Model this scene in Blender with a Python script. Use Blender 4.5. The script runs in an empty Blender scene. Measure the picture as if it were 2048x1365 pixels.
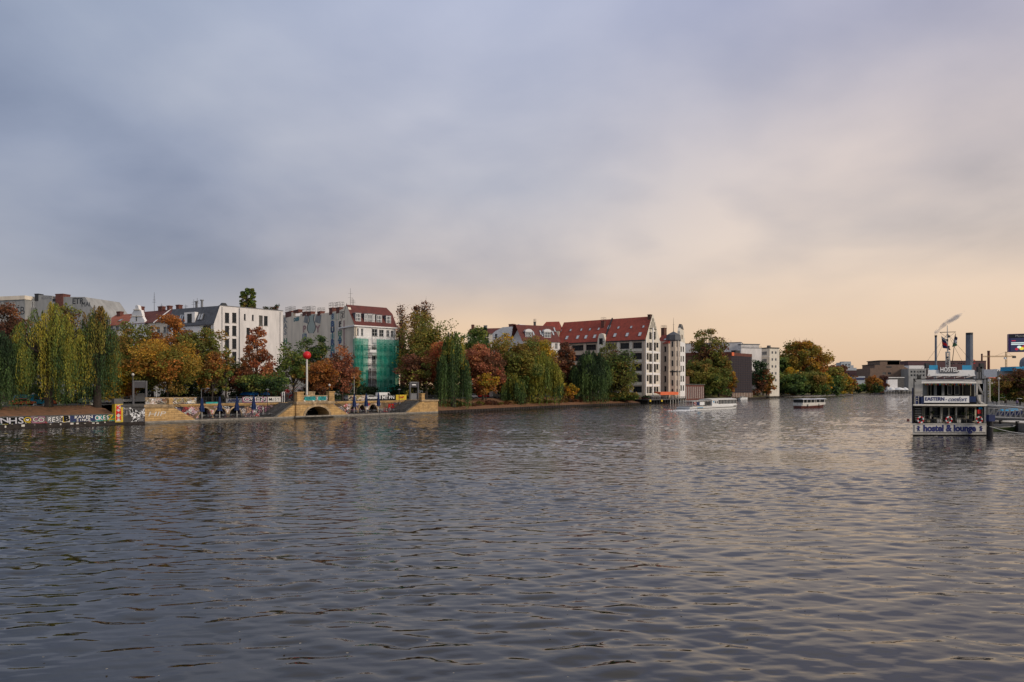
import bpy, math, random
import numpy as np
from mathutils import Vector, Matrix
from mathutils.geometry import tessellate_polygon

# ------------------------------------------------------------------ camera, sky, sun, exposure
FP, CX, YH, EH = 1365.0, 1024.0, 777.0, 7.0      # focal length, centre, horizon row, eye height
sc = bpy.context.scene
cam = bpy.data.objects.new("camera", bpy.data.cameras.new("camera"))
sc.collection.objects.link(cam); sc.camera = cam
cam.location = (0, 0, EH); cam.rotation_euler = (math.radians(90), 0, 0)
cam.data.sensor_width = 36; cam.data.lens = 24.0
cam.data.shift_y = (YH - 682.5) / 2048
cam.data.clip_start = 0.5; cam.data.clip_end = 20000
SUN_EL, SUN_AZ = math.radians(24), math.radians(124)   # azimuth measured from +Y towards +X
world = bpy.data.worlds.new("World"); sc.world = world; world.use_nodes = True
nt = world.node_tree; nt.nodes.clear()
def wn(t, **k):
    n = nt.nodes.new(t)
    for a, b in k.items(): setattr(n, a, b)
    return n
def wmath(op, a, b=None, c=None, clamp=False):
    n = wn('ShaderNodeMath', operation=op, use_clamp=clamp)
    for i, v in enumerate((a, b, c)):
        if v is None: continue
        if isinstance(v, (int, float)): n.inputs[i].default_value = v
        else: nt.links.new(v, n.inputs[i])
    return n.outputs[0]
def wramp(fac, stops):
    n = wn('ShaderNodeValToRGB'); r = n.color_ramp
    while len(r.elements) < len(stops): r.elements.new(0.5)
    for e, (p, c) in zip(r.elements, stops): e.position = p; e.color = (*c, 1)
    nt.links.new(fac, n.inputs[0]); return n.outputs[0]
def wmix(f, a, b, bt='MIX'):
    n = wn('ShaderNodeMix', data_type='RGBA', blend_type=bt)
    for s, v in ((n.inputs[0], f), (n.inputs[6], a), (n.inputs[7], b)):
        if isinstance(v, (int, float)): s.default_value = v
        elif isinstance(v, tuple): s.default_value = (*v, 1)
        else: nt.links.new(v, s)
    return n.outputs[2]
def lin(r, g, b):
    f = lambda c: (c/255/12.92) if c/255 <= 0.04045 else ((c/255+0.055)/1.055)**2.4
    return (f(r), f(g), f(b))
sky = wn('ShaderNodeTexSky', sky_type='NISHITA', sun_disc=False)
sky.sun_elevation = SUN_EL; sky.sun_rotation = SUN_AZ; sky.air_density = 1.5; sky.dust_density = 3
bg1 = wn('ShaderNodeBackground'); bg1.inputs[1].default_value = 0.07
nt.links.new(sky.outputs[0], bg1.inputs[0])
tc = wn('ShaderNodeTexCoord'); sp = wn('ShaderNodeSeparateXYZ'); nt.links.new(tc.outputs['Generated'], sp.inputs[0])
X_, Y_, Z_ = sp.outputs
az = wmath('ARCTAN2', X_, Y_)                    # 0 ahead, + to the right
el = wmath('ABSOLUTE', wmath('ARCSINE', Z_))
elN = wmath('DIVIDE', el, math.radians(90))      # 0 horizon .. 1 zenith ; frame top ~ 0.33
# broken cloud layer seen in perspective: direction divided by height
pl = wn('ShaderNodeCombineXYZ')
zz = wmath('ADD', wmath('ABSOLUTE', Z_), 0.30)
nt.links.new(wmath('DIVIDE', X_, zz), pl.inputs[0]); nt.links.new(wmath('DIVIDE', Y_, zz), pl.inputs[1])
def wnoise(scale, detail, rough, off, dist=0.0):
    m = wn('ShaderNodeMapping'); m.inputs['Location'].default_value = off
    nt.links.new(pl.outputs[0], m.inputs[0])
    n = wn('ShaderNodeTexNoise'); n.inputs['Scale'].default_value = scale; n.inputs['Detail'].default_value = detail
    n.inputs['Roughness'].default_value = rough; n.inputs['Distortion'].default_value = dist
    nt.links.new(m.outputs[0], n.inputs[0]); return n.outputs[0]
nA = wnoise(0.75, 4, 0.45, (3.1, 7.7, 0), 0.3)
nB = wnoise(2.2, 6, 0.52, (11.3, 2.2, 0), 0.2)
cool = wramp(elN, [(0.0, lin(184, 178, 178)), (0.07, lin(174, 175, 183)), (0.17, lin(164, 170, 186)), (0.33, lin(180, 188, 203)), (0.5, lin(198, 196, 200)), (1.0, lin(212, 207, 206))])
warm = wramp(elN, [(0.0, lin(213, 180, 148)), (0.05, lin(227, 200, 173)), (0.13, lin(232, 213, 197)), (0.21, lin(210, 198, 196)), (0.33, lin(186, 186, 205)), (0.5, lin(198, 196, 200)), (1.0, lin(212, 207, 206))])
mid = wramp(elN, [(0.0, lin(226, 187, 148)), (0.06, lin(228, 199, 170)), (0.10, lin(206, 194, 188)), (0.18, lin(188, 188, 197)), (0.33, lin(182, 188, 209)), (0.5, lin(198, 196, 200)), (1.0, lin(212, 207, 206))])
azw = wmath('ADD', az, wmath('MULTIPLY', wmath('SUBTRACT', nA, 0.5), 0.5))
def sstep(x, a, b):
    n = wn('ShaderNodeMapRange', interpolation_type='SMOOTHSTEP'); nt.links.new(x, n.inputs[0])
    n.inputs[1].default_value = a; n.inputs[2].default_value = b; return n.outputs[0]
f1 = sstep(azw, -0.66, -0.04)
f2 = sstep(azw, -0.06, 0.62)
f3 = sstep(azw, 1.25, 2.3)                    # past the glow it turns back to plain overcast
col = wmix(f2, wmix(f1, cool, mid), warm)
col = wmix(f3, col, cool)
cl = wmath('ADD', wmath('MULTIPLY', nA, 0.76), wmath('MULTIPLY', nB, 0.24))
dark = wramp(cl, [(0.36, lin(184, 193, 210)), (0.46, lin(222, 227, 237)), (0.58, lin(255, 255, 255))])
damp = sstep(elN, 0.02, 0.14)
col = wmix(damp, col, wmix(1.0, col, dark, 'MULTIPLY'))
bg2 = wn('ShaderNodeBackground'); bg2.inputs[1].default_value = 1.12
nt.links.new(col, bg2.inputs[0])
mx = wn('ShaderNodeMixShader'); mx.inputs[0].default_value = 0.93
nt.links.new(bg1.outputs[0], mx.inputs[1]); nt.links.new(bg2.outputs[0], mx.inputs[2])
wo = wn('ShaderNodeOutputWorld'); nt.links.new(mx.outputs[0], wo.inputs[0])
sl = bpy.data.lights.new("sun", 'SUN'); sl.energy = 2.0; sl.angle = math.radians(12); sl.color = (1.0, 0.86, 0.70)
so = bpy.data.objects.new("sun", sl); sc.collection.objects.link(so)
sd = Vector((math.sin(SUN_AZ)*math.cos(SUN_EL), math.cos(SUN_AZ)*math.cos(SUN_EL), math.sin(SUN_EL)))
so.rotation_euler = sd.to_track_quat('Z', 'Y').to_euler(); so.location = (100, 0, 120)
vs = sc.view_settings; vs.view_transform = 'Standard'; vs.look = 'None'; vs.exposure = 0.0; vs.gamma = 1.0
vs.use_curve_mapping = False
sc.render.engine = 'CYCLES'; sc.cycles.max_bounces = 6; sc.cycles.transparent_max_bounces = 12
sc.cycles.sample_clamp_indirect = 4

# ------------------------------------------------------------------ helpers
R = random.Random(7)
C = sc.collection
def W(px, py, Y): return Vector(((px-CX)/FP*Y, Y, EH-(py-YH)/FP*Y))
def G(px, py, z=0.0):
    Y = FP*(EH-z)/(py-YH); return Vector(((px-CX)/FP*Y, Y, z))
def pw(Y): return Y/FP                       # metres per photo pixel at depth Y
class Pl:
    """a plane with axes U (along), V (up), Wn (outward)"""
    def __init__(s, O, U, V=(0, 0, 1)):
        s.O = Vector(O); s.U = Vector(U).normalized(); s.V = Vector(V).normalized(); s.N = s.U.cross(s.V)
    @staticmethod
    def px(x0, Y0, x1, Y1, z=0.0):
        a = Vector(((x0-CX)/FP*Y0, Y0, z)); b = Vector(((x1-CX)/FP*Y1, Y1, z)); p = Pl(a, b-a); p.L = (b-a).length; return p
    def pt(s, u, v, w=0.0): return s.O + s.U*u + s.V*v + s.N*w
    def uv(s, x, y, w=0.0):
        e = Vector((0, 0, EH)); d = Vector(((x-CX)/FP, 1, -(y-YH)/FP)); O = s.O + s.N*w
        t = (O-e).dot(s.N)/d.dot(s.N); q = e+d*t-s.O
        return q.dot(s.U), q.dot(s.V)
    def u(s, x, w=0.0): return s.uv(x, YH, w)[0]
    def side(s, u, w=0.0, left=False):
        """facade plane running away from this one at position u (outward = +U, or -U if left)"""
        if left:
            q = Pl(s.pt(u, 0, w), s.N); 
        else:
            q = Pl(s.pt(u, 0, w), -s.N)
        return q
    def mat(s, u, v, w=0.0):
        p = s.pt(u, v, w); m = Matrix.Identity(4)
        for i in range(3):
            m[i][0] = s.U[i]; m[i][1] = s.V[i]; m[i][2] = s.N[i]; m[i][3] = p[i]
        return m
XY = Pl((0, 0, 0), (1, 0, 0))
def link(o, parent=None):
    C.objects.link(o)
    if parent is not None: o.parent = parent
    return o
def tag(o, label=None, cat=None, group=None, kind=None):
    if label: o['label'] = label
    if cat: o['category'] = cat
    if group: o['group'] = group
    if kind: o['kind'] = kind
    return o
def thing(name, loc, label, cat, group=None):
    o = bpy.data.objects.new(name, None); o.location = loc; o.empty_display_size = 0.5; C.objects.link(o)
    return tag(o, label, cat, group)
class MB:
    def __init__(s): s.v = []; s.f = []; s.m = []
    def face(s, pts, mi=0):
        k = len(s.v); s.v += [tuple(p) for p in pts]; s.f.append(tuple(range(k, k+len(pts)))); s.m.append(mi)
    def box(s, pl, u0, u1, v0, v1, w0, w1, mi=0, taper=0.0):
        k = len(s.v)
        for (a, b, c) in ((u0,v0,w0),(u1,v0,w0),(u1,v1,w0),(u0,v1,w0),(u0,v0,w1),(u1,v0,w1),(u1,v1,w1),(u0,v1,w1)):
            if taper and b == v1: a = a + taper*((u0+u1)/2-a); c = c + taper*((w0+w1)/2-c)
            s.v.append(tuple(pl.pt(a, b, c)))
        for f in ((0,3,2,1),(4,5,6,7),(0,1,5,4),(1,2,6,5),(2,3,7,6),(3,0,4,7)):
            s.f.append(tuple(k+i for i in f)); s.m.append(mi)
        return s
    def bx(s, x0, x1, y0, y1, z0, z1, mi=0):
        k = len(s.v)
        s.v += [(x0,y0,z0),(x1,y0,z0),(x1,y1,z0),(x0,y1,z0),(x0,y0,z1),(x1,y0,z1),(x1,y1,z1),(x0,y1,z1)]
        for f in ((0,3,2,1),(4,5,6,7),(0,1,5,4),(1,2,6,5),(2,3,7,6),(3,0,4,7)):
            s.f.append(tuple(k+i for i in f)); s.m.append(mi)
        return s
    def prism(s, pl, pts, w0, w1, mi=0):
        """polygon of (u,v) extruded between w0 and w1"""
        k = len(s.v); n = len(pts)
        for w in (w0, w1):
            for (a, b) in pts: s.v.append(tuple(pl.pt(a, b, w)))
        tri = tessellate_polygon([[Vector((a, b, 0)) for a, b in pts]])
        for t in tri:
            s.f.append(tuple(k+n+i for i in t)); s.m.append(mi); s.f.append(tuple(k+i for i in reversed(t))); s.m.append(mi)
        for i in range(n):
            j = (i+1) % n; s.f.append((k+i, k+j, k+n+j, k+n+i)); s.m.append(mi)
        return s
    def sweep(s, pl, prof, u0, u1, mi=0):
        """profile of (w,v) extruded along u"""
        k = len(s.v); n = len(prof)
        for u in (u0, u1):
            for (w, v) in prof: s.v.append(tuple(pl.pt(u, v, w)))
        tri = tessellate_polygon([[Vector((a, b, 0)) for a, b in prof]])
        for t in tri:
            s.f.append(tuple(k+n+i for i in t)); s.m.append(mi); s.f.append(tuple(k+i for i in reversed(t))); s.m.append(mi)
        for i in range(n):
            j = (i+1) % n; s.f.append((k+i, k+n+i, k+n+j, k+j)); s.m.append(mi)
        return s
    def tube(s, p0, p1, r0, r1=None, n=6, mi=0, cap=True):
        r1 = r0 if r1 is None else r1
        p0 = Vector(p0); p1 = Vector(p1); d = (p1-p0)
        if d.length < 1e-6: return s
        d.normalize(); a = d.orthogonal().normalized(); b = d.cross(a); k = len(s.v)
        for p, r in ((p0, r0), (p1, r1)):
            for i in range(n):
                t = 2*math.pi*i/n; s.v.append(tuple(p + a*(math.cos(t)*r) + b*(math.sin(t)*r)))
        for i in range(n):
            j = (i+1) % n; s.f.append((k+i, k+j, k+n+j, k+n+i)); s.m.append(mi)
        if cap: s.f.append(tuple(k+n+i for i in range(n))); s.m.append(mi)
        return s
    def path(s, pts, r, n=5, mi=0):
        for a, b in zip(pts[:-1], pts[1:]): s.tube(a, b, r, r, n, mi)
        return s
    def lathe(s, c, prof, n=16, mi=0):
        """prof of (r,z) round the vertical through c"""
        k = len(s.v); c = Vector(c)
        for (r, z) in prof:
            for i in range(n):
                t = 2*math.pi*i/n; s.v.append((c.x+r*math.cos(t), c.y+r*math.sin(t), c.z+z))
        for q in range(len(prof)-1):
            for i in range(n):
                j = (i+1) % n; s.f.append((k+q*n+i, k+q*n+j, k+(q+1)*n+j, k+(q+1)*n+i)); s.m.append(mi)
        return s
    def holed(s, pl, u0, u1, v0, v1, holes, depth=0.25, mi=0, w=0.0):
        us = sorted({u0, u1, *[h[0] for h in holes], *[h[1] for h in holes]}); us = [x for x in us if u0 <= x <= u1]
        vs_ = sorted({v0, v1, *[h[2] for h in holes], *[h[3] for h in holes]}); vs_ = [x for x in vs_ if v0 <= x <= v1]
        for a, b in zip(us[:-1], us[1:]):
            run = None
            for c, d in zip(vs_[:-1], vs_[1:]):
                m = ((a+b)/2, (c+d)/2)
                inside = any(h[0] < m[0] < h[1] and h[2] < m[1] < h[3] for h in holes)
                if not inside: s.face([pl.pt(a,c,w), pl.pt(b,c,w), pl.pt(b,d,w), pl.pt(a,d,w)], mi)
        for (a, b, c, d) in holes:
            for (p, q) in (((a,c),(b,c)), ((b,c),(b,d)), ((b,d),(a,d)), ((a,d),(a,c))):
                s.face([pl.pt(*p, w), pl.pt(*q, w), pl.pt(*q, w-depth), pl.pt(*p, w-depth)], mi)
        return s
    def holedpoly(s, pl, outer, holes, depth=0.4, mi=0, w=0.0):
        loops = [outer]+holes; allp = [p for l in loops for p in l]
        k = len(s.v); s.v += [tuple(pl.pt(a, b, w)) for a, b in allp]
        for t in tessellate_polygon([[Vector((a, b, 0)) for a, b in l] for l in loops]):
            s.f.append(tuple(k+i for i in t)); s.m.append(mi)
        for l in holes:
            for i in range(len(l)):
                p, q = l[i], l[(i+1) % len(l)]
                s.face([pl.pt(*p, w), pl.pt(*q, w), pl.pt(*q, w-depth), pl.pt(*p, w-depth)], mi)
        return s
    def mesh(s, name, mats, off=None, smooth=False):
        me = bpy.data.meshes.new(name); v = s.v
        if off is not None: v = [(a-off[0], b-off[1], c-off[2]) for a, b, c in v]
        me.from_pydata(v, [], s.f)
        for m in (mats if isinstance(mats, (list, tuple)) else [mats]): me.materials.append(m)
        if any(s.m): me.polygons.foreach_set('material_index', s.m)
        if smooth: me.polygons.foreach_set('use_smooth', [True]*len(s.f))
        me.update(); return me
    def build(s, name, mats, parent=None, smooth=False, **k):
        off = parent_loc(parent)
        if parent is None:
            c = Vector([(min(a[i] for a in s.v)+max(a[i] for a in s.v))/2 for i in range(3)]); c.z = min(a[2] for a in s.v)
            o = bpy.data.objects.new(name, s.mesh(name, mats, c, smooth)); o.location = c
        else:
            o = bpy.data.objects.new(name, s.mesh(name, mats, off, smooth))
        link(o, parent); return tag(o, **k)
def parent_loc(p):
    v = Vector((0, 0, 0))
    while p is not None: v += Vector(p.location); p = p.parent
    return v
def place(name, me, M, parent):
    """shared mesh placed by world matrix M under an unrotated parent"""
    o = bpy.data.objects.new(name, me); M = M.copy(); M.translation -= parent_loc(parent)
    o.matrix_basis = M; return link(o, parent)
def copy_tree(o, parent=None, loc=None, rz=None, sx=None):
    c = o.copy(); C.objects.link(c)
    if parent is not None: c.parent = parent
    if loc is not None: c.location = loc
    if rz is not None: c.rotation_euler = (0, 0, rz)
    if sx is not None: c.scale = sx
    for ch in list(o.children): copy_tree(ch, c)
    return c

# ------------------------------------------------------------------ materials
MATS = {}
def mat(name, col, rough=0.8, var=0.12, scale=1.5, metal=0.0, bump=0.0, bscale=8.0, col2=None, emit=None, spec=0.4, streak=0.0):
    if name in MATS: return MATS[name]
    m = bpy.data.materials.new(name); m.use_nodes = True; t = m.node_tree; b = t.nodes['Principled BSDF']
    b.inputs['Roughness'].default_value = rough; b.inputs['Metallic'].default_value = metal
    b.inputs['Specular IOR Level'].default_value = spec
    if emit: b.inputs['Emission Color'].default_value = (*emit[0], 1); b.inputs['Emission Strength'].default_value = emit[1]
    g = t.nodes.new('ShaderNodeNewGeometry')
    n = t.nodes.new('ShaderNodeTexNoise'); n.inputs['Scale'].default_value = scale; n.inputs['Detail'].default_value = 6
    n.inputs['Roughness'].default_value = 0.65
    mp = t.nodes.new('ShaderNodeMapping'); t.links.new(g.outputs['Position'], mp.inputs[0]); t.links.new(mp.outputs[0], n.inputs[0])
    if streak: mp.inputs['Scale'].default_value = (1, 1, streak)
    r = t.nodes.new('ShaderNodeValToRGB'); r.color_ramp.elements[0].position = 0.3; r.color_ramp.elements[1].position = 0.7
    c2 = col2 if col2 else tuple(c*(1-var*2) for c in col)
    r.color_ramp.elements[0].color = (*c2, 1); r.color_ramp.elements[1].color = (*[min(1, c*(1+var*0.5)) for c in col], 1)
    t.links.new(n.outputs[0], r.inputs[0]); t.links.new(r.outputs[0], b.inputs['Base Color'])
    if bump:
        n2 = t.nodes.new('ShaderNodeTexNoise'); n2.inputs['Scale'].default_value = bscale; n2.inputs['Detail'].default_value = 4
        t.links.new(g.outputs['Position'], n2.inputs[0]); bp = t.nodes.new('ShaderNodeBump'); bp.inputs['Strength'].default_value = bump
        bp.inputs['Distance'].default_value = 0.1; t.links.new(n2.outputs[0], bp.inputs['Height']); t.links.new(bp.outputs[0], b.inputs['Normal'])
    MATS[name] = m; return m
def brickmat(name, c1, c2, mortar, bw=1.0, bh=0.4, ang=0.0, rough=0.85, msize=0.03, dirt=0.5, dcol=(0.03,0.025,0.02)):
    """coursed masonry: coordinate along the wall direction ang (radians) and height"""
    if name in MATS: return MATS[name]
    m = bpy.data.materials.new(name); m.use_nodes = True; t = m.node_tree; b = t.nodes['Principled BSDF']
    b.inputs['Roughness'].default_value = rough; b.inputs['Specular IOR Level'].default_value = 0.25
    g = t.nodes.new('ShaderNodeNewGeometry'); s = t.nodes.new('ShaderNodeSeparateXYZ'); t.links.new(g.outputs['Position'], s.inputs[0])
    def mm(op, a, bb):
        n = t.nodes.new('ShaderNodeMath'); n.operation = op
        for i, v in enumerate((a, bb)):
            if isinstance(v, (int, float)): n.inputs[i].default_value = v
            else: t.links.new(v, n.inputs[i])
        return n.outputs[0]
    al = mm('ADD', mm('MULTIPLY', s.outputs[0], math.cos(ang)), mm('MULTIPLY', s.outputs[1], math.sin(ang)))
    cb = t.nodes.new('ShaderNodeCombineXYZ'); t.links.new(al, cb.inputs[0]); t.links.new(s.outputs[2], cb.inputs[1])
    br = t.nodes.new('ShaderNodeTexBrick'); t.links.new(cb.outputs[0], br.inputs[0])
    br.inputs['Color1'].default_value = (*c1, 1); br.inputs['Color2'].default_value = (*c2, 1); br.inputs['Mortar'].default_value = (*mortar, 1)
    br.inputs['Scale'].default_value = 1.0; br.inputs['Brick Width'].default_value = bw; br.inputs['Row Height'].default_value = bh
    br.inputs['Mortar Size'].default_value = msize
    n = t.nodes.new('ShaderNodeTexNoise'); n.inputs['Scale'].default_value = 0.45; n.inputs['Detail'].default_value = 8; n.inputs['Roughness'].default_value = 0.7
    t.links.new(g.outputs['Position'], n.inputs[0])
    r = t.nodes.new('ShaderNodeValToRGB'); r.color_ramp.elements[0].position = 0.45; r.color_ramp.elements[1].position = 0.75
    r.color_ramp.elements[0].color = (0, 0, 0, 1); r.color_ramp.elements[1].color = (dirt, dirt, dirt, 1); t.links.new(n.outputs[0], r.inputs[0])
    mx = t.nodes.new('ShaderNodeMix'); mx.data_type = 'RGBA'; t.links.new(r.outputs[0], mx.inputs[0]); t.links.new(br.outputs[0], mx.inputs[6]); mx.inputs[7].default_value = (*dcol, 1)
    t.links.new(mx.outputs[2], b.inputs['Base Color'])
    bp = t.nodes.new('ShaderNodeBump'); bp.inputs['Strength'].default_value = 0.5; bp.inputs['Distance'].default_value = 0.05; bp.invert = True
    t.links.new(br.outputs['Fac'], bp.inputs['Height']); t.links.new(bp.outputs[0], b.inputs['Normal'])
    MATS[name] = m; return m
def tilemat(name, c1, c2, dark, pitch=0.35):
    """pantile roof: courses by height, ribs by noise"""
    if name in MATS: return MATS[name]
    m = mat(name, c1, 0.8, 0.2, 0.8, col2=c2, bump=0.3, bscale=3.0); t = m.node_tree; b = t.nodes['Principled BSDF']
    src = b.inputs['Base Color'].links[0].from_socket
    g = t.nodes.new('ShaderNodeNewGeometry'); wv = t.nodes.new('ShaderNodeTexWave'); wv.wave_type = 'BANDS'; wv.bands_direction = 'Z'
    wv.inputs['Scale'].default_value = 1.0/pitch*0.32; wv.inputs['Distortion'].default_value = 0.6; t.links.new(g.outputs['Position'], wv.inputs[0])
    r = t.nodes.new('ShaderNodeValToRGB'); r.color_ramp.elements[0].color = (0.62, 0.62, 0.62, 1); r.color_ramp.elements[1].color = (1, 1, 1, 1)
    t.links.new(wv.outputs[0], r.inputs[0])
    n = t.nodes.new('ShaderNodeTexNoise'); n.inputs['Scale'].default_value = 5.0; t.links.new(g.outputs['Position'], n.inputs[0])
    mx = t.nodes.new('ShaderNodeMix'); mx.data_type = 'RGBA'; mx.blend_type = 'MULTIPLY'; mx.inputs[0].default_value = 0.8
    t.links.new(src, mx.inputs[6]); t.links.new(r.outputs[0], mx.inputs[7])
    m2 = t.nodes.new('ShaderNodeMix'); m2.data_type = 'RGBA'; r2 = t.nodes.new('ShaderNodeValToRGB')
    r2.color_ramp.elements[0].position = 0.55; r2.color_ramp.elements[1].position = 0.75; r2.color_ramp.elements[1].color = (.35, .35, .35, 1)
    t.links.new(n.outputs[0], r2.inputs[0]); t.links.new(r2.outputs[0], m2.inputs[0]); t.links.new(mx.outputs[2], m2.inputs[6]); m2.inputs[7].default_value = (*dark, 1)
    t.links.new(m2.outputs[2], b.inputs['Base Color']); return m
def graffitimat(name, base, amount=0.5, scale=0.9, sat=1.0, palette=None):
    """spray paint in overlapping shapes on a dirty wall (flat print)"""
    if name in MATS: return MATS[name]
    m = mat(name, base, 0.75, 0.35, 0.7, bump=0.2, bscale=5); t = m.node_tree; b = t.nodes['Principled BSDF']
    src = b.inputs['Base Color'].links[0].from_socket
    g = t.nodes.new('ShaderNodeNewGeometry')
    ns = t.nodes.new('ShaderNodeTexNoise'); ns.inputs['Scale'].default_value = scale*1.2; ns.inputs['Detail'].default_value = 2
    t.links.new(g.outputs['Position'], ns.inputs[0])
    av = t.nodes.new('ShaderNodeVectorMath'); av.operation = 'ADD'; sv = t.nodes.new('ShaderNodeVectorMath'); sv.operation = 'SCALE'; sv.inputs['Scale'].default_value = 1.6
    t.links.new(ns.outputs['Color'], sv.inputs[0]); t.links.new(g.outputs['Position'], av.inputs[0]); t.links.new(sv.outputs[0], av.inputs[1])
    v = t.nodes.new('ShaderNodeTexVoronoi'); v.inputs['Scale'].default_value = scale; t.links.new(av.outputs[0], v.inputs[0])
    sx = t.nodes.new('ShaderNodeSeparateColor'); t.links.new(v.outputs['Color'], sx.inputs[0])
    rp = t.nodes.new('ShaderNodeValToRGB'); rp.color_ramp.interpolation = 'CONSTANT'
    pal = palette or [(0.02,0.02,0.03), (0.7,0.7,0.72), (0.05,0.08,0.35), (0.55,0.2,0.3), (0.75,0.72,0.7), (0.6,0.5,0.05), (0.03,0.3,0.25), (0.35,0.03,0.03)]
    while len(rp.color_ramp.elements) < len(pal): rp.color_ramp.elements.new(0.5)
    for i, (e, c) in enumerate(zip(rp.color_ramp.elements, pal)): e.position = i/len(pal); e.color = (*c, 1)
    t.links.new(sx.outputs[0], rp.inputs[0])
    w2 = t.nodes.new('ShaderNodeTexVoronoi'); w2.feature = 'DISTANCE_TO_EDGE'; w2.inputs['Scale'].default_value = scale*2.3; t.links.new(av.outputs[0], w2.inputs[0])
    ln = t.nodes.new('ShaderNodeMath'); ln.operation = 'LESS_THAN'; ln.inputs[1].default_value = 0.07; t.links.new(w2.outputs['Distance'], ln.inputs[0])
    mL = t.nodes.new('ShaderNodeMix'); mL.data_type = 'RGBA'; t.links.new(ln.outputs[0], mL.inputs[0]); t.links.new(rp.outputs[0], mL.inputs[6])
    r3 = t.nodes.new('ShaderNodeMath'); r3.operation = 'GREATER_THAN'; r3.inputs[1].default_value = 0.5; t.links.new(sx.outputs[1], r3.inputs[0])
    c3 = t.nodes.new('ShaderNodeMix'); c3.data_type = 'RGBA'; t.links.new(r3.outputs[0], c3.inputs[0]); c3.inputs[6].default_value = (.02, .02, .03, 1); c3.inputs[7].default_value = (.8, .8, .8, 1)
    t.links.new(c3.outputs[2], mL.inputs[7])
    th = t.nodes.new('ShaderNodeMath'); th.operation = 'LESS_THAN'; th.inputs[1].default_value = amount; t.links.new(sx.outputs[2], th.inputs[0])
    fm = t.nodes.new('ShaderNodeMix'); fm.data_type = 'RGBA'; t.links.new(th.outputs[0], fm.inputs[0]); t.links.new(src, fm.inputs[6]); t.links.new(mL.outputs[2], fm.inputs[7])
    t.links.new(fm.outputs[2], b.inputs['Base Color']); return m
M = {}
M['plaster_white'] = mat('plaster_white', (0.76, 0.72, 0.69), 0.85, 0.13, 0.5, streak=0.25)
M['plaster_warm'] = mat('plaster_warm', (0.82, 0.72, 0.58), 0.85, 0.14, 0.3, streak=0.2)
M['plaster_bright'] = mat('plaster_bright', (0.82, 0.80, 0.78), 0.85, 0.08, 0.5)
M['plaster_beige'] = mat('plaster_beige', (0.56, 0.47, 0.38), 0.85, 0.12, 0.5, streak=0.4)
M['plaster_cream'] = mat('plaster_cream', (0.74, 0.68, 0.57), 0.85, 0.12, 0.5, streak=0.4)
M['concrete'] = mat('concrete', (0.34, 0.34, 0.33), 0.9, 0.18, 0.4, bump=0.2, streak=0.3)
M['concrete_dark'] = mat('concrete_dark', (0.12, 0.115, 0.11), 0.9, 0.3, 0.8, bump=0.3)
M['stone_grey'] = mat('stone_grey', (0.22, 0.21, 0.19), 0.9, 0.3, 1.2, bump=0.3)
M['asphalt'] = mat('asphalt', (0.055, 0.055, 0.058), 0.9, 0.2, 0.6, bump=0.2)
M['earth'] = mat('earth', (0.24, 0.11, 0.05), 0.95, 0.3, 1.2, bump=1.0, bscale=4, col2=(0.09, 0.05, 0.025))
M['grass'] = mat('grass', (0.06, 0.075, 0.02), 0.95, 0.3, 0.6, bump=0.8, bscale=5, col2=(0.10, 0.055, 0.02))
M['city_ground'] = mat('city_ground', (0.11, 0.105, 0.09), 0.95, 0.3, 0.03)
M['roof_slate'] = mat('roof_slate', (0.085, 0.09, 0.105), 0.55, 0.2, 1.0, bump=0.2)
M['roof_red'] = tilemat('roof_red', (0.36, 0.065, 0.04), (0.22, 0.045, 0.03), (0.1, 0.03, 0.02))
M['roof_darkred'] = tilemat('roof_darkred', (0.17, 0.045, 0.035), (0.10, 0.03, 0.026), (0.05, 0.02, 0.02))
M['roof_orange'] = tilemat('roof_orange', (0.42, 0.12, 0.06), (0.26, 0.08, 0.05), (0.1, 0.04, 0.03))
M['brick_red'] = mat('brick_red', (0.17, 0.065, 0.05), 0.9, 0.25, 2.0)
M['brick_brown'] = mat('brick_brown', (0.16, 0.085, 0.06), 0.9, 0.25, 0.8)
M['metal_dark'] = mat('metal_dark', (0.025, 0.027, 0.03), 0.5, 0.2, 3)
M['metal_grey'] = mat('metal_grey', (0.17, 0.175, 0.19), 0.5, 0.15, 2)
M['metal_light'] = mat('metal_light', (0.55, 0.56, 0.58), 0.4, 0.1, 2, metal=0.3)
M['white'] = mat('white_paint', (0.78, 0.78, 0.77), 0.45, 0.06, 1.5)
M['offwhite'] = mat('offwhite_paint', (0.60, 0.57, 0.52), 0.6, 0.12, 1.5)
M['black'] = mat('black_paint', (0.009, 0.009, 0.010), 0.8, 0.2, 2, spec=0.15)
M['blue'] = mat('blue_cloth', (0.006, 0.024, 0.10), 0.8, 0.25, 3)
M['bright_blue'] = mat('bright_blue', (0.01, 0.20, 0.62), 0.6, 0.1, 2)
M['sky_blue'] = mat('sky_blue', (0.01, 0.28, 0.52), 0.5, 0.08, 2)
M['navy'] = mat('navy', (0.01, 0.025, 0.12), 0.6, 0.3, 2)
M['red'] = mat('red_paint', (0.62, 0.012, 0.015), 0.35, 0.06, 1)
M['orange'] = mat('orange_cloth', (0.75, 0.16, 0.06), 0.7, 0.1, 1)
M['yellow'] = mat('yellow_paint', (0.66, 0.46, 0.03), 0.6, 0.25, 2.5)
M['teal'] = mat('teal_paint', (0.02, 0.38, 0.36), 0.6, 0.32, 2.5)
M['pink'] = mat('pink_paint', (0.42, 0.19, 0.28), 0.6, 0.35, 2.5)
M['green'] = mat('green_paint', (0.03, 0.22, 0.09), 0.6, 0.3, 2.5)
M['rubber'] = mat('rubber', (0.015, 0.015, 0.015), 0.8, 0.1, 2)
M['bark'] = mat('bark', (0.045, 0.035, 0.028), 0.95, 0.3, 3, bump=0.6, bscale=6)
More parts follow.
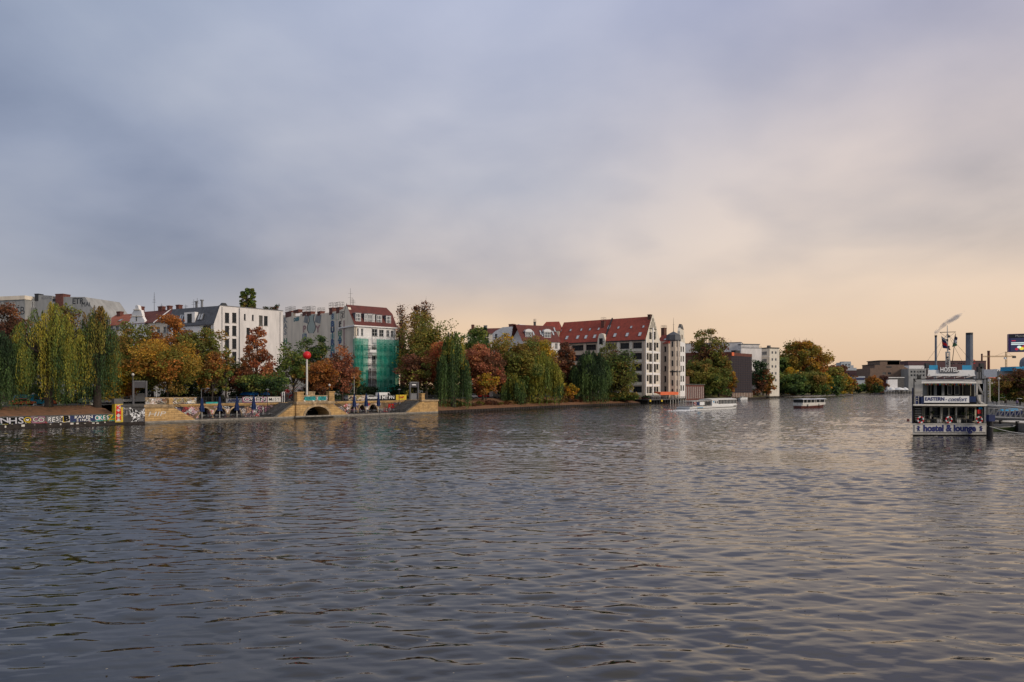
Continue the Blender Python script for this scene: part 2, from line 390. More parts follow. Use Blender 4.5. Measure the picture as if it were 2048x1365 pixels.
M['skin'] = mat('skin', (0.45, 0.26, 0.19), 0.6, 0.05, 1)
M['foam'] = mat('water_foam', (0.75, 0.75, 0.76), 0.7, 0.1, 1.5)
M['quay_lower'] = mat('quay_lower', (0.035, 0.026, 0.022), 0.8, 0.45, 1.5, bump=0.4)
M['glass'] = mat('window_glass', (0.016, 0.020, 0.024), 0.16, 0.3, 0.4, spec=0.28)
M['glass_pale'] = mat('window_glass_pale', (0.10, 0.11, 0.12), 0.1, 0.4, 0.4, spec=0.8)
M['curtain'] = mat('window_curtain', (0.13, 0.12, 0.105), 0.4, 0.3, 0.8)
M['skylight'] = mat('skylight_glass', (0.55, 0.57, 0.60), 0.15, 0.15, 1.0, spec=0.8)
# ------------------------------------------------------------------ water
def make_water():
    rng = np.random.default_rng(11)
    # rows: dense near the viewpoint, thinning out with distance
    k = np.concatenate([np.arange(630, 262, -0.95), np.arange(262, 28, -0.46)]); near = FP*EH/k
    far = np.geomspace(near[-1]*1.012, 1900, 60)
    rad = np.concatenate([np.array([3.0, 8.0]), near, far]); NR = len(rad)
    NA = 600; ang = np.linspace(-math.radians(62), math.radians(62), NA)
    dens = np.linspace(-1, 1, NA); ang = math.radians(43)*dens + math.radians(22)*dens**7
    A, Rr = np.meshgrid(ang, rad); Rr = Rr/np.cos(np.clip(A, -1.1, 1.1))
    X = Rr*np.sin(A); Y = Rr*np.cos(A)
    Xh = X.copy(); Yh = Y.copy(); Hh = np.zeros_like(X)
    # patches of livelier and calmer water
    pat = np.zeros_like(X)
    for _ in range(9):
        th = rng.uniform(0, math.pi*2); lam = rng.uniform(18, 70)
        pat += np.sin((X*math.cos(th)+Y*1.6*math.sin(th))*2*math.pi/lam + rng.uniform(0, 6.28))
    pat = np.clip(0.97+0.15*pat, .35, 1.6)
    nearf = np.clip((Rr-12)/28, 0, 1); amp0 = pat*(0.62+0.38*nearf)
    N = 110
    for i in range(N):
        lam = math.exp(rng.normal(math.log(.95), 0.52)) if i % 9 else rng.uniform(2.5, 7)
        th = math.radians(90) + rng.normal(0, 0.30) + (0.16 if i % 3 else -0.50)
        if rng.uniform() < 0.15: th += rng.uniform(-1.2, 1.2)
        s = 0.0150*(1.0 if lam < 2.4 else 0.6)
        kk = 2*math.pi/lam; a = s/kk; ph = (X*math.cos(th)+Y*math.sin(th))*kk + rng.uniform(0, 6.28)
        Hh += a*np.sin(ph)*amp0
        c = a*0.9*np.cos(ph)*amp0; Xh -= c*math.cos(th); Yh -= c*math.sin(th)
    fade = np.clip(1-(Rr-900)/900, 0, 1); Hh *= fade
    me = bpy.data.meshes.new('water')
    V = np.stack([Xh, Yh, Hh], -1).reshape(-1, 3).astype(np.float32)
    idx = np.arange(NR*NA).reshape(NR, NA)
    F = np.stack([idx[:-1, :-1], idx[:-1, 1:], idx[1:, 1:], idx[1:, :-1]], -1).reshape(-1, 4).astype(np.int32)
    me.vertices.add(len(V)); me.vertices.foreach_set('co', V.ravel())
    me.loops.add(F.size); me.loops.foreach_set('vertex_index', F.ravel())
    me.polygons.add(len(F)); me.polygons.foreach_set('loop_start', np.arange(0, F.size, 4, dtype=np.int32))
    me.polygons.foreach_set('loop_total', np.full(len(F), 4, dtype=np.int32))
    me.polygons.foreach_set('use_smooth', np.ones(len(F), dtype=bool)); me.update(); me.validate()
    m = bpy.data.materials.new('river_water'); m.use_nodes = True; t = m.node_tree; b = t.nodes['Principled BSDF']
    b.inputs['Base Color'].default_value = (0.009, 0.007, 0.0055, 1); b.inputs['Roughness'].default_value = 0.012; b.inputs['IOR'].default_value = 1.65
    b.inputs['Specular IOR Level'].default_value = 0.5
    g = t.nodes.new('ShaderNodeNewGeometry')
    def noise(sc_, sx, sy, det=3):
        mp = t.nodes.new('ShaderNodeMapping'); mp.inputs['Scale'].default_value = (sx, sy, 1); mp.inputs['Rotation'].default_value = (0, 0, 0.25)
        n = t.nodes.new('ShaderNodeTexNoise'); n.inputs['Scale'].default_value = sc_; n.inputs['Detail'].default_value = det; n.inputs['Roughness'].default_value = 0.55
        t.links.new(g.outputs['Position'], mp.inputs[0]); t.links.new(mp.outputs[0], n.inputs[0]); return n.outputs[0]
    def bump(h, dist, st, prev=None):
        bp = t.nodes.new('ShaderNodeBump'); bp.inputs['Strength'].default_value = 1.0; bp.inputs['Distance'].default_value = dist
        t.links.new(h, bp.inputs['Height']); t.links.new(st, bp.inputs['Strength'])
        if prev: t.links.new(prev, bp.inputs['Normal'])
        return bp.outputs[0]
    ln = t.nodes.new('ShaderNodeVectorMath'); ln.operation = 'LENGTH'; t.links.new(g.outputs['Position'], ln.inputs[0])
    # ripples finer than the mesh matter more the farther the water is from the fine grid
    mr = t.nodes.new('ShaderNodeMapRange'); mr.inputs[1].default_value = 30; mr.inputs[2].default_value = 200; mr.inputs[3].default_value = 0.08; mr.inputs[4].default_value = 0.85
    t.links.new(ln.outputs['Value'], mr.inputs[0])
    mr2 = t.nodes.new('ShaderNodeMapRange'); mr2.inputs[1].default_value = 60; mr2.inputs[2].default_value = 240; mr2.inputs[3].default_value = 0.0; mr2.inputs[4].default_value = 0.9
    t.links.new(ln.outputs['Value'], mr2.inputs[0])
    n1 = bump(noise(1.1, 0.55, 1.3, 3), 0.27, mr.outputs[0])
    n2 = bump(noise(0.34, 0.45, 1.5, 4), 0.75, mr2.outputs[0], n1)
    t.links.new(n2, b.inputs['Normal'])
    me.materials.append(m)
    o = bpy.data.objects.new('water', me); link(o); tag(o, kind='structure', label='grey rippled river water reflecting the evening sky')
make_water()

# ------------------------------------------------------------------ banks and ground
ZS = 3.6                                                    # level of the promenade and street
LB = [(-300,870),(0,859),(180,852.3),(240,850),(290,849),(876,827),(950,823.3),(1080,816.5),(1200,811.5),(1290,808.3),(1370,804),(1420,799.5),(1500,798),(1540,795),(1620,791.5),(1700,789),(1850,785.5)]
lb = [G(x, y) for x, y in LB]
lb = [lb[0]+(lb[0]-lb[1])*8] + lb + [lb[-1]+Vector((350, 60, 0)), lb[-1]+Vector((2500, 300, 0))]
def offs(line, d):
    out = []
    for i, p in enumerate(line):
        a = line[max(0, i-1)]; b = line[min(len(line)-1, i+1)]; t = (b-a); t.z = 0; t.normalize()
        out.append(Vector((p.x - t.y*d, p.y + t.x*d, p.z)))
    return out
def strip(mb, A, B, mi=0, cuts=1):
    for i in range(len(A)-1):
        mb.face([A[i], A[i+1], B[i+1], B[i]], mi)
def zed(line, z): return [Vector((p.x, p.y, z)) for p in line]
def slope_section(i0, i1, ztop, name, material, n=5, wid=12):
    """sloping bank behind a quay edge, subdivided and roughened"""
    L = lb[i0:i1+1]; pts = []
    for a, b in zip(L[:-1], L[1:]):
        k = max(1, int((b-a).length/2.5)); pts += [a.lerp(b, j/k) for j in range(k)]
    pts.append(L[-1]); full = []
    prev = None
    for j in range(n+1):
        f = j/n; row = offs(pts, 0.45+f*wid)
        z = ztop + (ZS-0.02-ztop)*f
        row = [Vector((p.x+R.uniform(-.2, .2), p.y+R.uniform(-.2, .2), z+(R.uniform(-.16, .16) if 0 < j < n else 0))) for p in row]
        full.append(row)
    mb = MB()
    for a, b in zip(full[:-1], full[1:]): strip(mb, a, b)
    mb.build(name, M[material], smooth=True, kind='structure')
slope_section(0, 4, 2.0, 'leafy_bank', 'earth')
slope_section(6, 10, 0.7, 'leafy_bank', 'earth')
slope_section(10, 18, 0.7, 'grassy_bank', 'grass', wid=9)
# the land of the left bank as one sheet to the horizon, starting behind the slopes and the terrace
mb = MB()
PT = Pl(lb[5], lb[6]-lb[5]); PT.L = (lb[6]-lb[5]).length
inner = offs(lb, 12.3)
inner[5] = PT.pt(0, 0, -7.0); inner[6] = PT.pt(PT.L, 0, -7.0)
inner = zed(inner, ZS)
fars = [Vector((-3500, -40, ZS))] + [Vector((-4200 + i*420, 1500+i*400, ZS)) for i in range(len(inner)-2)] + [Vector((9000, 5200, ZS))]
strip(mb, inner, fars)
mb.build('ground', M['city_ground'], kind='structure', label='city ground behind the left bank of the river')
# the street along the promenade
st0 = zed(offs(lb, 17)[1:11], ZS+0.004); st1 = zed(offs(lb, 27)[1:11], ZS+0.004)
st0[4] = PT.pt(0, ZS+.004, -15); st0[5] = PT.pt(PT.L, ZS+.004, -15); st1[4] = PT.pt(0, ZS+.004, -26); st1[5] = PT.pt(PT.L, ZS+.004, -26)
mb = MB(); strip(mb, st0, st1); mb.build('road', M['asphalt'], kind='structure', label='asphalt street along the promenade behind the trees')
# vertical quay edges where there is only low sheet piling
mb = MB()
def wallstrip(mb, A, z0, z1, thick=0.45, mi=0):
    B = offs(A, thick)
    strip(mb, zed(A, z0), zed(A, z1), mi); strip(mb, zed(A, z1), zed(B, z1), mi)
wallstrip(mb, lb[6:19], -1.0, 0.7)
L = lb[6:11]
for a, b in zip(L[:-1], L[1:]):
    pl = Pl(a, b-a); Ln = (b-a).length
    for j in range(int(Ln/1.6)): mb.box(pl, j*1.6, j*1.6+.28, -1, .62, 0.0, 0.16, 0)
mb.build('sheet_piling', M['quay_lower'], kind='structure', label='low rusty sheet piling along the water below the willows')
# right bank
rb = [Vector(p) for p in ((96, -60, 0), (96, 100, 0), (101, 128, 0), (113, 160, 0), (140, 215, 0), (330, 540, 0), (700, 1135, 0), (1050, 1190, 0), (3300, 1420, 0))]
ZR = 2.6
mb = MB(); strip(mb, zed(rb, ZR), [Vector((3800, -60+i*150, ZR)) for i in range(len(rb))])
mb.build('ground', M['city_ground'], kind='structure', label='paved ground of the right bank')
mb = MB()
for a, b in zip(rb[:-1], rb[1:]): mb.face([Vector((a.x, a.y, -1)), Vector((b.x, b.y, -1)), Vector((b.x, b.y, ZR)), Vector((a.x, a.y, ZR))])
mb.build('embankment_wall', M['stone_grey'], kind='structure', label='stone embankment of the right bank')

# ------------------------------------------------------------------ quay walls on the left, with painted lettering
FONT = {}
def text(name, s, pl, u, v, w, size, material, parent, sx=1.0, ext=0.01, offset=0.0, rot=0.0, align='CENTER', shear=0.0, vert=False, space=1.0):
    cu = bpy.data.curves.new(name, 'FONT'); cu.body = s; cu.size = size; cu.extrude = ext; cu.align_x = align; cu.align_y = 'CENTER'
    cu.offset = offset; cu.shear = shear; cu.space_character = space; cu.resolution_u = 3
    cu.materials.append(material)
    to_ = bpy.data.objects.new(name, cu); me = bpy.data.meshes.new_from_object(to_); me.name = name; bpy.data.objects.remove(to_)
    M4 = pl.mat(u, v, w) @ Matrix.Rotation(rot, 4, 'Z') @ Matrix.Diagonal((sx, 1, 1, 1))
    return place(name, me, M4, parent)
def gtext(s, pl, u, v, w, size, material, parent, sx=1.0, line='black', seed=0):
    """hand sprayed lettering: every letter tilted, scaled and outlined on its own"""
    rr = random.Random(len(s)*7+int(u*13)+seed); adv = size*.66*sx; u0_ = u-adv*(len(s)-1)/2
    for i, ch in enumerate(s):
        r_ = rr.uniform(-.16, .16); sz = size*rr.uniform(.92, 1.18); vv = v+rr.uniform(-.06, .06)*size; x = u0_+adv*i
        text('lettering', ch, pl, x, vv, w, sz, M[line], parent, sx, .004, size*.075, r_)
        text('lettering', ch, pl, x, vv, w+.012, sz, material, parent, sx, .004, size*.012, r_)
def dirpl(a, b): p = Pl(a, b-a); p.L = (b-a).length; return p
sand_ang = math.atan2(PT.U.y, PT.U.x)
M['sandstone'] = brickmat('sandstone', (0.62, 0.40, 0.17), (0.48, 0.30, 0.125), (0.28, 0.18, 0.09), 1.3, 0.42, sand_ang, dirt=0.85, dcol=(0.10, 0.07, 0.045))
M['sandstone_trim'] = mat('sandstone_trim', (0.50, 0.36, 0.21), 0.9, 0.3, 1.0, col2=(0.15, 0.11, 0.07))
M['wall_paint'] = graffitimat('wall_paint', (0.12, 0.11, 0.10), 0.8, 0.75)
M['terrace_paint'] = graffitimat('terrace_paint', (0.20, 0.135, 0.08), 0.6, 0.9, palette=[(0.4,0.05,0.05), (0.5,0.35,0.4), (0.02,0.02,0.03), (0.45,0.40,0.38), (0.40,0.22,0.14), (0.10,0.06,0.15)])
M['dark_paint'] = graffitimat('dark_paint', (0.085, 0.08, 0.078), 0.3, 0.7, palette=[(0.12,0.04,0.03), (0.2,0.19,0.19), (0.02,0.02,0.02), (0.14,0.10,0.04)])
M['rail_paint'] = graffitimat('rail_paint', (0.30, 0.25, 0.18), 0.6, 1.4, palette=[(0.02,0.02,0.03), (0.5,0.48,0.45), (0.25,0.12,0.06), (0.4,0.3,0.1)])
PQ0 = dirpl(lb[1], lb[2]); PQ = dirpl(lb[2], lb[4]); PD = dirpl(lb[4], lb[5])
qw = thing('quay_wall', PQ.pt(0, 0, 0), 'low river wall covered in bright graffiti at the far left, NHS in white letters', 'wall')
mb = MB()
uE = PQ.u(229)
mb.box(PQ0, -60, PQ0.L, 0.8, 2.0, -0.8, 0); mb.box(PQ, 0, uE, 0.8, 2.0, -0.8, 0)
mb.build('painted_face', M['wall_paint'], qw)
mb = MB(); mb.box(PQ0, -60, PQ0.L, -1, 0.8, -0.8, 0.35); mb.box(PQ, 0.0, uE, -1, 0.8, -0.8, 0.35)
mb.build('lower_face', M['quay_lower'], qw)
mb = MB(); mb.box(PQ0, -60, PQ0.L, 2.0, 2.14, -0.85, 0.06); mb.box(PQ, 0.0, uE, 2.0, 2.14, -0.85, 0.06)
mb.build('coping', M['concrete_dark'], qw)
mb = MB()
u = 0.6
while u < uE-1:
    mb.box(PQ, u, u+R.uniform(.15, .5), 0.35+R.uniform(-.15, .2), 0.62+R.uniform(-.1, .1), 0.35, 0.365); u += R.uniform(0.7, 2.4)
mb.build('paint_spots', M['offwhite'], qw, kind='stuff')
M['nhs'] = mat('paint_silver', (0.50, 0.50, 0.55), 0.6, 0.1, 2)
def panel(mb_, pl, px0, px1, v0, v1, w, mi=0): mb_.box(pl, pl.u(px0), pl.u(px1), v0, v1, w-0.01, w, mi)
for (x0, x1, mt) in ((0, 50, 'black'), (132, 140, 'offwhite'), (140, 192, 'navy'), (192, 206, 'teal'), (206, 229, 'green'), (62, 90, 'pink'), (94, 120, 'metal_grey'), (126, 139, 'yellow')):
    mb = MB(); panel(mb, PQ, x0, x1, 0.86, 1.97, 0.012 + 0.002*(x0 % 5)); mb.build('painted_panel', M[mt], qw)
ux = lambda x: PQ.u(x)
for s, x, sz, mt, sx in (('N', 9, 1.5, 'nhs', 1.25), ('H', 26, 1.5, 'nhs', 1.25), ('S', 42, 1.5, 'nhs', 1.25), ('Q', 55, 1.3, 'yellow', 1.2), ('CO', 77, 1.2, 'offwhite', 1.1), ('RES', 107, 1.1, 'white', 1.0), ('B', 133, 1.2, 'black', 1.2), ('KAVEN', 167, 0.75, 'white', 1.45), ('SINCE', 167, 0.62, 'white', 1.45), ('OKES', 205, 1.1, 'white', 1.0), ('Z', 222, 1.2, 'yellow', 1.3)):
    v = 1.42 if s not in ('KAVEN', 'SINCE') else (1.68 if s == 'KAVEN' else 1.12)
    gtext(s, PQ, ux(x), v, 0.04, sz, M[mt], qw, sx*(1.0 if len(s) < 3 else .82))
# yellow painted pilaster with red letters, then the dark wall
pil = thing('painted_pilaster', PQ.pt(uE, 0, 0), 'tall yellow wall pillar with red letters between the graffiti wall and dark wall', 'pillar')
u1 = PQ.u(245)
mb = MB(); mb.box(PQ, uE, u1, 0.5, 4.0, -1.2, 0.3); mb.build('shaft', M['yellow'], pil)
mb = MB(); mb.box(PQ, uE+0.25, u1-0.45, 0.7, 3.8, 0.3, 0.31); mb.build('pale_panel', M['offwhite'], pil)
mb = MB(); mb.box(PQ, uE-.1, u1+.1, -1, 0.5, -1.2, 0.4); mb.build('base', M['quay_lower'], pil)
mb = MB(); mb.box(PQ, uE-.1, u1+.1, 4.0, 5.0, -1.2, 0.2); mb.build('cap', M['concrete_dark'], pil)
for s, v in (('K', 3.25), ('M', 2.3), ('H', 1.3)): text('lettering', s, PQ, (uE+u1)/2-.1, v, 0.33, 1.15, M['red'], pil, 1.15, offset=0.04)
dw = thing('river_wall', PD.pt(0, 0, 0), 'dark stained concrete river wall between yellow pillar and sandstone terrace', 'wall')
mb = MB(); mb.box(PD, 0, PD.L, 0.5, 3.4, -1.2, 0.0); mb.build('face', M['dark_paint'], dw)
mb = MB(); mb.box(PD, 0, PD.L, -1, 0.5, -1.2, 0.3); mb.build('lower_face', M['quay_lower'], dw)
mb = MB(); mb.box(PD, 0, PD.L, 3.4, 3.85, -1.4, 0.25); mb.build('coping', M['concrete_dark'], dw)
for j in range(6):
    a = PD.L*(j+.3)/6.2; mb = MB(); mb.box(PD, a, a+PD.L/9, 0.7, 3.2, 0, 0.08); mb.build('panel', M['dark_paint'], dw)

# ------------------------------------------------------------------ the sandstone river terrace
T = PT
def tu(x, w=0.0): return T.u(x, w)
def tv(x, y, w=0.0): return T.uv(x, y, w)[1]
BW = -7.0                                                      # back wall behind the lower quay
ter = thing('river_terrace', T.pt(T.L/2, 0, 0), 'sandstone river terrace with arches, stairs and graffiti below the promenade', 'terrace')
mb = MB(); mb.box(T, 0, T.L, -1, 0.5, BW, 0.0); mb.build('lower_quay', M['stone_grey'], ter)
mb = MB(); mb.box(T, 0, T.L, 0.22, 0.56, -0.5, 0.14); mb.build('quay_kerb', mat('kerb_stone', (0.30, 0.27, 0.23), 0.9, 0.25, 1.5), ter)
def arcpts(uc, r, v0, vtop, n=14):
    return [(uc+r*math.cos(math.pi*i/n), v0+(vtop-v0)*math.sin(math.pi*i/n)) for i in range(n+1)]
# back wall with arches
arches = []
for (a, b, top) in ((399, 422, 816), (427, 454, 816), (458, 483, 815.5), (700, 714, 811), (717, 731, 810), (737, 755, 809)):
    ua, ub = tu(a, BW), tu(b, BW); arches.append(((ua+ub)/2, (ub-ua)/2, 0.52, tv((a+b)/2, top, BW)))
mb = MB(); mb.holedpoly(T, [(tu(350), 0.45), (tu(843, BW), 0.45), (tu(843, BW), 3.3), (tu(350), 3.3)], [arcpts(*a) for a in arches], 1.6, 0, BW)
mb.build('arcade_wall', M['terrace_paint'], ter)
for (uc, r, v0, vt) in arches:
    mb = MB()
    P_ = arcpts(uc, r, v0, vt, 14); Q_ = arcpts(uc, r+0.28, v0, vt+0.28, 14)
    for i in range(14): mb.prism(T, [P_[i], Q_[i], Q_[i+1], P_[i+1]], BW, BW+0.10)
    mb.build('arch_surround', M['sandstone_trim'], ter)
mb = MB(); mb.box(T, tu(350), T.L, 0.4, 3.5, BW-2.2, BW-1.6); mb.build('vault_shade_wall', M['black'], ter)  # black wall standing in for the shade deep inside the arches
mb = MB(); mb.box(T, tu(350), tu(843), 3.3, 3.62, BW-0.5, BW+0.35); mb.box(T, tu(350), tu(843), 3.1, 3.3, BW-.2, BW+0.18); mb.build('cornice', M['sandstone'], ter)
# bastions and stair cheeks (front plane)
def cheek(name, pts, w0=-0.7, w1=0.0, m='sandstone'):
    mb = MB(); mb.prism(T, pts, w0, w1); return mb.build(name, M[m], ter)
u290, u345, u392 = 0.0, tu(345), tu(392)
mb = MB(); mb.box(T, u290, u345, 0.5, 3.3, BW, 0.0); mb.build('bastion', M['sandstone'], ter)
mb = MB(); mb.box(T, u290-.2, u345+.15, 3.3, 3.75, BW, 0.25); mb.box(T, u290-.1, u345+.1, 3.12, 3.3, BW, 0.12); mb.build('cornice', M['sandstone_trim'], ter)
cheek('stair_cheek', [(u345, 0.5), (u392, 0.5), (u345, 3.3)])
text('lettering', 'HIP', T, (u290+u345)/2-.5, 1.9, 0.02, 1.3, M['offwhite'], ter, 1.7, shear=0.2)
u843, uR = tu(843), T.L
u815 = tu(815)
mb = MB(); mb.box(T, u843, uR, 0.5, 3.4, BW, 0.0); mb.build('bastion', M['sandstone'], ter)
mb = MB(); mb.box(T, u843-.15, uR+.2, 3.4, 3.8, BW, 0.25); mb.build('cornice', M['sandstone_trim'], ter)
cheek('stair_cheek', [(u815, 0.5), (u843, 0.5), (u843, 3.4)])
u590, u665, u555, u697 = tu(590), tu(665), tu(556), tu(697)
uc, rr, vt = tu(632), (tu(656)-tu(608))/2, tv(632, 813)
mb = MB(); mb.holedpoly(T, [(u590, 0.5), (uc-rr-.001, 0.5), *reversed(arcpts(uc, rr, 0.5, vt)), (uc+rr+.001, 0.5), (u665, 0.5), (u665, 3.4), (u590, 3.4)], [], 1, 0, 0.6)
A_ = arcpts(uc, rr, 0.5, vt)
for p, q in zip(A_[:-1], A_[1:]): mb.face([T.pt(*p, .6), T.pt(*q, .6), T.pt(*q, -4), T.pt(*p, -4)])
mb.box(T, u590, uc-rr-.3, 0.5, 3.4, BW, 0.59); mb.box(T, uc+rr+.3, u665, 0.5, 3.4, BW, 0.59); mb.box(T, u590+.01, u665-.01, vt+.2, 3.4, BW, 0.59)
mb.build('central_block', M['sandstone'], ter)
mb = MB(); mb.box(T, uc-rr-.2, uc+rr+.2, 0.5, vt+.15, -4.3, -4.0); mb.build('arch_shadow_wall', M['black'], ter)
mb = MB(); Q_ = arcpts(uc, rr+0.55, 0.5, vt+.5)
for i in range(14): mb.prism(T, [A_[i], Q_[i], Q_[i+1], A_[i+1]], 0.6, 0.72)
mb.build('arch_surround', M['sandstone_trim'], ter)
mb = MB(); mb.box(T, u590-.3, u665+.3, 0.3, 0.62, 0, 0.8); mb.build('block_plinth', mat('kerb_stone', (0,0,0)), ter)
# arched window behind the arch opening
mb = MB(); mb.box(T, uc-rr*.55, uc+rr*.4, 1.6, 1.68, -3.9, -3.8); mb.box(T, uc-.05, uc+.05, .6, vt-.4, -3.9, -3.8); mb.build('glazing_bars', M['metal_grey'], ter)
mb = MB(); mb.box(T, u590-.1, u665+.1, 3.4, 3.95, -3, 0.9); mb.box(T, u590, u665, 3.2, 3.4, -3, 0.75); mb.build('cornice', M['sandstone_trim'], ter)
cheek('stair_cheek', [(u555, 0.5), (u590, 0.5), (u590, 3.3)]); cheek('stair_cheek', [(u665, 0.5), (u697, 0.5), (u665, 3.3)])
# stairs
def stairs(ulo, uhi, n=17):
    for i in range(n):
        f0 = ulo+(uhi-ulo)*i/n; mb = MB(); a, b = sorted((f0, uhi)); z = 0.5+3.1*(i+1)/n
        mb.box(T, *sorted((f0, f0+(uhi-ulo)/n)), 0.5, z, BW+.1, -0.72); mb.build('step', M['stone_grey'], ter)
stairs(tu(552), u590); stairs(u697, u665); stairs(u392, u345); stairs(tu(812), u843)
for (ulo, uhi) in ((tu(552), u590), (u697, u665), (u392, u345), (tu(812), u843)):
    for w in (-0.35, BW+.2):
        mb = MB(); mb.tube(T.pt(ulo, 1.5, w), T.pt(uhi, 4.5, w), .05); mb.tube(T.pt(ulo, 1.0, w), T.pt(uhi, 4.0, w), .03)
        for i in range(22):
            f = i/21; mb.tube(T.pt(ulo+(uhi-ulo)*f, 0.5+3.0*f, w), T.pt(ulo+(uhi-ulo)*f, 1.5+3*f, w), .022, n=4)
        mb.build('stair_railing', M['metal_dark'], ter)
# piers and balustrades
for (x0, x1, y0, w) in ((338, 345, 797, 0.1), (591, 604, 784, 0.75), (655, 665.5, 783, 0.75), (843, 849, 787, 0.1)):
    a, b = tu(x0), tu(x1); vtp = tv((x0+x1)/2, y0)
    mb = MB(); mb.box(T, a, b, 3.75, vtp-.25, w-1.2, w); mb.box(T, a-.1, b+.1, vtp-.25, vtp, w-1.3, w+.1); mb.box(T, a-.06, b+.06, 3.7, 4.1, w-1.26, w+.06)
    mb.build('pier', M['sandstone'], ter)
def parapet(x0, x1, v1, w, m='rail_paint', v0=3.75):
    a, b = tu(x0, w), tu(x1, w)
    mb = MB(); mb.box(T, a, b, v0, v1-.15, w-.3, w); mb.build('parapet', M[m], ter)
    mb = MB(); mb.box(T, a-.05, b+.05, v1-.15, v1, w-.38, w+.08); mb.build('parapet_cap', M['sandstone_trim'], ter)
parapet(291, 393, 5.1, BW); parapet(604, 655, 5.35, 0.5); parapet(697, 733, 5.2, BW)
for (x0, x1) in ((607, 629), (634, 650)):
    mb = MB(); mb.box(T, tu(x0), tu(x1), 4.15, 5.05, 0.5, 0.515); mb.build('painted_panel', M['teal'], ter)
text('lettering', 'TERYO', T, tu(618.5), 4.6, 0.54, 0.8, M['navy'], ter, 1.1); text('lettering', 'UPS', T, tu(642.5), 4.6, 0.54, 0.8, M['navy'], ter, 1.1)
def railing(pl, u0, u1, z0, h, w, parent, name='railing', pitch=0.35, m='metal_dark'):
    mb = MB(); mb.box(pl, u0, u1, z0+h-.05, z0+h, w-.03, w+.03); mb.box(pl, u0, u1, z0+.12, z0+.16, w-.02, w+.02)
    n = max(1, int(abs(u1-u0)/pitch))
    for i in range(n+1):
        u = u0+(u1-u0)*i/n; r = .04 if i % 6 == 0 else .022
        mb.box(pl, u-r, u+r, z0, z0+h, w-r, w+r)
    return mb.build(name, M[m], parent)
railing(T, tu(394, BW), tu(575, BW), 3.62, 1.5, BW, ter); railing(T, tu(733, BW), tu(820, BW), 3.62, 1.5, BW, ter)
railing(T, tu(850), tu(876), 3.8, 1.3, -0.4, ter)
# quay railing: low chain fence on the lower quay
railing(T, tu(400), tu(548), 0.55, 1.0, -0.25, ter, 'quay_railing', 0.22); railing(T, tu(700), tu(812), 0.55, 1.0, -0.25, ter, 'quay_railing', 0.22)
# banners and painted boards on the upper railing
def board(x0, x1, v0, v1, w, m, label, cat, txt=None, tm='black', size=0.9, sx=1.0, name='banner'):
    b0 = thing(name, T.pt((tu(x0, w)+tu(x1, w))/2, v0, w), label, cat)
    mb = MB(); mb.box(T, tu(x0, w), tu(x1, w), v0, v1, w-.05, w+.0); mb.build('cloth', M[m], b0)
    if txt: gtext(txt, T, (tu(x0, w)+tu(x1, w))/2, (v0+v1)/2, w+.012, size, M[tm], b0, sx, 'white' if tm == 'black' else 'black')
    return b0
board(485, 535, 3.75, 5.0, BW+.25, 'pink', 'pink banner with black and white graffiti letters on the railing behind the umbrellas', 'banner', 'OZEN', 'black', 1.2, 1.6)
board(535, 562, 3.75, 5.0, BW+.26, 'offwhite', 'pale banner with dark graffiti letters beside the pink banner on the railing', 'banner', 'MUST', 'black', 0.9, 1.15)
board(452, 484, 3.75, 4.7, BW+.24, 'metal_grey', 'grey graffiti board on the railing left of the pink banner', 'board', 'ARMY', 'navy', 0.8, 1.3, 'graffiti_board')
board(412, 440, 3.62, 4.0, BW+.27, 'teal', 'turquoise painted strip low on the terrace railing', 'board', name='painted_strip')
board(762, 791, 3.75, 5.1, BW+.25, 'black', 'black banner with white letters on the railing under the scaffolded house', 'banner', 'MTFN', 'white', 1.3, 1.2)
board(792, 813, 3.75, 5.2, BW+.26, 'yellow', 'yellow banner with red marks on the right part of the terrace railing', 'banner', 'KLAP', 'red', 0.6, 1.2)
gtext('JSE', T, tu(520, BW), 1.9, BW+.03, 1.9, M['pink'], ter, 1.4)
gtext('KE', T, tu(783, BW), 2.0, BW+.03, 1.5, M['red'], ter, 1.1); gtext('AXIS', T, tu(766, BW), 1.1, BW+.03, 0.9, M['offwhite'], ter, 1.2)
gtext('THAI', T, tu(712, BW), 1.2, BW+.04, 1.0, M['pink'], ter, 1.3)
# ------------------------------------------------------------------ buildings
WC = {}
def window(parent, pl, u0, u1, v0, v1, cols=2, rows=2, fm='white', gm='glass', depth=0.22, bar=0.06, name='window', w=0.0):
    W_, H_ = round(u1-u0, 2), round(v1-v0, 2); key = (W_, H_, cols, rows, fm, gm, bar)
    if key not in WC:
        a = MB(); a.bx(-W_/2, W_/2, 0, H_, -0.04, 0.0)
        b = MB(); t = bar*1.4
        b.bx(-W_/2, -W_/2+t, 0, H_, 0, .06); b.bx(W_/2-t, W_/2, 0, H_, 0, .06); b.bx(-W_/2+t, W_/2-t, 0, t, 0, .06); b.bx(-W_/2+t, W_/2-t, H_-t, H_, 0, .06)
        for i in range(1, cols): x = -W_/2+W_*i/cols; b.bx(x-bar/2, x+bar/2, t, H_-t, 0.0, .05)
        for i in range(1, rows): y = H_*i/rows; b.bx(-W_/2+t, W_/2-t, y-bar/2, y+bar/2, 0.0, .045)
        WC[key] = (a.mesh('window', M[gm]), b.mesh('frame', M[fm]))
    g, f = WC[key]
    o = place(name, g, pl.mat((u0+u1)/2, v0, w-depth), parent)
    if fm: link(bpy.data.objects.new('frame', f), o)
    return o
def hpx(pl, x0, y0, x1, y1, w=0.0):
    xm = (x0+x1)/2; return (pl.u(x0, w), pl.u(x1, w), pl.uv(xm, y1, w)[1], pl.uv(xm, y0, w)[1])
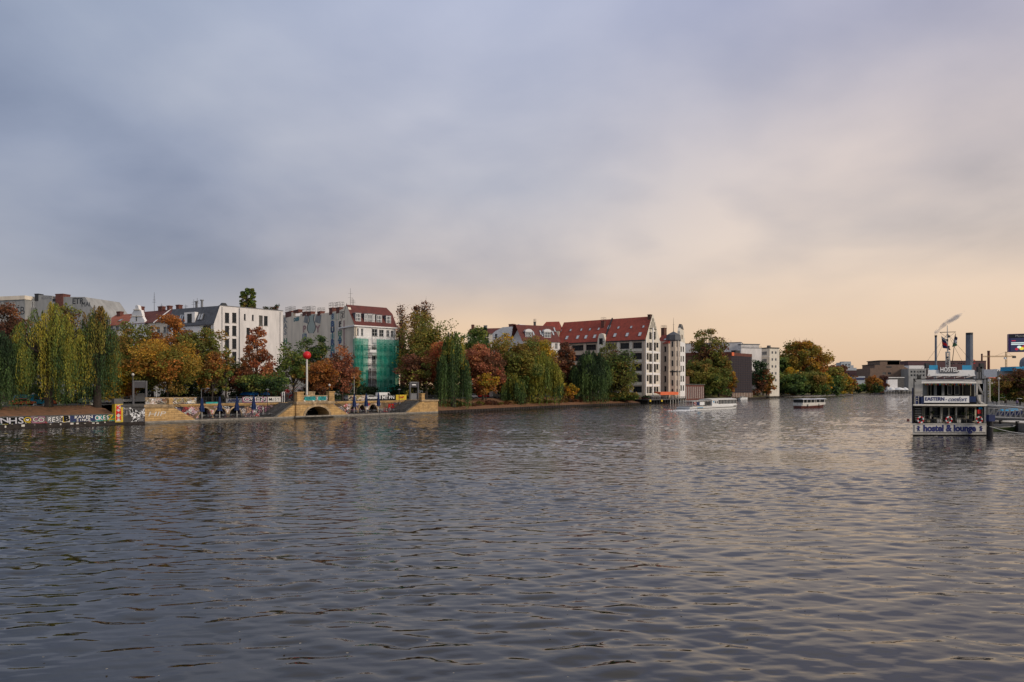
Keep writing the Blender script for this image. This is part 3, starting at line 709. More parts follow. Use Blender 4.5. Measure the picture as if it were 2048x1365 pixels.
def facade(parent, pl, u0, u1, v0, v1, rects, m, cols=2, rows=2, fm='white', gm='glass', depth=0.25, sill=True, name='wall', bar=0.06, w=0.0):
    mb = MB(); mb.holed(pl, u0, u1, v0, v1, rects, depth, 0, w); o = mb.build(name, M[m], parent)
    for h in rects:
        g = gm if R.random() > 0.18 else 'curtain'
        wo_ = window(parent, pl, *h, cols, rows, fm, g, depth-.01, bar, w=w)
        if sill:
            key = ('sill', round(h[1]-h[0], 2), m)
            if key not in WC:
                s = MB(); x = round(h[1]-h[0], 2)/2+.08; s.bx(-x, x, -0.12, -0.002, 0.0, depth+.10); WC[key] = s.mesh('sill', M['stone_grey'])
            link(bpy.data.objects.new('sill', WC[key]), wo_)
    return o
def body(parent, pl, u0, u1, D, z0, z1, m, w=0.0, front=False, name='side_walls', roof=None):
    """remaining walls behind a facade and a flat top"""
    mb = MB(); P = lambda u, v, d: pl.pt(u, v, w-d)
    mb.face([P(u0,z0,D), P(u0,z0,0), P(u0,z1,0), P(u0,z1,D)]); mb.face([P(u1,z0,0), P(u1,z0,D), P(u1,z1,D), P(u1,z1,0)])
    mb.face([P(u1,z0,D), P(u0,z0,D), P(u0,z1,D), P(u1,z1,D)]); mb.face([P(u0,z1,0), P(u1,z1,0), P(u1,z1,D), P(u0,z1,D)])
    mb.face([P(u0,z0,.5), P(u1,z0,.5), P(u1,z1,.5), P(u0,z1,.5)])
    return mb.build(name, M[m], parent)
def roofsweep(parent, pl, prof, u0, u1, m, name='roof'):
    mb = MB(); mb.sweep(pl, prof, u0, u1); return mb.build(name, M[m], parent)
def zof(x, y, Y): return W(x, y, Y).z
def chimney(parent, pl, u0, u1, v0, v1, w0, w1, m='brick_red', cage=0.0):
    mb = MB(); mb.box(pl, u0, u1, v0, v1, w0, w1); mb.box(pl, u0-.12, u1+.12, v1-.3, v1-.05, w0-.12, w1+.12)
    o = mb.build('chimney', M[m], parent)
    if cage:
        mb = MB(); n = max(1, round((u1-u0)/1.2))
        for i in range(n+1):
            for w in (w0, w1): mb.box(pl, u0+(u1-u0)*i/n-.035, u0+(u1-u0)*i/n+.035, v1, v1+cage, w-.035, w+.035)
        for v in (v1+cage*.5, v1+cage):
            for w in (w0, w1): mb.box(pl, u0, u1, v-.03, v+.03, w-.03, w+.03)
            for u in (u0, u1): mb.box(pl, u-.03, u+.03, v-.03, v+.03, w0, w1)
        mb.build('chimney_ladder', M['metal_dark'], o)
    return o
def antenna(pl, u, v, w, h, label, arms=4):
    a = thing('antenna', pl.pt(u, v, w), label, 'antenna'); mb = MB()
    mb.tube(pl.pt(u, v, w), pl.pt(u, v+h, w), .07, .04, 5)
    mb.build('mast', M['metal_dark'], a); mb = MB()
    for i in range(arms):
        z = v+h*(0.45+0.5*i/arms); mb.tube(pl.pt(u-.9+.15*i, z, w), pl.pt(u+.9-.15*i, z, w), .035, .035, 4)
    mb.build('crossbar', M['metal_dark'], a)
def skylight(parent, sp, u, v, wu=1.0, hv=1.5, gm='skylight'):
    key = ('sky', wu, hv, gm)
    if key not in WC:
        a = MB(); a.bx(-wu/2, wu/2, -hv/2, hv/2, 0.02, .16); b = MB()
        for (x0, x1, y0, y1) in ((-wu/2-.1, -wu/2, -hv/2, hv/2), (wu/2, wu/2+.1, -hv/2, hv/2), (-wu/2-.1, wu/2+.1, -hv/2-.1, -hv/2), (-wu/2-.1, wu/2+.1, hv/2, hv/2+.1)): b.bx(x0, x1, y0, y1, 0, .22)
        WC[key] = (a.mesh('skylight', M[gm]), b.mesh('frame', M['metal_grey']))
    o = place('skylight', WC[key][0], sp.mat(u, v, 0), parent); link(bpy.data.objects.new('frame', WC[key][1]), o); return o
def slopeplane(pl, vE, vR, w0, w1):
    """plane through (w0,vE) and (w1,vR) running along the facade"""
    a = pl.pt(0, vE, w0); b = pl.pt(0, vR, w1); return Pl(a, pl.U, (b-a))

# --- A: grey concrete blocks far left
A = Pl.px(-60, 262, 50, 255); zt = zof(50, 593, 255)
b = thing('apartment_block', A.pt(A.L/2, ZS, 0), 'grey concrete block with tall white fins above the trees at the far left', 'building')
cols_ = [A.u(x) for x in range(-54, 36, 6)]
facade(b, A, 0, A.L, ZS, zt, [(a, a+.62, zt-9.5, zt-1.9) for a in cols_], 'concrete', 1, 3, 'white', 'glass', sill=False)
body(b, A, 0, A.L, 18, ZS, zt-.1, 'concrete'); mb = MB(); mb.box(A, -.3, A.L+.3, zt-1.2, zt+.25, -18, .35); mb.build('roof_edge', M['plaster_warm'], b)
text('lettering', 'SB', A, A.u(41), zt-5.5, .03, 4.2, M['metal_dark'], b)
A2 = Pl.px(50, 258, 196, 250); z1 = zof(80, 592, 257); z2 = zof(170, 595, 252); z3 = zof(195, 632, 250)
b = thing('apartment_block', A2.pt(A2.L/2, ZS, 0), 'grey concrete block with brick lift shaft and black roof graffiti above the big willow', 'building')
uu = A2.u
mb = MB(); mb.prism(A2, [(0, ZS), (A2.L+1.5, ZS), (uu(196), z3), (uu(170), z2), (uu(127), zof(127, 594.5, 254)), (uu(127), zof(127,598,254)), (uu(104), zof(104,598,254)), (uu(104), zof(104, 592, 255)), (uu(72), zof(72, 590, 257)), (uu(72), zof(72,597,257)), (0, zof(50,599,258))], -16, 0); mb.build('wall', M['concrete'], b)
chimney(b, A2, uu(112), uu(127), z2-4, zof(118, 588, 254), -3, 0.2, 'brick_red'); chimney(b, A2, uu(70), uu(77), z1-2, zof(72, 588, 257), -2, 0.1, 'metal_dark')
for i in range(5): window(b, A2, uu(53+i*3.6), uu(55.6+i*3.6), zof(56, 616, 257), zof(56, 603, 257), 1, 1, 'white', 'glass', -.02)
text('lettering', 'ETR', A2, uu(156), zof(155, 603, 252), .03, 3.0, M['metal_dark'], b, 1.0, offset=.05); text('lettering', 'MAI', A2, uu(172), zof(170, 610, 252), .03, 2.4, M['metal_dark'], b, 1.0)
text('lettering', 'KLOTZ', A2, uu(94), zof(94, 596, 255), .03, 1.4, M['metal_grey'], b, 1.1)
for i in range(3): window(b, A2, uu(106+i*8), uu(111+i*8), zof(118, 603, 254), zof(118, 598, 254), 1, 1, 'metal_dark', 'glass', -.02)

# --- B: red roofed row with the white curved gable
B = Pl.px(200, 216, 338, 200); vE = zof(260, 648, 207); vR = zof(260, 625, 212)
b = thing('tenement_house', B.pt(B.L*.2, ZS, 0), 'low house with bright orange tiled roof at the left end of the roof row', 'building')
uL, uM, uRr = 0, B.u(262), B.u(296)
rw = [hpx(B, x, y, x+7, y+10) for x in (207, 219, 231, 244) for y in (652, 676, 700, 724)]
facade(b, B, 0, uM, ZS, vE, rw, 'plaster_cream', 2, 2); body(b, B, 0, uM, 12, ZS, vE-.1, 'plaster_cream')
roofsweep(b, B, [(.5, vE), (-5, vR), (-12, vE)], 0, uM-1.5, 'roof_orange')
spB = slopeplane(B, vE, vR, .5, -5); skylight(b, spB, spB.uv(244, 640)[0], 2.8, .9, 1.1)
window(b, B, B.u(214), B.u(226), vE+.4, vE+2.6, 3, 1, 'white', 'glass', -.6)
chimney(b, B, B.u(207), B.u(214), vR-1.5, vR+1.0, -5.4, -4.2); chimney(b, B, B.u(248), B.u(256), vR-1.5, vR+2.0, -5.4, -4.0)
mb = MB(); mb.sweep(B, [(.6, vE), (-5, vR+.15), (-5, vR-.3), (.6, vE-.3)], uM-1.7, uM-1.3); mb.build('party_wall', M['plaster_bright'], b)
b = thing('tenement_house', B.pt((uM+uRr)/2, ZS, 0), 'white house with curved gable and round finial between two tiled roofs', 'building')
gx = lambda x, y: (B.u(x), B.uv(x, y)[1])
g = [gx(261, 655), gx(262, 640), gx(266, 634), gx(266, 628), gx(270, 621), gx(272.5, 620), gx(273, 612.5), gx(276, 610.5), gx(279, 612.5), gx(280, 620), gx(284, 621), gx(286, 628), gx(287, 634), gx(291, 641), gx(292, 655)]
mb = MB(); mb.prism(B, [(uM, ZS)]+g+[(B.u(292), ZS)], -.5, .35); mb.build('gable_wall', M['plaster_bright'], b)
window(b, B, *hpx(B, 273.5, 631.5, 277.5, 643.5), 1, 2, 'white', 'glass', -.37)
mb = MB(); mb.prism(B, [gx(270.5, 621), gx(281.5, 621), gx(282, 619.5), gx(270, 619.5)], .3, .6); mb.prism(B, [gx(264, 634), gx(288, 634), gx(289, 632.7), gx(263.5, 632.7)], .3, .5); mb.build('moulding', M['plaster_warm'], b)
facade(b, B, uM, uRr, ZS, vE-.8, [hpx(B, x, y, x+6, y+11) for x in (266, 280) for y in (664, 688, 712)], 'plaster_bright', 2, 2, w=.36)
b = thing('tenement_house', B.pt((uRr+B.L)/2, ZS, 0), 'house with dark red tiled roof between curved gable and slate mansard', 'building')
facade(b, B, uRr, B.L, ZS, vE, [hpx(B, x, y, x+7, y+12) for x in (300, 313, 326) for y in (654, 678, 702, 726)], 'plaster_warm', 2, 2)
body(b, B, B.u(262), B.L, 12, ZS, vE-.1, 'plaster_warm'); roofsweep(b, B, [(.5, vE), (-5, vR+.3), (-12, vE)], uM-1.0, B.L, 'roof_darkred')
for x in (311,): mb = MB(); mb.sweep(B, [(.6, vE), (-5, vR+.5), (-5, vR+.1), (.6, vE-.3)], B.u(x)-.2, B.u(x)+.2); mb.build('party_wall', M['plaster_bright'], b)
for x0, x1 in ((289, 297), (307, 311), (325, 331)): chimney(b, B, B.u(x0), B.u(x1), vR-1, vR+1.5, -5.6, -4.4)
skylight(b, spB, spB.uv(323, 640)[0], 2.6, .9, 1.1)
antenna(B, B.u(290), vR, -3, 5.6, 'tall thin rooftop aerial behind the white curved gable', 6); antenna(B, B.u(298.5), vR, -4, 2.2, 'short rooftop aerial on the dark red roof', 2)

# --- C: white corner block with slate mansard
C1 = Pl.px(336, 191, 428, 183); C2 = Pl.px(428, 183, 566, 197); vE = zof(428, 648, 183); vT = zof(440, 612, 184.2)
b = thing('apartment_house', C2.pt(0, ZS, 0), 'white plastered corner house with dark slate mansard and tall paired windows', 'building')
rc = [hpx(C2, x0, y, x1, y+20) for (x0, x1) in ((450, 458.5), (464.5, 473)) for y in (626, 652, 678, 704, 730, 756)]
rc += [hpx(C2, 488, 628.5, 491.5, 640.5), hpx(C2, 504, 630, 507.5, 641.5), hpx(C2, 518, 631.5, 525.5, 651.5), hpx(C2, 528, 632.5, 535.5, 651.8)]
rc += [hpx(C2, 493, 656, 500, 676), hpx(C2, 493, 690, 500, 708)]
pw1 = C2.u(440)
facade(b, C2, pw1, C2.L, ZS, vT, rc, 'plaster_white', 2, 2, 'metal_dark', 'glass', .3)
mb = MB(); mb.face([C2.pt(0, ZS), C2.pt(pw1, ZS), C2.pt(pw1, vT), C2.pt(0, vE)]); mb.build('wall', M['plaster_white'], b)
mb = MB(); mb.box(C2, pw1, C2.L+.1, vT-.02, vT+.18, -.5, .10); mb.box(C2, C2.u(478)-.04, C2.u(478)+.04, ZS, vT, 0, .03); mb.build('roof_edge', M['metal_grey'], b)
r1 = [hpx(C1, 376, y, 388, y+17) for y in (670, 695, 720, 745)] + [hpx(C1, 406, y, 422, y+17) for y in (651.5, 676, 701, 726, 751)] + [hpx(C1, 345, y, 357, y+17) for y in (655, 680, 705, 730)]
facade(b, C1, 0, C1.L, ZS, vE, r1, 'plaster_bright', 3, 1, 'metal_dark', 'glass', .3)
Pt = C2.pt(pw1, vT); du = (Pt-C1.O).dot(C1.U); dw_ = (Pt-C1.O).dot(C1.N)
P = lambda u, v, w: C1.pt(u, v, w)
mb = MB(); mb.face([P(0, vE, .3), P(C1.L, vE, .3), P(C1.L, vE, 0), P(du, vT, dw_), P(0, vT+.0, dw_)])
mb.face([P(0, vE-.25, .3), P(C1.L, vE-.25, .3), P(C1.L, vE, .3), P(0, vE, .3)])
mb.face([P(0, ZS, 0), P(0, vE, .3), P(0, vT, dw_), P(0, vT, -14), P(0, ZS, -14)])
mb.build('mansard', M['roof_slate'], b)
mb = MB(); mb.face([P(0, vT, dw_), P(du, vT, dw_), C2.pt(C2.L, vT-.05), C2.pt(C2.L, vT-.05, -12), P(0, vT, -18)]); mb.face([C2.pt(C2.L, ZS), C2.pt(C2.L, ZS, -12), C2.pt(C2.L, vT-.06, -12), C2.pt(C2.L, vT-.06)]); mb.build('flat_roof', M['concrete_dark'], b)
sc1 = slopeplane(C1, vE, vT, .3, dw_)
mb = MB(); a, c = C1.u(369), C1.u(390); vd = zof(380, 624, 186)
mb.box(C1, a, c, vE-1.0, vd, -4, .05); mb.build('dormer', M['plaster_bright'], b)
window(b, C1, *hpx(C1, 375.5, 628, 384, 648), 2, 1, 'metal_dark', 'glass', -.06)
for (x0, x1, y0, y1) in ((345, 358, 629, 642), (411, 420, 626, 641), (421, 428, 626, 641)):
    window(b, C1, *hpx(C1, x0, y0, x1, y1, -1.2), 2, 1, 'metal_dark', 'glass', 0.0, name='roof_window', w=-1.2)
    mb = MB(); h = hpx(C1, x0, y0, x1, y1, -1.2); mb.box(C1, h[0]-.1, h[1]+.1, h[3], h[3]+.15, -3, -1.0); mb.build('dormer_lid', M['roof_slate'], b)
for x, y in ((362, 636), (366, 636), (399.5, 634.5), (404.5, 634)): u, v = sc1.uv(x, y); skylight(b, sc1, u, v, .55, 1.7)
for (x, y0) in ((393, 603), (404, 600)):
    p = W(x, 615, 190); a = thing('roof_vent', p, 'small metal flue on the slate roof ridge' if x == 393 else 'taller forked metal flue on the slate roof ridge', 'vent')
    mb = MB(); mb.tube(p-Vector((0, 0, 1)), (p.x, p.y, zof(x, y0+2, 190)), .35, .3, 6); mb.tube((p.x, p.y, zof(x, y0+2, 190)), (p.x, p.y, zof(x, y0, 190)), .55, .5, 6); mb.build('flue', M['metal_grey'], a)
for x, h in ((356, 1.2), (372, 2.5), (379, 2.8)): antenna(C1, C1.u(x), vT, dw_-1, h, {356: 'stub aerial at the left end of the slate roof', 372: 'thin aerial on the slate roof above the white dormer', 379: 'thin aerial right of another on the slate roof'}[x], 2)
mb = MB(); q = C2.pt(C2.u(458), vT, -2.5)
o = thing('roof_hatch', q, 'low black roof hatch on the flat roof edge of the white corner house', 'hatch'); mb.box(C2, C2.u(449), C2.u(465), vT, vT+.5, -4, -2.5); mb.box(C2, C2.u(451), C2.u(463), vT+.5, vT+1.2, -4, -2.5, 0, .4); mb.build('housing', M['metal_dark'], o)

# --- E: corner house with firewall, red mansard and scaffolding
E = Pl.px(709, 218, 791, 226.9); vE = zof(709, 651, 218); vR = 34.3
FW = E.side(0, 0, True)
e = thing('corner_house', E.pt(0, ZS, 0), 'tall corner house with blank painted firewall, dark red mansard and white dormers', 'building')
top = [(709, 652), (700, 628), (696, 615), (690, 611.5), (686, 618.5), (676, 622), (656, 626), (640, 628), (620, 628.5), (601, 628), (600.5, 632), (587, 633), (586, 625), (573, 626), (572, 631), (564, 631)]
tp = [FW.uv(x, y) for x, y in top]
mb = MB(); mb.prism(FW, [(tp[-1][0]-6, ZS), (0, ZS)]+tp+[(tp[-1][0]-6, tp[-1][1])], -.9, 0); mb.build('firewall', M['plaster_warm'], e)
mb = MB(); mb.box(FW, tp[-1][0]-6, FW.u(690), ZS, zof(640, 634, 245), -12, -.9); mb.build('rear_wing', M['plaster_warm'], e)
for i, (x0, x1, y0, y1, cg) in enumerate(((571, 583, 623.5, 632, 1.8), (605, 612, 624, 629.5, 1.8), (613.5, 622, 624, 629.5, 1.9), (635, 641, 623, 629, 1.2), (658.5, 665, 616, 627, 1.7), (672.5, 679, 615, 624, 1.7), (587, 597, 620, 623, 0))):
    xm = (x0+x1)/2; chimney(e, FW, FW.u(x0), FW.u(x1), FW.uv(xm, y1)[1]-.5, FW.uv(xm, y0)[1], -1.6, 0.05, 'brick_red', cg)
fw = lambda x, y: FW.uv(x, y)
def fpanel(x0, y0, x1, y1, m, w=.02, name='painted_panel'):
    a = fw(x0, y1); c = fw(x1, y0); mb = MB(); mb.box(FW, a[0], c[0], a[1], c[1], 0, w); return mb.build(name, M[m], e)
M['faded_blue'] = mat('faded_blue_paint', (0.08, 0.14, 0.28), .8, .3, 1.5); M['faded_pink'] = mat('faded_pink_paint', (0.42, 0.26, 0.25), .8, .2, 1.5)
M['faded_grey'] = mat('faded_grey_paint', (0.30, 0.31, 0.31), .8, .2, .5); M['faded_teal'] = mat('faded_teal_paint', (0.10, 0.27, 0.30), .8, .3, 1.5)
M['faded_green'] = mat('faded_green_paint', (0.20, 0.36, 0.22), .8, .3, 1.5); M['pale_mint'] = mat('pale_mint_paint', (0.42, 0.48, 0.43), .8, .1, 1.5)
def ftext(s, x, y, size, m, sx=1.0, w=.04, off=.06):
    u, v = fw(x, y); text('lettering', s, FW, u, v, w, size, M[m], e, sx, offset=off)
fpanel(661.5, 626, 669.5, 641.5, 'pale_mint'); ftext('8', 665.5, 634, 2.4, 'faded_blue', 1.5)
for i, (s, m) in enumerate((('B', 'faded_blue'), ('U', 'navy'), ('I', 'faded_teal'), ('R', 'faded_blue'), ('Z', 'faded_teal'), ('N', 'faded_blue'))):
    fpanel(661, 643+i*12.2, 669.5, 654+i*12.2, 'pale_mint', .015); ftext(s, 665.3, 648.5+i*12.2, 2.6, m, 1.7, .04, .16)
for i, (s, m) in enumerate((('F', 'metal_dark'), ('E', 'faded_grey'), ('H', 'faded_green'), ('A', 'faded_teal'), ('P', 'faded_blue'))):
    ftext(s, 680, 649+i*9.4, 2.3, m, 1.8, .04, .14)
for i, (s, m) in enumerate((('P', 'faded_pink'), ('F', 'faded_blue'), ('R', 'faded_pink'))):
    if s == 'F': fpanel(605, 667.5, 613.5, 681, 'faded_blue')
    ftext(s, 609, 659+i*15, 3.3, m if s != 'F' else 'pale_mint', 1.8, .04, .15)
ftext('Y', 636, 659, 3.4, 'faded_pink', 1.8, .04, .15); ftext('DESI', 593, 639.5, 1.7, 'faded_teal', 1.7, .04, .12)
for i, s in enumerate(('K', 'A', 'S')): ftext(s, 571, 641+i*12, 2.9, 'faded_grey', 2.0, .04, .12)
ftext('H', 571, 683, 2.8, 'green', 2.0, .04, .12)
fpanel(673, 642, 675.5, 705, 'offwhite', .012); fpanel(687, 641, 689.5, 700, 'faded_pink', .012)
for (x0, y0, x1, y1, m) in ((671.5, 625.5, 678, 640.5, 'faded_green'), (680, 623.5, 689, 636.5, 'metal_dark')):
    for q in ((x0, y0, x1, y0+.8), (x0, y1-.8, x1, y1), (x0, y0, x0+.8, y1), (x1-.8, y0, x1, y1)): fpanel(*q, m, .02, 'painted_outline')
ftext('2', 684.5, 630, 1.9, 'metal_dark', 1.6)
vase = [(618, 629.5), (619, 636), (619.5, 643), (617, 649), (615.5, 655), (616, 661), (619, 667), (626, 667), (629.5, 661), (630.5, 654), (629, 647), (626.5, 641), (627, 635), (628, 629.5)]
mb = MB(); mb.prism(FW, [fw(*p) for p in reversed(vase)], 0, .02); mb.build('painted_figure', M['pale_mint'], e)
for side in (0, 1):
    pts = [(x+(1.6 if side else -1.6), y) for x, y in (vase[7:] if side else vase[:7])]; q = vase[7:] if side else vase[:7]
    mb = MB()
    for i in range(len(q)-1): mb.face([FW.pt(*fw(*p), .03) for p in (q[i], q[i+1], pts[i+1], pts[i])])
    mb.build('painted_outline', M['metal_dark'], e)
for side, xx in ((0, (607, 610, 617, 616)), (1, (629.5, 632, 643, 641))):
    mb = MB(); mb.prism(FW, [fw(*p) for p in ((xx[0], 645), (xx[3], 648), (xx[2], 630.5), (xx[1], 630.5))], 0, .014); mb.build('painted_patch', M['faded_grey'], e)
# front
rE = [hpx(E, 712, 657, 717.5, 671.5), hpx(E, 722, 657.5, 726.5, 672), hpx(E, 744, 658.5, 755, 673), hpx(E, 758.5, 660, 767.5, 673.5), hpx(E, 773, 661, 778.5, 674), hpx(E, 782, 662, 787.5, 674.5)]
for y in (688, 712, 736, 760): rE += [hpx(E, 713, y, 718, y+16), hpx(E, 721.5, y, 726.5, y+16), hpx(E, 744, y, 752, y+16), hpx(E, 760, y, 765, y+16), hpx(E, 768, y, 773, y+16), hpx(E, 779, y, 785, y+16)]
facade(e, E, 0, E.L, ZS, vE, rE, 'plaster_bright', 2, 2)
body(e, E, 0, E.L, 12, ZS, vE-.1, 'plaster_bright')
mb = MB(); mb.box(E, -.3, E.L+.4, vE-.35, vE+.05, -12, .55); mb.box(E, -.1, E.L+.1, vE-6.2, vE-5.9, 0, .3); mb.build('cornice', M['plaster_bright'], e)
ru = E.u(773, -6)
mb = MB(); P = lambda u, v, w: E.pt(u, v, w)
a_, b_, c_, d_ = P(-.1, vE, .5), P(E.L+.4, vE, .5), P(ru+1.2, vR-2.2, -4.0), P(-.1, vR-2.2, -4.0)
mb.face([a_, b_, c_, d_]); mb.face([d_, c_, P(ru, vR, -6), P(-.1, vR, -6)]); mb.face([b_, P(E.L+.4, vE, -12), P(ru+1.2, vR-2.2, -8), P(ru, vR, -6), c_])
mb.face([P(-.1, vR, -6), P(ru, vR, -6), P(ru+1.2, vR-2.2, -8), P(E.L+.4, vE, -12), P(-.1, vE, -12)])
mb.build('roof', M['roof_darkred'], e)
def dormer(parent, pl, x0, y0, x1, y1, wf, back, cols, m='white', roofm='metal_grey'):
    h = hpx(pl, x0, y0, x1, y1, wf)
    mb = MB(); mb.box(pl, h[0], h[1], h[2], h[3], wf-back, wf-.02); mb.box(pl, h[0]-.2, h[1]+.2, h[3], h[3]+.18, wf-back, wf+.15)
    d = mb.build('dormer', M[roofm], parent)
    o = window(parent, pl, h[0]+.05, h[1]-.05, h[2]+.08, h[3]-.05, cols, 2, m, 'glass_pale', -.01, .12, w=wf); return d
for q in ((711, 627, 722, 643.5), (728.5, 628.5, 734.5, 648), (735, 628.5, 745, 649), (745.5, 629.5, 750, 649), (753, 631, 764, 648), (772, 632.5, 782, 648)): dormer(e, E, *q, -.9, 3, 2 if q[2]-q[0] < 8 else 3)
for (x, h) in ((701, 5.6), (704.5, 2.6), (707, 2.2)): antenna(E, E.u(x, -6), vR-.2, -6, h, {701: 'red rooftop pole aerial at the peak of the firewall gable', 704.5: 'short aerial on the dark red ridge beside the tall pole', 707: 'stub aerial third along the dark red ridge'}[x], 2)
mb = MB(); mb.tube(FW.pt(*fw(691, 612), -.4), FW.pt(*fw(691, 606), -.4), .2, .02, 5); mb.build('finial', M['metal_dark'], e)
# scaffolding with green debris netting
M['net'] = bpy.data.materials.new('green_netting'); m = M['net']; m.use_nodes = True; t = m.node_tree; pb = t.nodes['Principled BSDF']
pb.inputs['Base Color'].default_value = (0.0, 0.235, 0.165, 1); pb.inputs['Roughness'].default_value = .8
tr = t.nodes.new('ShaderNodeBsdfTransparent'); tr.inputs[0].default_value = (.75, 1, .9, 1); ms = t.nodes.new('ShaderNodeMixShader'); g = t.nodes.new('ShaderNodeNewGeometry')
n = t.nodes.new('ShaderNodeTexNoise'); n.inputs['Scale'].default_value = .45; n.inputs['Detail'].default_value = 5; t.links.new(g.outputs['Position'], n.inputs[0])
mr = t.nodes.new('ShaderNodeMapRange'); mr.inputs[1].default_value = .3; mr.inputs[2].default_value = .7; mr.inputs[3].default_value = .34; mr.inputs[4].default_value = .80; t.links.new(n.outputs[0], mr.inputs[0])
t.links.new(mr.outputs[0], ms.inputs[0]); t.links.new(tr.outputs[0], ms.inputs[1]); t.links.new(pb.outputs[0], ms.inputs[2]); t.links.new(ms.outputs[0], t.nodes['Material Output'].inputs[0])
s = thing('scaffolding', E.pt(E.L/2, ZS, 1.6), 'scaffolding wrapped in green netting on the front of the corner house', 'scaffold')
u0, u1, vs0 = E.u(709, 1.6)+.1, E.u(797, 1.6), zof(709, 679, 217); lev = [vs0-i*2.55 for i in range(9)]
posts = [u0+(u1-u0)*i/8 for i in range(9)]
for w in (1.6, .7):
    for u in posts: mb = MB(); mb.tube(E.pt(u, ZS, w), E.pt(u, vs0+.9, w), .06, .06, 5); mb.build('standard', M['metal_light'], s)
for v in lev[1:]:
    mb = MB(); mb.box(E, u0, u1, v-.06, v, .6, 1.7); mb.build('deck', mat('scaffold_deck', (.16, .12, .08), .8, .2, 2), s)
    mb = MB()
    for h in (.5, 1.0): mb.tube(E.pt(u0, v+h, 1.62), E.pt(u1, v+h, 1.62), .035, .035, 4)
    mb.build('guard_rail', M['metal_light'], s)
mb = MB(); mb.tube(E.pt(u0, vs0+.9, 1.62), E.pt(u1, vs0+.9, 1.62), .04, .04, 4); mb.build('guard_rail', M['metal_light'], s)
def net(ua, ub, wa, wb, va, vb, nu=14, nv=30):
    mb = MB(); grid = []
    for j in range(nv+1):
        row = []
        for i in range(nu+1):
            f = i/nu; row.append(tuple(E.pt(ua+(ub-ua)*f, va+(vb-va)*j/nv, wa+(wb-wa)*f + .16*math.sin(i*2.1+j*.35)+R.uniform(-.05, .05))))
        grid.append(row)
    for j in range(nv):
        for i in range(nu): mb.face([grid[j][i], grid[j][i+1], grid[j+1][i+1], grid[j+1][i]])
    return mb.build('netting', M['net'], s, smooth=True)
net(u0-.1, E.u(736, 1.8), 1.85, 1.85, ZS+1, vs0+.3); net(E.u(753.5, 1.8), u1, 1.85, 1.85, ZS+1, vs0+.3); net(u0-.12, u0-.1, .5, 1.85, ZS+1, vs0+.2, 4); net(u1, u1+.1, 1.85, -1.5, ZS+1, vs0, 8)
mb = MB(); h = hpx(E, 738, 736, 752.5, 786, 1.4); mb.box(E, h[0], h[1], h[2], h[3], 1.3, 1.4); mb.build('dust_sheet', mat('grey_sheet', (.09, .09, .10), .8, .3, 1), s)
mb = MB(); h = hpx(E, 740, 700, 753, 705.5, 1.9); mb.box(E, h[0], h[1], h[2], h[3], 1.7, 1.9); mb.build('white_sheet', M['white'], s)

for (pl_, us_, zt_) in ((C2, (C2.u(444), C2.u(479), C2.u(560)), 29.0), (E, (.35, E.L-.4), 26.6), (C1, (.5, C1.L-.5), 24.0), (G1 if False else E, (E.L*.42,), 26.6)):
    for u_ in us_: mb = MB(); mb.tube(pl_.pt(u_, ZS, .12), pl_.pt(u_, zt_, .12), .07, .07, 6); mb.build('downpipe', M['metal_grey'], e if pl_ is E else [o for o in C.objects if o.get('label', '').startswith('white plastered corner house')][0])
# --- G: white and dark red houses above the middle trees
Gp = Pl.px(985, 330, 1058, 318); vt_ = zof(1038, 650, 322)
b = thing('tenement_house', Gp.pt(Gp.L*.4, ZS, 0), 'white gabled rear wall with brick chimneys above the reddish trees', 'building')
gg = lambda x, y: (Gp.u(x), Gp.uv(x, y)[1])
mb = MB(); mb.prism(Gp, [gg(985, 800), gg(1058, 800), gg(1058, 684), gg(1049, 672), gg(1043, 655), gg(1038, 648.5), gg(1034, 650), gg(1032, 653), gg(1005, 655), gg(990, 663), gg(985, 668)], -9, 0); mb.build('wall', M['plaster_bright'], b)
chimney(b, Gp, *[Gp.u(x) for x in (1015, 1024)], gg(1020, 657)[1], gg(1020, 648)[1], -3, -1)
for x in (990, 1008): window(b, Gp, *hpx(Gp, x, 668, x+5, 678), 2, 2, 'white', 'glass', -.02)
b = thing('tenement_house', W(1000, 790, 345), 'long low dark red roof behind the white gabled wall', 'building')
G0 = Pl.px(935, 352, 1040, 345); v1, v2 = zof(980, 668, 350), zof(1000, 656, 350)
body(b, G0, 0, G0.L, 10, ZS, v1, 'plaster_warm'); mb = MB(); mb.box(G0, 0, G0.L, ZS, v1, -.4, 0); mb.build('wall', M['plaster_warm'], b); roofsweep(b, G0, [(.5, v1), (-4, v2), (-9, v1)], 0, G0.L, 'roof_darkred')
chimney(b, G0, G0.u(939), G0.u(944), v2-2, v2+2, -4, -3); chimney(b, G0, G0.u(964), G0.u(970), v2-2, v2+1.5, -4, -3, 'metal_grey')
G1 = Pl.px(1049, 314, 1120, 322); vE = zof(1049, 683, 314); vR1 = zof(1045, 650, 318)
b = thing('tenement_house', G1.pt(G1.L*.5, ZS, 0), 'white house with dark red mansard and arched white dormers left of the long red roof', 'building')
rg = [hpx(G1, x, y, x+5, y+11) for x in (1053, 1064, 1075, 1086, 1098, 1110) for y in (687, 708, 729, 750)]
facade(b, G1, 0, G1.L, ZS, vE, rg, 'plaster_white', 2, 2); body(b, G1, 0, G1.L, 12, ZS, vE-.1, 'plaster_white')
mb = MB(); ru = G1.u(1106, -5); P = lambda u, v, w: G1.pt(u, v, w)
mb.face([P(-1.5, vE, .5), P(G1.L+.5, vE, .5), P(ru, vR1, -4.5), P(-2.5, vR1, -4.5)]); mb.face([P(G1.L+.5, vE, .5), P(G1.L+.5, vE, -12), P(ru, vR1, -7), P(ru, vR1, -4.5)])
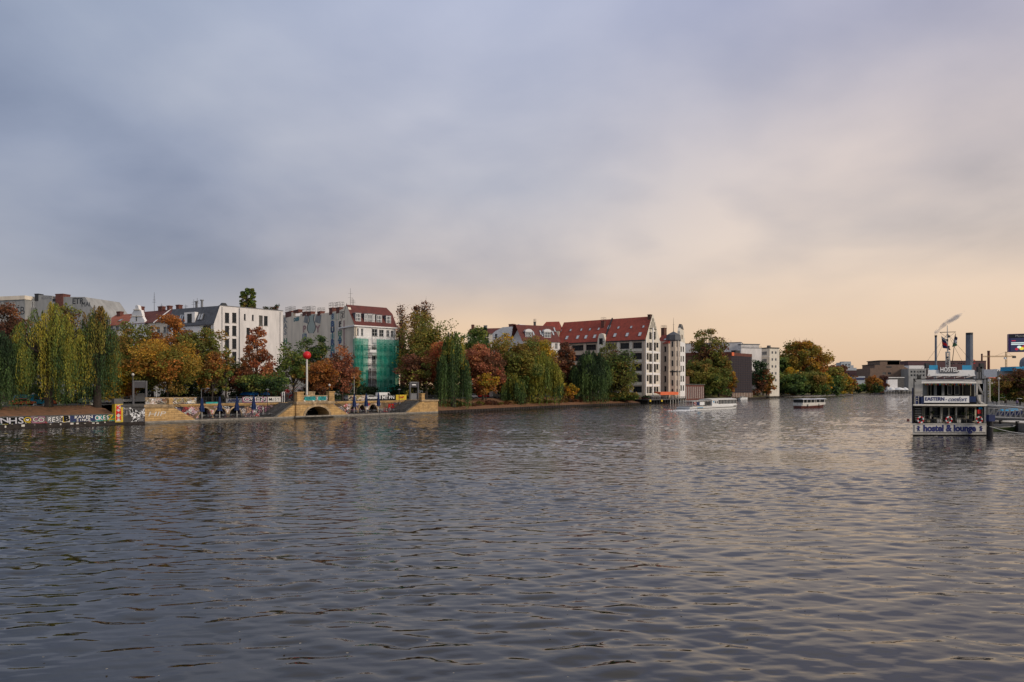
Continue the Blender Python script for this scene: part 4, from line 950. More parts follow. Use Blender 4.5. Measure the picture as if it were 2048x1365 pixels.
mb.face([P(-2.5, vR1, -4.5), P(ru, vR1, -4.5), P(ru, vR1, -7), P(-2.5, vR1, -7)]); mb.face([P(-2.5, vR1, -7), P(ru, vR1, -7), P(G1.L+.5, vE, -12), P(-1.5, vE, -12)]); mb.build('roof', M['roof_darkred'], b)
for q in ((1051, 664, 1064, 678), (1088, 664, 1102, 676)):
    dormer(b, G1, *q, -.8, 4, 4, 'white', 'metal_light'); h = hpx(G1, *q, -.8)
    mb = MB(); uc_, rr_ = (h[0]+h[1])/2, (h[1]-h[0])/2+.3
    mb.prism(G1, [(uc_-rr_, h[3])]+[(uc_-rr_*math.cos(math.pi*i/8), h[3]+1.3*math.sin(math.pi*i/8)) for i in range(1, 8)]+[(uc_+rr_, h[3])], -4.5, -.6); mb.build('dormer_roof', M['metal_light'], b)
sg = slopeplane(G1, vE, vR1, .5, -4.5)
for x, y in ((1081, 666), (1084, 669), (1067, 668), (1106, 667), (1109, 660)): u, v = sg.uv(x, y); skylight(b, sg, u, v, .6, 2.4)
chimney(b, G1, G1.u(1068, -5), G1.u(1071, -5), vR1-1, vR1+1.8, -5.5, -4.5, 'metal_dark', 1.2)

# --- H: long industrial house with the red roof and the river gable
Hh = Pl.px(1112, 348, 1291, 318); vE = zof(1291, 679.5, 318); D = 15.6; vR = 41.2
b = thing('warehouse', Hh.pt(Hh.L, ZS, 0), 'long warehouse with bright red tiled roof, rows of skylights and a tall river gable', 'building')
rows_ = [(685.5, 697), (706.5, 719), (728, 742), (750.5, 764), (773, 785)]
zr = [(Hh.uv(1274.5, c)[1], Hh.uv(1274.5, a)[1]) for a, c in rows_]
rh = [(Hh.u(x0), Hh.u(x1), a, c) for (x0, x1) in ((1118, 1138), (1144, 1168), (1172, 1192), (1215, 1233), (1240.5, 1258), (1266, 1283.5)) for (a, c) in zr]
facade(b, Hh, 0, Hh.L, 2.0, vE, rh, 'plaster_beige', 4, 2, 'metal_dark', 'glass', .45, bar=.12)
body(b, Hh, 0, Hh.L-1.0, D, 2.0, vE-.1, 'plaster_beige')
for x in (1141, 1170, 1213, 1237, 1262, 1287):
    mb = MB(); u = Hh.u(x); mb.box(Hh, u-.7, u+.7, 2, vE-.5, .002, .28); mb.build('pilaster', M['plaster_cream'] if x in (1262, 1237) else M['plaster_beige'], b)
for (a, c) in zr:
    mb = MB(); mb.box(Hh, Hh.u(1214), Hh.u(1285), a-1.5, a-.2, .002, .16); mb.build('spandrel', M['plaster_cream'], b)
mb = MB(); mb.box(Hh, -.2, Hh.L+.1, vE-.5, vE-.02, 0, .7); mb.build('gutter', M['metal_dark'], b)
roofsweep(b, Hh, [(.7, vE), (-D/2, vR), (-D-.5, vE)], -.2, Hh.L-.4, 'roof_red')
mb = MB(); mb.sweep(Hh, [(.9, vE+.1), (-D/2, vR+.6), (-D/2, vR-.2), (.9, vE-.5)], Hh.u(1209)-.35, Hh.u(1209)+.35); mb.build('party_wall', M['metal_dark'], b)
sh = slopeplane(Hh, vE, vR, .7, -D/2)
for x, y in ((1121.5, 662), (1141.5, 661), (1163, 660), (1180, 659.5), (1197.5, 658.5), (1237, 656), (1262.5, 655), (1287, 654)): u, v = sh.uv(x, y); skylight(b, sh, u, v, .8, 1.3)
for x, y in ((1134, 676), (1155.5, 675), (1172, 674.5), (1189.5, 673.5), (1230, 671), (1254.5, 670), (1280, 669), (1218, 655)): u, v = sh.uv(x, y); skylight(b, sh, u, v, 1.3, 2.1)
chimney(b, Hh, Hh.u(1203, -5), Hh.u(1209, -5), vE+2, zof(1206, 641, 335), -6.5, -4.5, 'brick_red', 1.6)
for x in (1296, 1299.5): chimney(b, Hh, Hh.u(x, -7), Hh.u(x+2.4, -7), vR-2, vR+.9, -8.5, -6.5, 'brick_brown')
# hipped link at the left end
H2 = Pl.px(1078, 352, 1118, 349); z1, z2 = zof(1100, 662, 350), zof(1100, 643.5, 354)
mb = MB(); mb.box(H2, 0, H2.L, ZS, z1, -10, 0); mb.build('rear_wing', M['plaster_beige'], b)
mb = MB(); P = H2.pt; ra, rb2 = H2.u(1088), H2.u(1114)
mb.face([P(-.5, z1, .3), P(H2.L+.5, z1, .3), P(rb2, z2, -5), P(ra, z2, -5)]); mb.face([P(-.5, z1, -10), P(-.5, z1, .3), P(ra, z2, -5)]); mb.face([P(H2.L+.5, z1, .3), P(H2.L+.5, z1, -10), P(rb2, z2, -5)]); mb.face([P(H2.L+.5, z1, -10), P(-.5, z1, -10), P(ra, z2, -5), P(rb2, z2, -5)]); mb.build('hipped_roof', M['roof_red'], b)
# stair dormer gable
hd = lambda x, y: (Hh.u(x, .9), Hh.uv(x, y, .9)[1])
mb = MB(); mb.prism(Hh, [hd(1194.5, 800), hd(1211, 800), hd(1211, 686), hd(1209.5, 678), hd(1207, 669), hd(1202.5, 667), hd(1198, 669), hd(1195.5, 678), hd(1194.5, 686)], -4, .9); mb.build('stair_gable', M['plaster_cream'], b)
window(b, Hh, *hpx(Hh, 1198.5, 677, 1205.5, 689, .9), 2, 2, 'metal_dark', 'glass', -.02, w=.9)
for y in (697, 712, 730): window(b, Hh, *hpx(Hh, 1199, y, 1205.5, y+8, .9), 2, 1, 'metal_dark', 'glass', -.02, w=.9)
# river gable
PG = Hh.side(Hh.L)
def cl(x0, x1, rr_): return [hpx(PG, x0, a, x1, c) for a, c in rr_]
inner_ = [(685.5, 702), (708, 724), (728.5, 745), (750.5, 768), (774, 787)]; outer_ = [(686, 696), (707, 720), (728.5, 740), (751, 763), (774, 787)]
rg = cl(1293.2, 1297.2, outer_)+cl(1298.2, 1303.7, inner_)+cl(1306.6, 1311.8, inner_)+cl(1312.6, 1316.6, outer_)
facade(b, PG, 0, D, 2.0, vE, rg, 'plaster_cream', 2, 3, 'metal_dark', 'glass', .14, sill=False, name='gable_wall', bar=.08)
hs = [hpx(PG, 1298.6, 665, 1303.2, 679), hpx(PG, 1307, 664, 1310.6, 680)]
mb = MB(); mb.holedpoly(PG, [(0, vE), (D, vE), (D/2+.4, vR+1.0), (D/2-.4, vR+1.0)], [[(h[0], h[2]), (h[1], h[2]), (h[1], h[3]), (h[0], h[3])] for h in hs], .3, 0, 0); mb.build('gable_top', M['plaster_cream'], b)
for h in hs: window(b, PG, *h, 2, 3, 'metal_dark', 'glass', .12)
mb = MB()
for f in (.30, .38, .46, .54, .62, .70):
    hgt = (vR-vE)*(1-abs(f-.5)*2); mb.box(PG, D*f-.12, D*f+.12, vE+5.5 if .36 < f < .64 else vE+1, vE+hgt, 0, .15)
mb.box(PG, D*.26, D*.74, vE+5.3, vE+5.6, 0, .16); mb.build('timber_frame', M['bark'], b)
mb = MB(); u = PG.u(1305.2); mb.box(PG, u-.45, u+.45, 2, vE+6, 0, .4); mb.box(PG, -.05, .5, 2, vE, 0, .25); mb.box(PG, D-.5, D+.05, 2, vE, 0, .25); mb.build('pier', M['plaster_bright'], b)
for v in [zof(1305, y, 324) for y in (704.5, 726, 748, 771)]:
    for (a, c) in ((.5, u-.5), (u+.5, D-.5)): mb = MB(); mb.box(PG, a, c, v-.5, v+.35, 0.002, .12); mb.build('spandrel', M['plaster_bright'], b)

# --- I: link wing, turret and stepped wing
PI = Pl.px(1312, 340, 1337, 333); vE = zof(1326, 688, 336); vT = zof(1326, 671, 342)
b = thing('warehouse', PI.pt(PI.L/2, ZS, 0), 'narrow beige wing with small red roof between river gable and turret', 'building')
facade(b, PI, 0, PI.L, 2, vE, [hpx(PI, 1322.5, a, 1332.3, c) for a, c in ((693.5, 704.5), (712.5, 724), (732.5, 743), (752.5, 765), (773, 784))], 'plaster_beige', 3, 2, 'metal_dark', 'glass', .3, bar=.1)
body(b, PI, 0, PI.L, 5.5, 2, vE-.1, 'plaster_beige'); roofsweep(b, PI, [(.4, vE), (-4, vT), (-5.5, vT), (-5.5, vE)], 0, PI.L, 'roof_red')
sp_ = slopeplane(PI, vE, vT, .4, -4); skylight(b, sp_, sp_.uv(1331, 679)[0], 3, 1.4, 1.0)
chimney(b, PI, PI.u(1322.5, -5), PI.u(1329, -5), vT-2, zof(1326, 655, 340), -6.5, -4.8, 'brick_brown', 1.2)
cx, Yt = 1347, 336; cpt = W(cx, 777, Yt); cpt.z = 0; rt = 13.2*pw(Yt); vW = zof(cx, 681, Yt)
tw = thing('stair_turret', (cpt.x, cpt.y, 2), 'octagonal beige turret with slit windows, dark bell roof and thin spire', 'tower')
mb = MB(); mb.lathe((cpt.x, cpt.y, 0), [(rt, 1), (rt, vW), (0, vW)], 8); mb.build('wall', M['plaster_beige'], tw)
mb = MB(); mb.lathe((cpt.x, cpt.y, 0), [(rt+.1, vW-.6), (rt+.45, vW), (rt+.2, zof(cx, 671, Yt)), (rt*.55, zof(cx, 667, Yt)), (.15, zof(cx, 663.5, Yt))], 8); mb.build('roof', M['roof_slate'], tw)
mb = MB(); mb.tube((cpt.x, cpt.y, zof(cx, 665, Yt)), (cpt.x, cpt.y, zof(cx, 636, Yt)), .16, .04, 5); mb.tube((cpt.x-.5, cpt.y, zof(cx, 650, Yt)), (cpt.x+.5, cpt.y, zof(cx, 650, Yt)), .05, .05, 4); mb.build('spire', M['metal_dark'], tw)
mb = MB(); z = zof(cx, 744, Yt); mb.lathe((cpt.x, cpt.y, 0), [(rt+.02, z-.3), (rt+.3, z-.1), (rt+.3, z+.2), (rt+.02, z+.3)], 8); mb.build('string_course', M['metal_dark'], tw)
for k in range(8):
    a0, a1 = 2*math.pi*k/8, 2*math.pi*(k+1)/8
    p0 = Vector((cpt.x+rt*math.cos(a0), cpt.y+rt*math.sin(a0), 0)); p1 = Vector((cpt.x+rt*math.cos(a1), cpt.y+rt*math.sin(a1), 0))
    q = Pl(p0, p1-p0)
    if q.N.y > 0.2: continue
    Ls = (p1-p0).length
    if abs(q.N.x) > .95: continue
    for (a, c) in ((684, 695), (703, 714), (721.5, 733), (741, 752), (761, 772), (778, 786)):
        window(tw, q, Ls/2-.35, Ls/2+.35, zof(cx, c, Yt), zof(cx, a, Yt), 1, 2, 'metal_dark', 'glass', -.02)
PW = Pl.px(1357, 333, 1370.5, 353); b = thing('warehouse', PW.pt(PW.L/2, ZS, 0), 'cream wing with curved stepped gable right of the turret', 'building')
pwf = lambda x, y: (PW.u(x), PW.uv(x, y)[1])
rws = [hpx(PW, x0, a, x1, c) for (x0, x1) in ((1361, 1363.4), (1365.4, 1367.8)) for (a, c) in ((693.5, 704.5), (712.5, 724), (732, 744), (752, 764), (771, 782))]
vS = pwf(1363, 684)[1]; facade(b, PW, 0, PW.L, 2, vS, rws, 'plaster_bright', 1, 3, 'metal_dark', 'glass', .06, sill=False)
body(b, PW, 0, PW.L, 9, 2, vS-.1, 'plaster_beige')
mb = MB(); L_ = PW.L; mb.prism(PW, [(0, vS), (L_, vS), (L_*.93, vS+2), (L_*.8, vS+3.2), (L_*.8, vS+5), (L_*.66, vS+7.3), (L_*.5, vS+8.4), (L_*.34, vS+7.3), (L_*.2, vS+5), (L_*.2, vS+3.2), (L_*.07, vS+2)], -1.2, 0); mb.build('gable', M['plaster_cream'], b)
window(b, PW, L_*.42, L_*.58, vS+1.5, vS+3.6, 1, 2, 'metal_dark', 'glass', -.02)
mb = MB(); mb.box(PW, L_*.3, L_*.7, vS+6.5, vS+8.8, -1.4, .2, 0, .4); mb.build('gable_crown', M['concrete_dark'], b)
# restaurant deck with piles and orange awning
Pd = Pl.px(1297, 300, 1372, 330)
dk = thing('river_deck', Pd.pt(Pd.L/2, 0, 0), 'dark restaurant deck on piles below the river gable and turret', 'deck')
mb = MB(); mb.box(Pd, 0, Pd.L, 1.7, 2.1, -9, 0); mb.build('platform', M['concrete_dark'], dk); mb = MB(); mb.box(Pd, 0, Pd.L, -1, 2.0, -9.5, -3); mb.build('deck_shade_block', M['black'], dk)  # the black block imitates the shade beneath the platform
for i in range(15): u = Pd.L*i/14; mb = MB(); mb.tube(Pd.pt(u, -1, -.2), Pd.pt(u, 3.1 if i % 2 else 2.0, -.2), .18, .16, 6); mb.build('pile', M['offwhite'] if i > 7 else M['metal_dark'], dk)
railing(Pd, 0, Pd.L, 2.1, 1.0, -.1, dk)
for i, x in enumerate((1299, 1322)): q = hpx(Pd, x, 800, x+3, 804); mb = MB(); mb.box(Pd, q[0], q[1], q[2], q[3], 0, .1); mb.build('sign_plate', M['yellow'], dk)
aw = thing('awning', Pd.pt(Pd.u(1338), 5.2, -4), 'long orange awning over the restaurant terrace at the turret foot', 'awning')
ua, ub = Pd.u(1321, -3), Pd.u(1357, -3); z0, z1 = zof(1338, 790.5, 318), zof(1338, 785, 318)
mb = MB(); mb.sweep(Pd, [(-3, z0), (-3, z1), (-3.3, z1+.1), (-6.5, z1+.2), (-6.5, z1)], ua, ub); mb.build('canopy', M['orange'], aw)
for f in (0, .33, .66, 1): mb = MB(); u = ua+(ub-ua)*f; mb.tube(Pd.pt(u, 2.1, -3.2), Pd.pt(u, z0+.3, -3.2), .06, .06, 5); mb.build('post', M['white'], aw)
for i in range(9):
    u = ua+(ub-ua)*(i+.5)/9; t_ = thing('cafe_table', Pd.pt(u, 2.1, -2.0), 'small table on the restaurant deck under the orange awning', 'table', 'tables on the restaurant deck')
    mb = MB(); mb.lathe(Pd.pt(u, 2.1, -2), [(.5, .72), (.5, .76), (0, .76)], 8); mb.build('table_top', M['white'], t_); mb = MB(); mb.tube(Pd.pt(u, 2.1, -2), Pd.pt(u, 2.82, -2), .05, .05, 5); mb.build('leg', M['metal_dark'], t_)
# brick sheds
Ps = Pl.px(1370, 356, 1408, 385); b = thing('brick_shed', Ps.pt(Ps.L/2, ZS, 0), 'low red brick shed with pale columns right of the cream wing', 'shed')
z0 = zof(1385, 770, 365); mb = MB(); mb.box(Ps, 0, Ps.L, .5, z0, -8, 0); mb.build('wall', M['brick_red'], b)
for i in range(9): u = Ps.L*(i+.5)/9.2; mb = MB(); mb.box(Ps, u-.3, u+.3, 1.5, z0-1, 0, .3); mb.build('column', M['offwhite'], b)
mb = MB(); mb.box(Ps, -.2, Ps.L+.2, z0, z0+.4, -8.2, .5); mb.build('roof', M['concrete_dark'], b)
mb = MB(); mb.box(Ps, 0, Ps.u(1379), z0, zof(1375, 753, 360), -8, -.1); mb.build('tall_bay', M['brick_brown'], b)
# --- J: white hall, brown brick wall, purple louvre building
J1 = Pl.px(1340, 520, 1482, 500); z1 = zof(1475, 685.5, 500)
b = thing('white_hall', J1.pt(J1.L/2, ZS, 0), 'large plain white block rising behind the bushy tree and brick wall', 'building')
mb = MB(); mb.box(J1, 0, J1.L, ZS, z1, -30, 0); mb.build('wall', M['plaster_white'], b)
J1b = Pl.px(1482, 496, 1523, 500); z2 = zof(1500, 697, 497); z3 = zof(1500, 690, 500)
mb = MB(); mb.box(J1b, 0, J1b.L, ZS, z2, -25, 0); mb.box(J1b, 1, J1b.L-1, z2, z3, -20, -1.5); mb.build('lower_wing', M['plaster_white'], b)
mb = MB(); mb.box(J1, -.2, J1.L+.2, z1, z1+.35, -30, .2); mb.box(J1b, 0, J1b.L, z2, z2+.3, -3, .1); mb.box(J1b, .5, J1b.L-.5, z3, z3+.6, -20, -1); mb.build('roof_edge', M['metal_grey'], b)
J1c = Pl.px(1484, 480, 1521, 484)
railing(J1b, 0, J1b.L, z2+.3, 1.2, -.1, b); antenna(J1, J1.u(1461), z1, -2, 2.2, 'stub aerial on the roof edge of the white hall', 2)
J2 = Pl.px(1340, 455, 1462, 438); J3 = Pl.px(1462, 438, 1503.5, 459); z1 = zof(1462, 704.5, 438)
b = thing('brick_warehouse', J2.pt(J2.L, ZS, 0), 'reddish brown brick block with a dark purple louvred river front', 'building')
mb = MB(); mb.box(J2, 0, J2.L, 1, z1, -14, 0); mb.prism(J3, [(0, 1), (J3.L, 1), (J3.L, zof(1503, 710, 459)), (0, z1)], -14, -.02); mb.build('wall', M['brick_brown'], b)
mb = MB(); mb.box(J2, 0, J2.L, z1-2.2, z1+.1, 0, .15); mb.box(J3, 0, J3.L, z1-2.2, z1-.3, 0, .15); mb.build('roof_band', mat('rust_brick', (.15, .055, .04), .9, .2, 1), b)
M['louvre'] = mat('louvre_metal', (0.024, 0.018, 0.028), .6, .3, 1.0)
nC, nR = 9, 16; zb, zt_ = zof(1480, 786, 448), z1-2.3
cw, ch = J3.L/nC, (zt_-zb)/nR
pm = MB(); pm.bx(.06, cw-.06, .06, ch-.06, 0, .12); pm.bx(.06, cw-.06, ch*.45, ch*.55, .12, .2); pm = pm.mesh('panel', M['louvre'])
for i in range(nC):
    for j in range(nR): place('panel', pm, J3.mat(i*cw, zb+j*ch, 0), b)
mb = MB()
for i in range(14): mb.box(J3, J3.L*i/13-.15, J3.L*i/13+.15, 1, zb, 0, .3)
mb.build('ground_columns', M['plaster_warm'], b)
q = hpx(J2, 1463.5-4, 703, 1462, 711); mb = MB(); mb.box(J3, .3, 3.2, z1-2.4, z1-.2, .15, .5); mb.build('orange_sign', M['orange'], b)
Jh = Pl.px(1471, 446, 1480, 451); mb = MB(); mb.box(Jh, 0, Jh.L, z1-1, z1+1.6, -3, 0); mb.build('roof_hatch', M['metal_dark'], b)
# --- K: cream tower house
K = Pl.px(1521, 520, 1539, 512); z1 = zof(1530, 698, 516)
b = thing('apartment_tower', K.pt(K.L/2, ZS, 0), 'narrow cream tower house with banded windows right of the louvred front', 'building')
facade(b, K, 0, K.L, 1, z1, [hpx(K, 1523, a, 1533.5, a+8) for a in (703, 717.5, 731, 744, 758)], 'plaster_cream', 5, 1, 'white', 'glass', .3, bar=.2)
body(b, K, 0, K.L, 10, 1, z1-.1, 'plaster_cream'); KS = K.side(K.L)
for v_ in range(5):
    for u_ in (2.0, 5.5): window(b, KS, u_, u_+1.6, z1-4-v_*5.2, z1-2-v_*5.2, 2, 1, 'white', 'glass', -.02)
mb = MB(); mb.box(K, -.2, K.L+.2, z1, z1+.9, -10, .3); mb.build('roof_edge', M['concrete_dark'], b)
mb = MB(); mb.box(K, K.L*.6, K.L*.8, z1+.9, z1+2.4, -3, -1); mb.build('roof_box', M['concrete_dark'], b)
for y in (714, 728, 741, 755): mb = MB(); v = zof(1530, y, 516); mb.box(K, 0, K.L, v-.3, v+.2, 0, .4); mb.build('balcony_band', M['plaster_white'], b)

# --- far right skyline
def block(name, label, cat, x0, x1, ytop, Y, m, D=30, ybot=None, wins=None, roofm=None, wm='glass', Y1=None):
    p = Pl.px(x0, Y, x1, Y1 or Y); z = zof((x0+x1)/2, ytop, (Y+(Y1 or Y))/2); zb_ = ZS-1 if ybot is None else zof(x0, ybot, Y)
    b = thing(name, p.pt(p.L/2, zb_, 0), label, cat)
    rects = []
    if wins:
        for (a, c, n, ya, yb) in wins:
            for i in range(n):
                w_ = (c-a)/n; rects.append(hpx(p, a+w_*i+w_*.18, ya, a+w_*(i+1)-w_*.18, yb))
    if rects: facade(b, p, 0, p.L, zb_, z, rects, m, 2, 1, 'metal_grey', wm, .4, sill=False, bar=.15)
    else: mb = MB(); mb.face([p.pt(0, zb_), p.pt(p.L, zb_), p.pt(p.L, z), p.pt(0, z)]); mb.build('wall', M[m], b)
    body(b, p, 0, p.L, D, zb_, z-.02, m)
    if roofm: mb = MB(); mb.box(p, -.4, p.L+.4, z, z+max(.5, pw(Y)*1.2), -D-.4, .5); mb.build('roof_edge', M[roofm], b)
    return b, p, z
M['brick_tan'] = mat('brick_tan', (.20, .135, .10), .9, .15, .3); M['brick_mauve'] = mat('brick_mauve', (.12, .065, .07), .9, .15, .3); M['concrete_pale'] = mat('concrete_pale', (.42, .45, .48), .9, .12, .3)
b, p, z = block('apartment_block', 'white stepped tower block on the horizon left of the brick hall', 'building', 1682, 1702, 725.5, 1300, 'concrete_pale', 20, None, [(1683, 1701, 3, 729, 731.5), (1683, 1701, 3, 734, 736.5)])
mb = MB(); mb.box(p, p.u(1688), p.u(1702), z, zof(1690, 725, 1300)+1.5, -18, -1); mb.box(p, p.L, p.u(1707), ZS, zof(1700, 731, 1300), -20, 0); mb.box(p, p.u(1707), p.u(1713), ZS, zof(1700, 736, 1300), -20, 0); mb.box(p, p.u(1713), p.u(1726), ZS, zof(1700, 739, 1300), -20, 0); mb.build('stepped_wing', M['concrete_pale'], b)
block('factory_hall', 'long low brown hall behind the far left riverside trees', 'building', 1640, 1742, 742.5, 1080, 'brick_mauve', 30, None, [(1660, 1700, 6, 746, 750)], 'brick_brown')
b, p, z = block('factory_hall', 'big stepped tan brick hall in the middle of the far skyline', 'building', 1740, 1816, 737, 1020, 'brick_tan', 40, None, [(1763, 1784, 2, 745, 749.5)])
mb = MB()
for (x0, x1, y) in ((1749, 1808, 730), (1760, 1800, 722.5), (1775, 1799, 721.5)): mb.box(p, p.u(x0), p.u(x1), z, zof(1770, y, 1020), -36, -.0-.5*(y < 725))
mb.prism(p, [(p.u(1800), z), (p.L, z), (p.u(1800), zof(1800, 729, 1020))], -30, -1)
mb.build('upper_tier', M['brick_tan'], b); mb = MB(); mb.box(p, p.u(1760)-1, p.u(1800)+1, zof(1770, 722.5, 1020), zof(1770, 721, 1020), -37, .5); mb.box(p, p.u(1749)-1, p.u(1760), zof(1770, 730, 1020), zof(1770, 729, 1020), -36, .4); mb.build('roof_edge', M['metal_dark'], b)
mb = MB(); mb.box(p, p.u(1773), p.u(1783), zof(1770, 735.5, 1020), zof(1770, 733.3, 1020), 0, .3); mb.build('louvre', M['metal_dark'], b)
block('boat_shed', 'low shed with blue band between the far riverside trees', 'shed', 1708, 1730, 753, 930, 'concrete_pale', 12)[0]
block('blue_screen', 'dark blue panel band above the far low shed', 'panel', 1710, 1730, 756.3, 929, 'navy', .5, 759.5)
block('white_pavilion', 'bright white boxy pavilion on the far jetty', 'building', 1774, 1808, 756, 900, 'concrete_dark', 14, None, None, 'plaster_bright')
block('white_pavilion', 'white cube with open frame on the far jetty', 'building', 1775, 1795, 759.5, 890, 'plaster_bright', 10)
block('power_station', 'long mauve power station hall behind the hostel ship', 'building', 1816, 1972, 723, 1350, 'brick_mauve', 60, None, [(1900, 1930, 6, 726, 729)], 'metal_dark')
block('office_building', 'grey office block with ribbon windows left of the hostel ship', 'building', 1817, 1852, 738, 1000, 'concrete', 25, None, [(1820, 1850, 5, 742, 746), (1820, 1850, 5, 749, 753)])
block('white_hall', 'long white hall below the power station roof', 'building', 1818, 1872, 731.5, 1180, 'plaster_bright', 25, 739)
p = W(1947, 724, 1345); b = thing('round_sign', p, 'round red ring logo on the power station wall', 'sign'); mb = MB()
for i in range(20):
    a0, a1 = math.pi*2*i/24+.5, math.pi*2*(i+1)/24+.5
    mb.face([(p.x+r*math.cos(a), p.y, p.z+r*math.sin(a)) for r, a in ((4.2, a0), (4.2, a1), (2.8, a1), (2.8, a0))])
mb.build('ring', M['red'], b)
def stack(x, w, ytop, ybot, Y, m, label, capm='metal_dark', taper=.9):
    c = W(x, ybot, Y); r = w/2*pw(Y); h = zof(x, ytop, Y)
    b = thing('chimney_stack', (c.x, c.y, ZS), label, 'chimney'); mb = MB()
    mb.lathe((c.x, c.y, 0), [(r, ZS), (r*taper, h-(h-ZS)*.03)], 16); mb.build('shaft', M[m], b, smooth=True)
    mb = MB(); mb.lathe((c.x, c.y, 0), [(r*taper*1.12, h-(h-ZS)*.035), (r*taper*1.12, h), (0, h)], 16); mb.build('crown', M[capm], b)
    if w > 8:
        for k in range(10): mb = MB(); a = 2*math.pi*k/10; mb.tube((c.x+r*math.cos(a), c.y+r*math.sin(a), ZS), (c.x+r*.93*math.cos(a), c.y+r*.93*math.sin(a), h-3), r*.05, r*.05, 4); mb.build('rib', M[m], b)
    return c, h
M['stack_grey'] = mat('stack_grey', (.17, .19, .23), .7, .12, .1)
cs, hs_ = stack(1871.5, 4.4, 671, 760, 1300, 'stack_grey', 'slim dark smoking chimney rising behind the left of the ship')
stack(1938.5, 12.5, 666, 760, 1280, 'stack_grey', 'broad grey chimney with flared top behind the ship'); stack(1963.5, 3.4, 708, 760, 1500, 'brick_red', 'short thin brick chimney left of a taller brick one', 'brick_brown')
stack(1977, 5, 702, 760, 1300, 'brick_red', 'tall tapered brick chimney beside the tower crane', 'brick_brown')
# crane
Yc = 1250; cr = thing('tower_crane', W(2012, 760, Yc), 'yellow tower crane with long jib behind the right bank', 'crane'); M['crane'] = mat('crane_yellow', (.42, .27, .12), .6, .1, 1)
def truss(mb, a, b, r, n, t=.28):
    a, b = Vector(a), Vector(b); d = (b-a).normalized(); s_ = d.orthogonal().normalized(); q = d.cross(s_); cs_ = [s_*r+q*r, s_*r-q*r, -s_*r-q*r, -s_*r+q*r]
    for c in cs_: mb.tube(a+c, b+c, t, t, 4)
    for i in range(n):
        p, p2 = a+(b-a)*i/n, a+(b-a)*(i+1)/n
        for k in range(4): mb.tube(p+cs_[k], p2+cs_[(k+1) % 4], t*.6, t*.6, 3)
mb = MB(); truss(mb, W(2012, 765, Yc), W(2012, 704, Yc), 1.1, 20); mb.build('mast', M['crane'], cr)
mb = MB(); truss(mb, W(1966, 713.5, Yc), W(2030, 713, Yc), .8, 22, .22); mb.build('jib', M['crane'], cr)
mb = MB(); q = W(2028, 714, Yc); mb.bx(q.x-2.5, q.x+2.5, q.y-1.5, q.y+1.5, q.z-2.5, q.z+1.5); mb.build('counterweight', M['concrete_dark'], cr)
mb = MB(); mb.tube(W(2012, 704, Yc), W(1990, 712.5, Yc), .15, .15, 3); mb.tube(W(2012, 704, Yc), W(2026, 712.5, Yc), .15, .15, 3); mb.build('tie_rods', M['metal_dark'], cr)
mb = MB(); q = W(2010, 716, Yc); mb.bx(q.x-1.5, q.x+1.5, q.y-1.5, q.y+1.5, q.z-2.5, q.z+1); mb.build('cab', M['white'], cr)
block('office_building', 'white office block with dark square windows under the crane', 'building', 1994, 2020, 738.5, 700, 'plaster_bright', 20, None, [(1995, 2019, 6, 741, 744), (1995, 2019, 6, 746, 749.5)])
block('office_building', 'flat grey blue building between brick chimneys and white offices', 'building', 1972, 1996, 741, 720, 'concrete', 20, None, [(1974, 1995, 5, 744, 747)])
block('blue_hall', 'bright blue hall at the right edge of the skyline', 'building', 2031, 2075, 733.5, 640, 'sky_blue', 20, 742)
block('low_roof', 'low red and white roofed kiosk row behind the right bank trees', 'building', 1978, 2012, 757, 420, 'plaster_bright', 10, None, None, 'orange')
block('grey_hall', 'dark grey hall between the white offices and the blue hall', 'building', 2016, 2075, 742, 655, 'concrete', 15)
q = W(2052, 760, 800); b = thing('round_tower', (q.x, q.y, ZS), 'mauve round tower with domed top at the right edge', 'tower'); r = 11*pw(800)
mb = MB(); mb.lathe((q.x, q.y, 0), [(r, ZS), (r, zof(0, 727, 800)), (r*.9, zof(0, 721, 800)), (r*.65, zof(0, 717, 800)), (r*.3, zof(0, 714.5, 800)), (0, zof(0, 714, 800))], 20); mb.build('drum', M['stack_grey'], b, smooth=True)
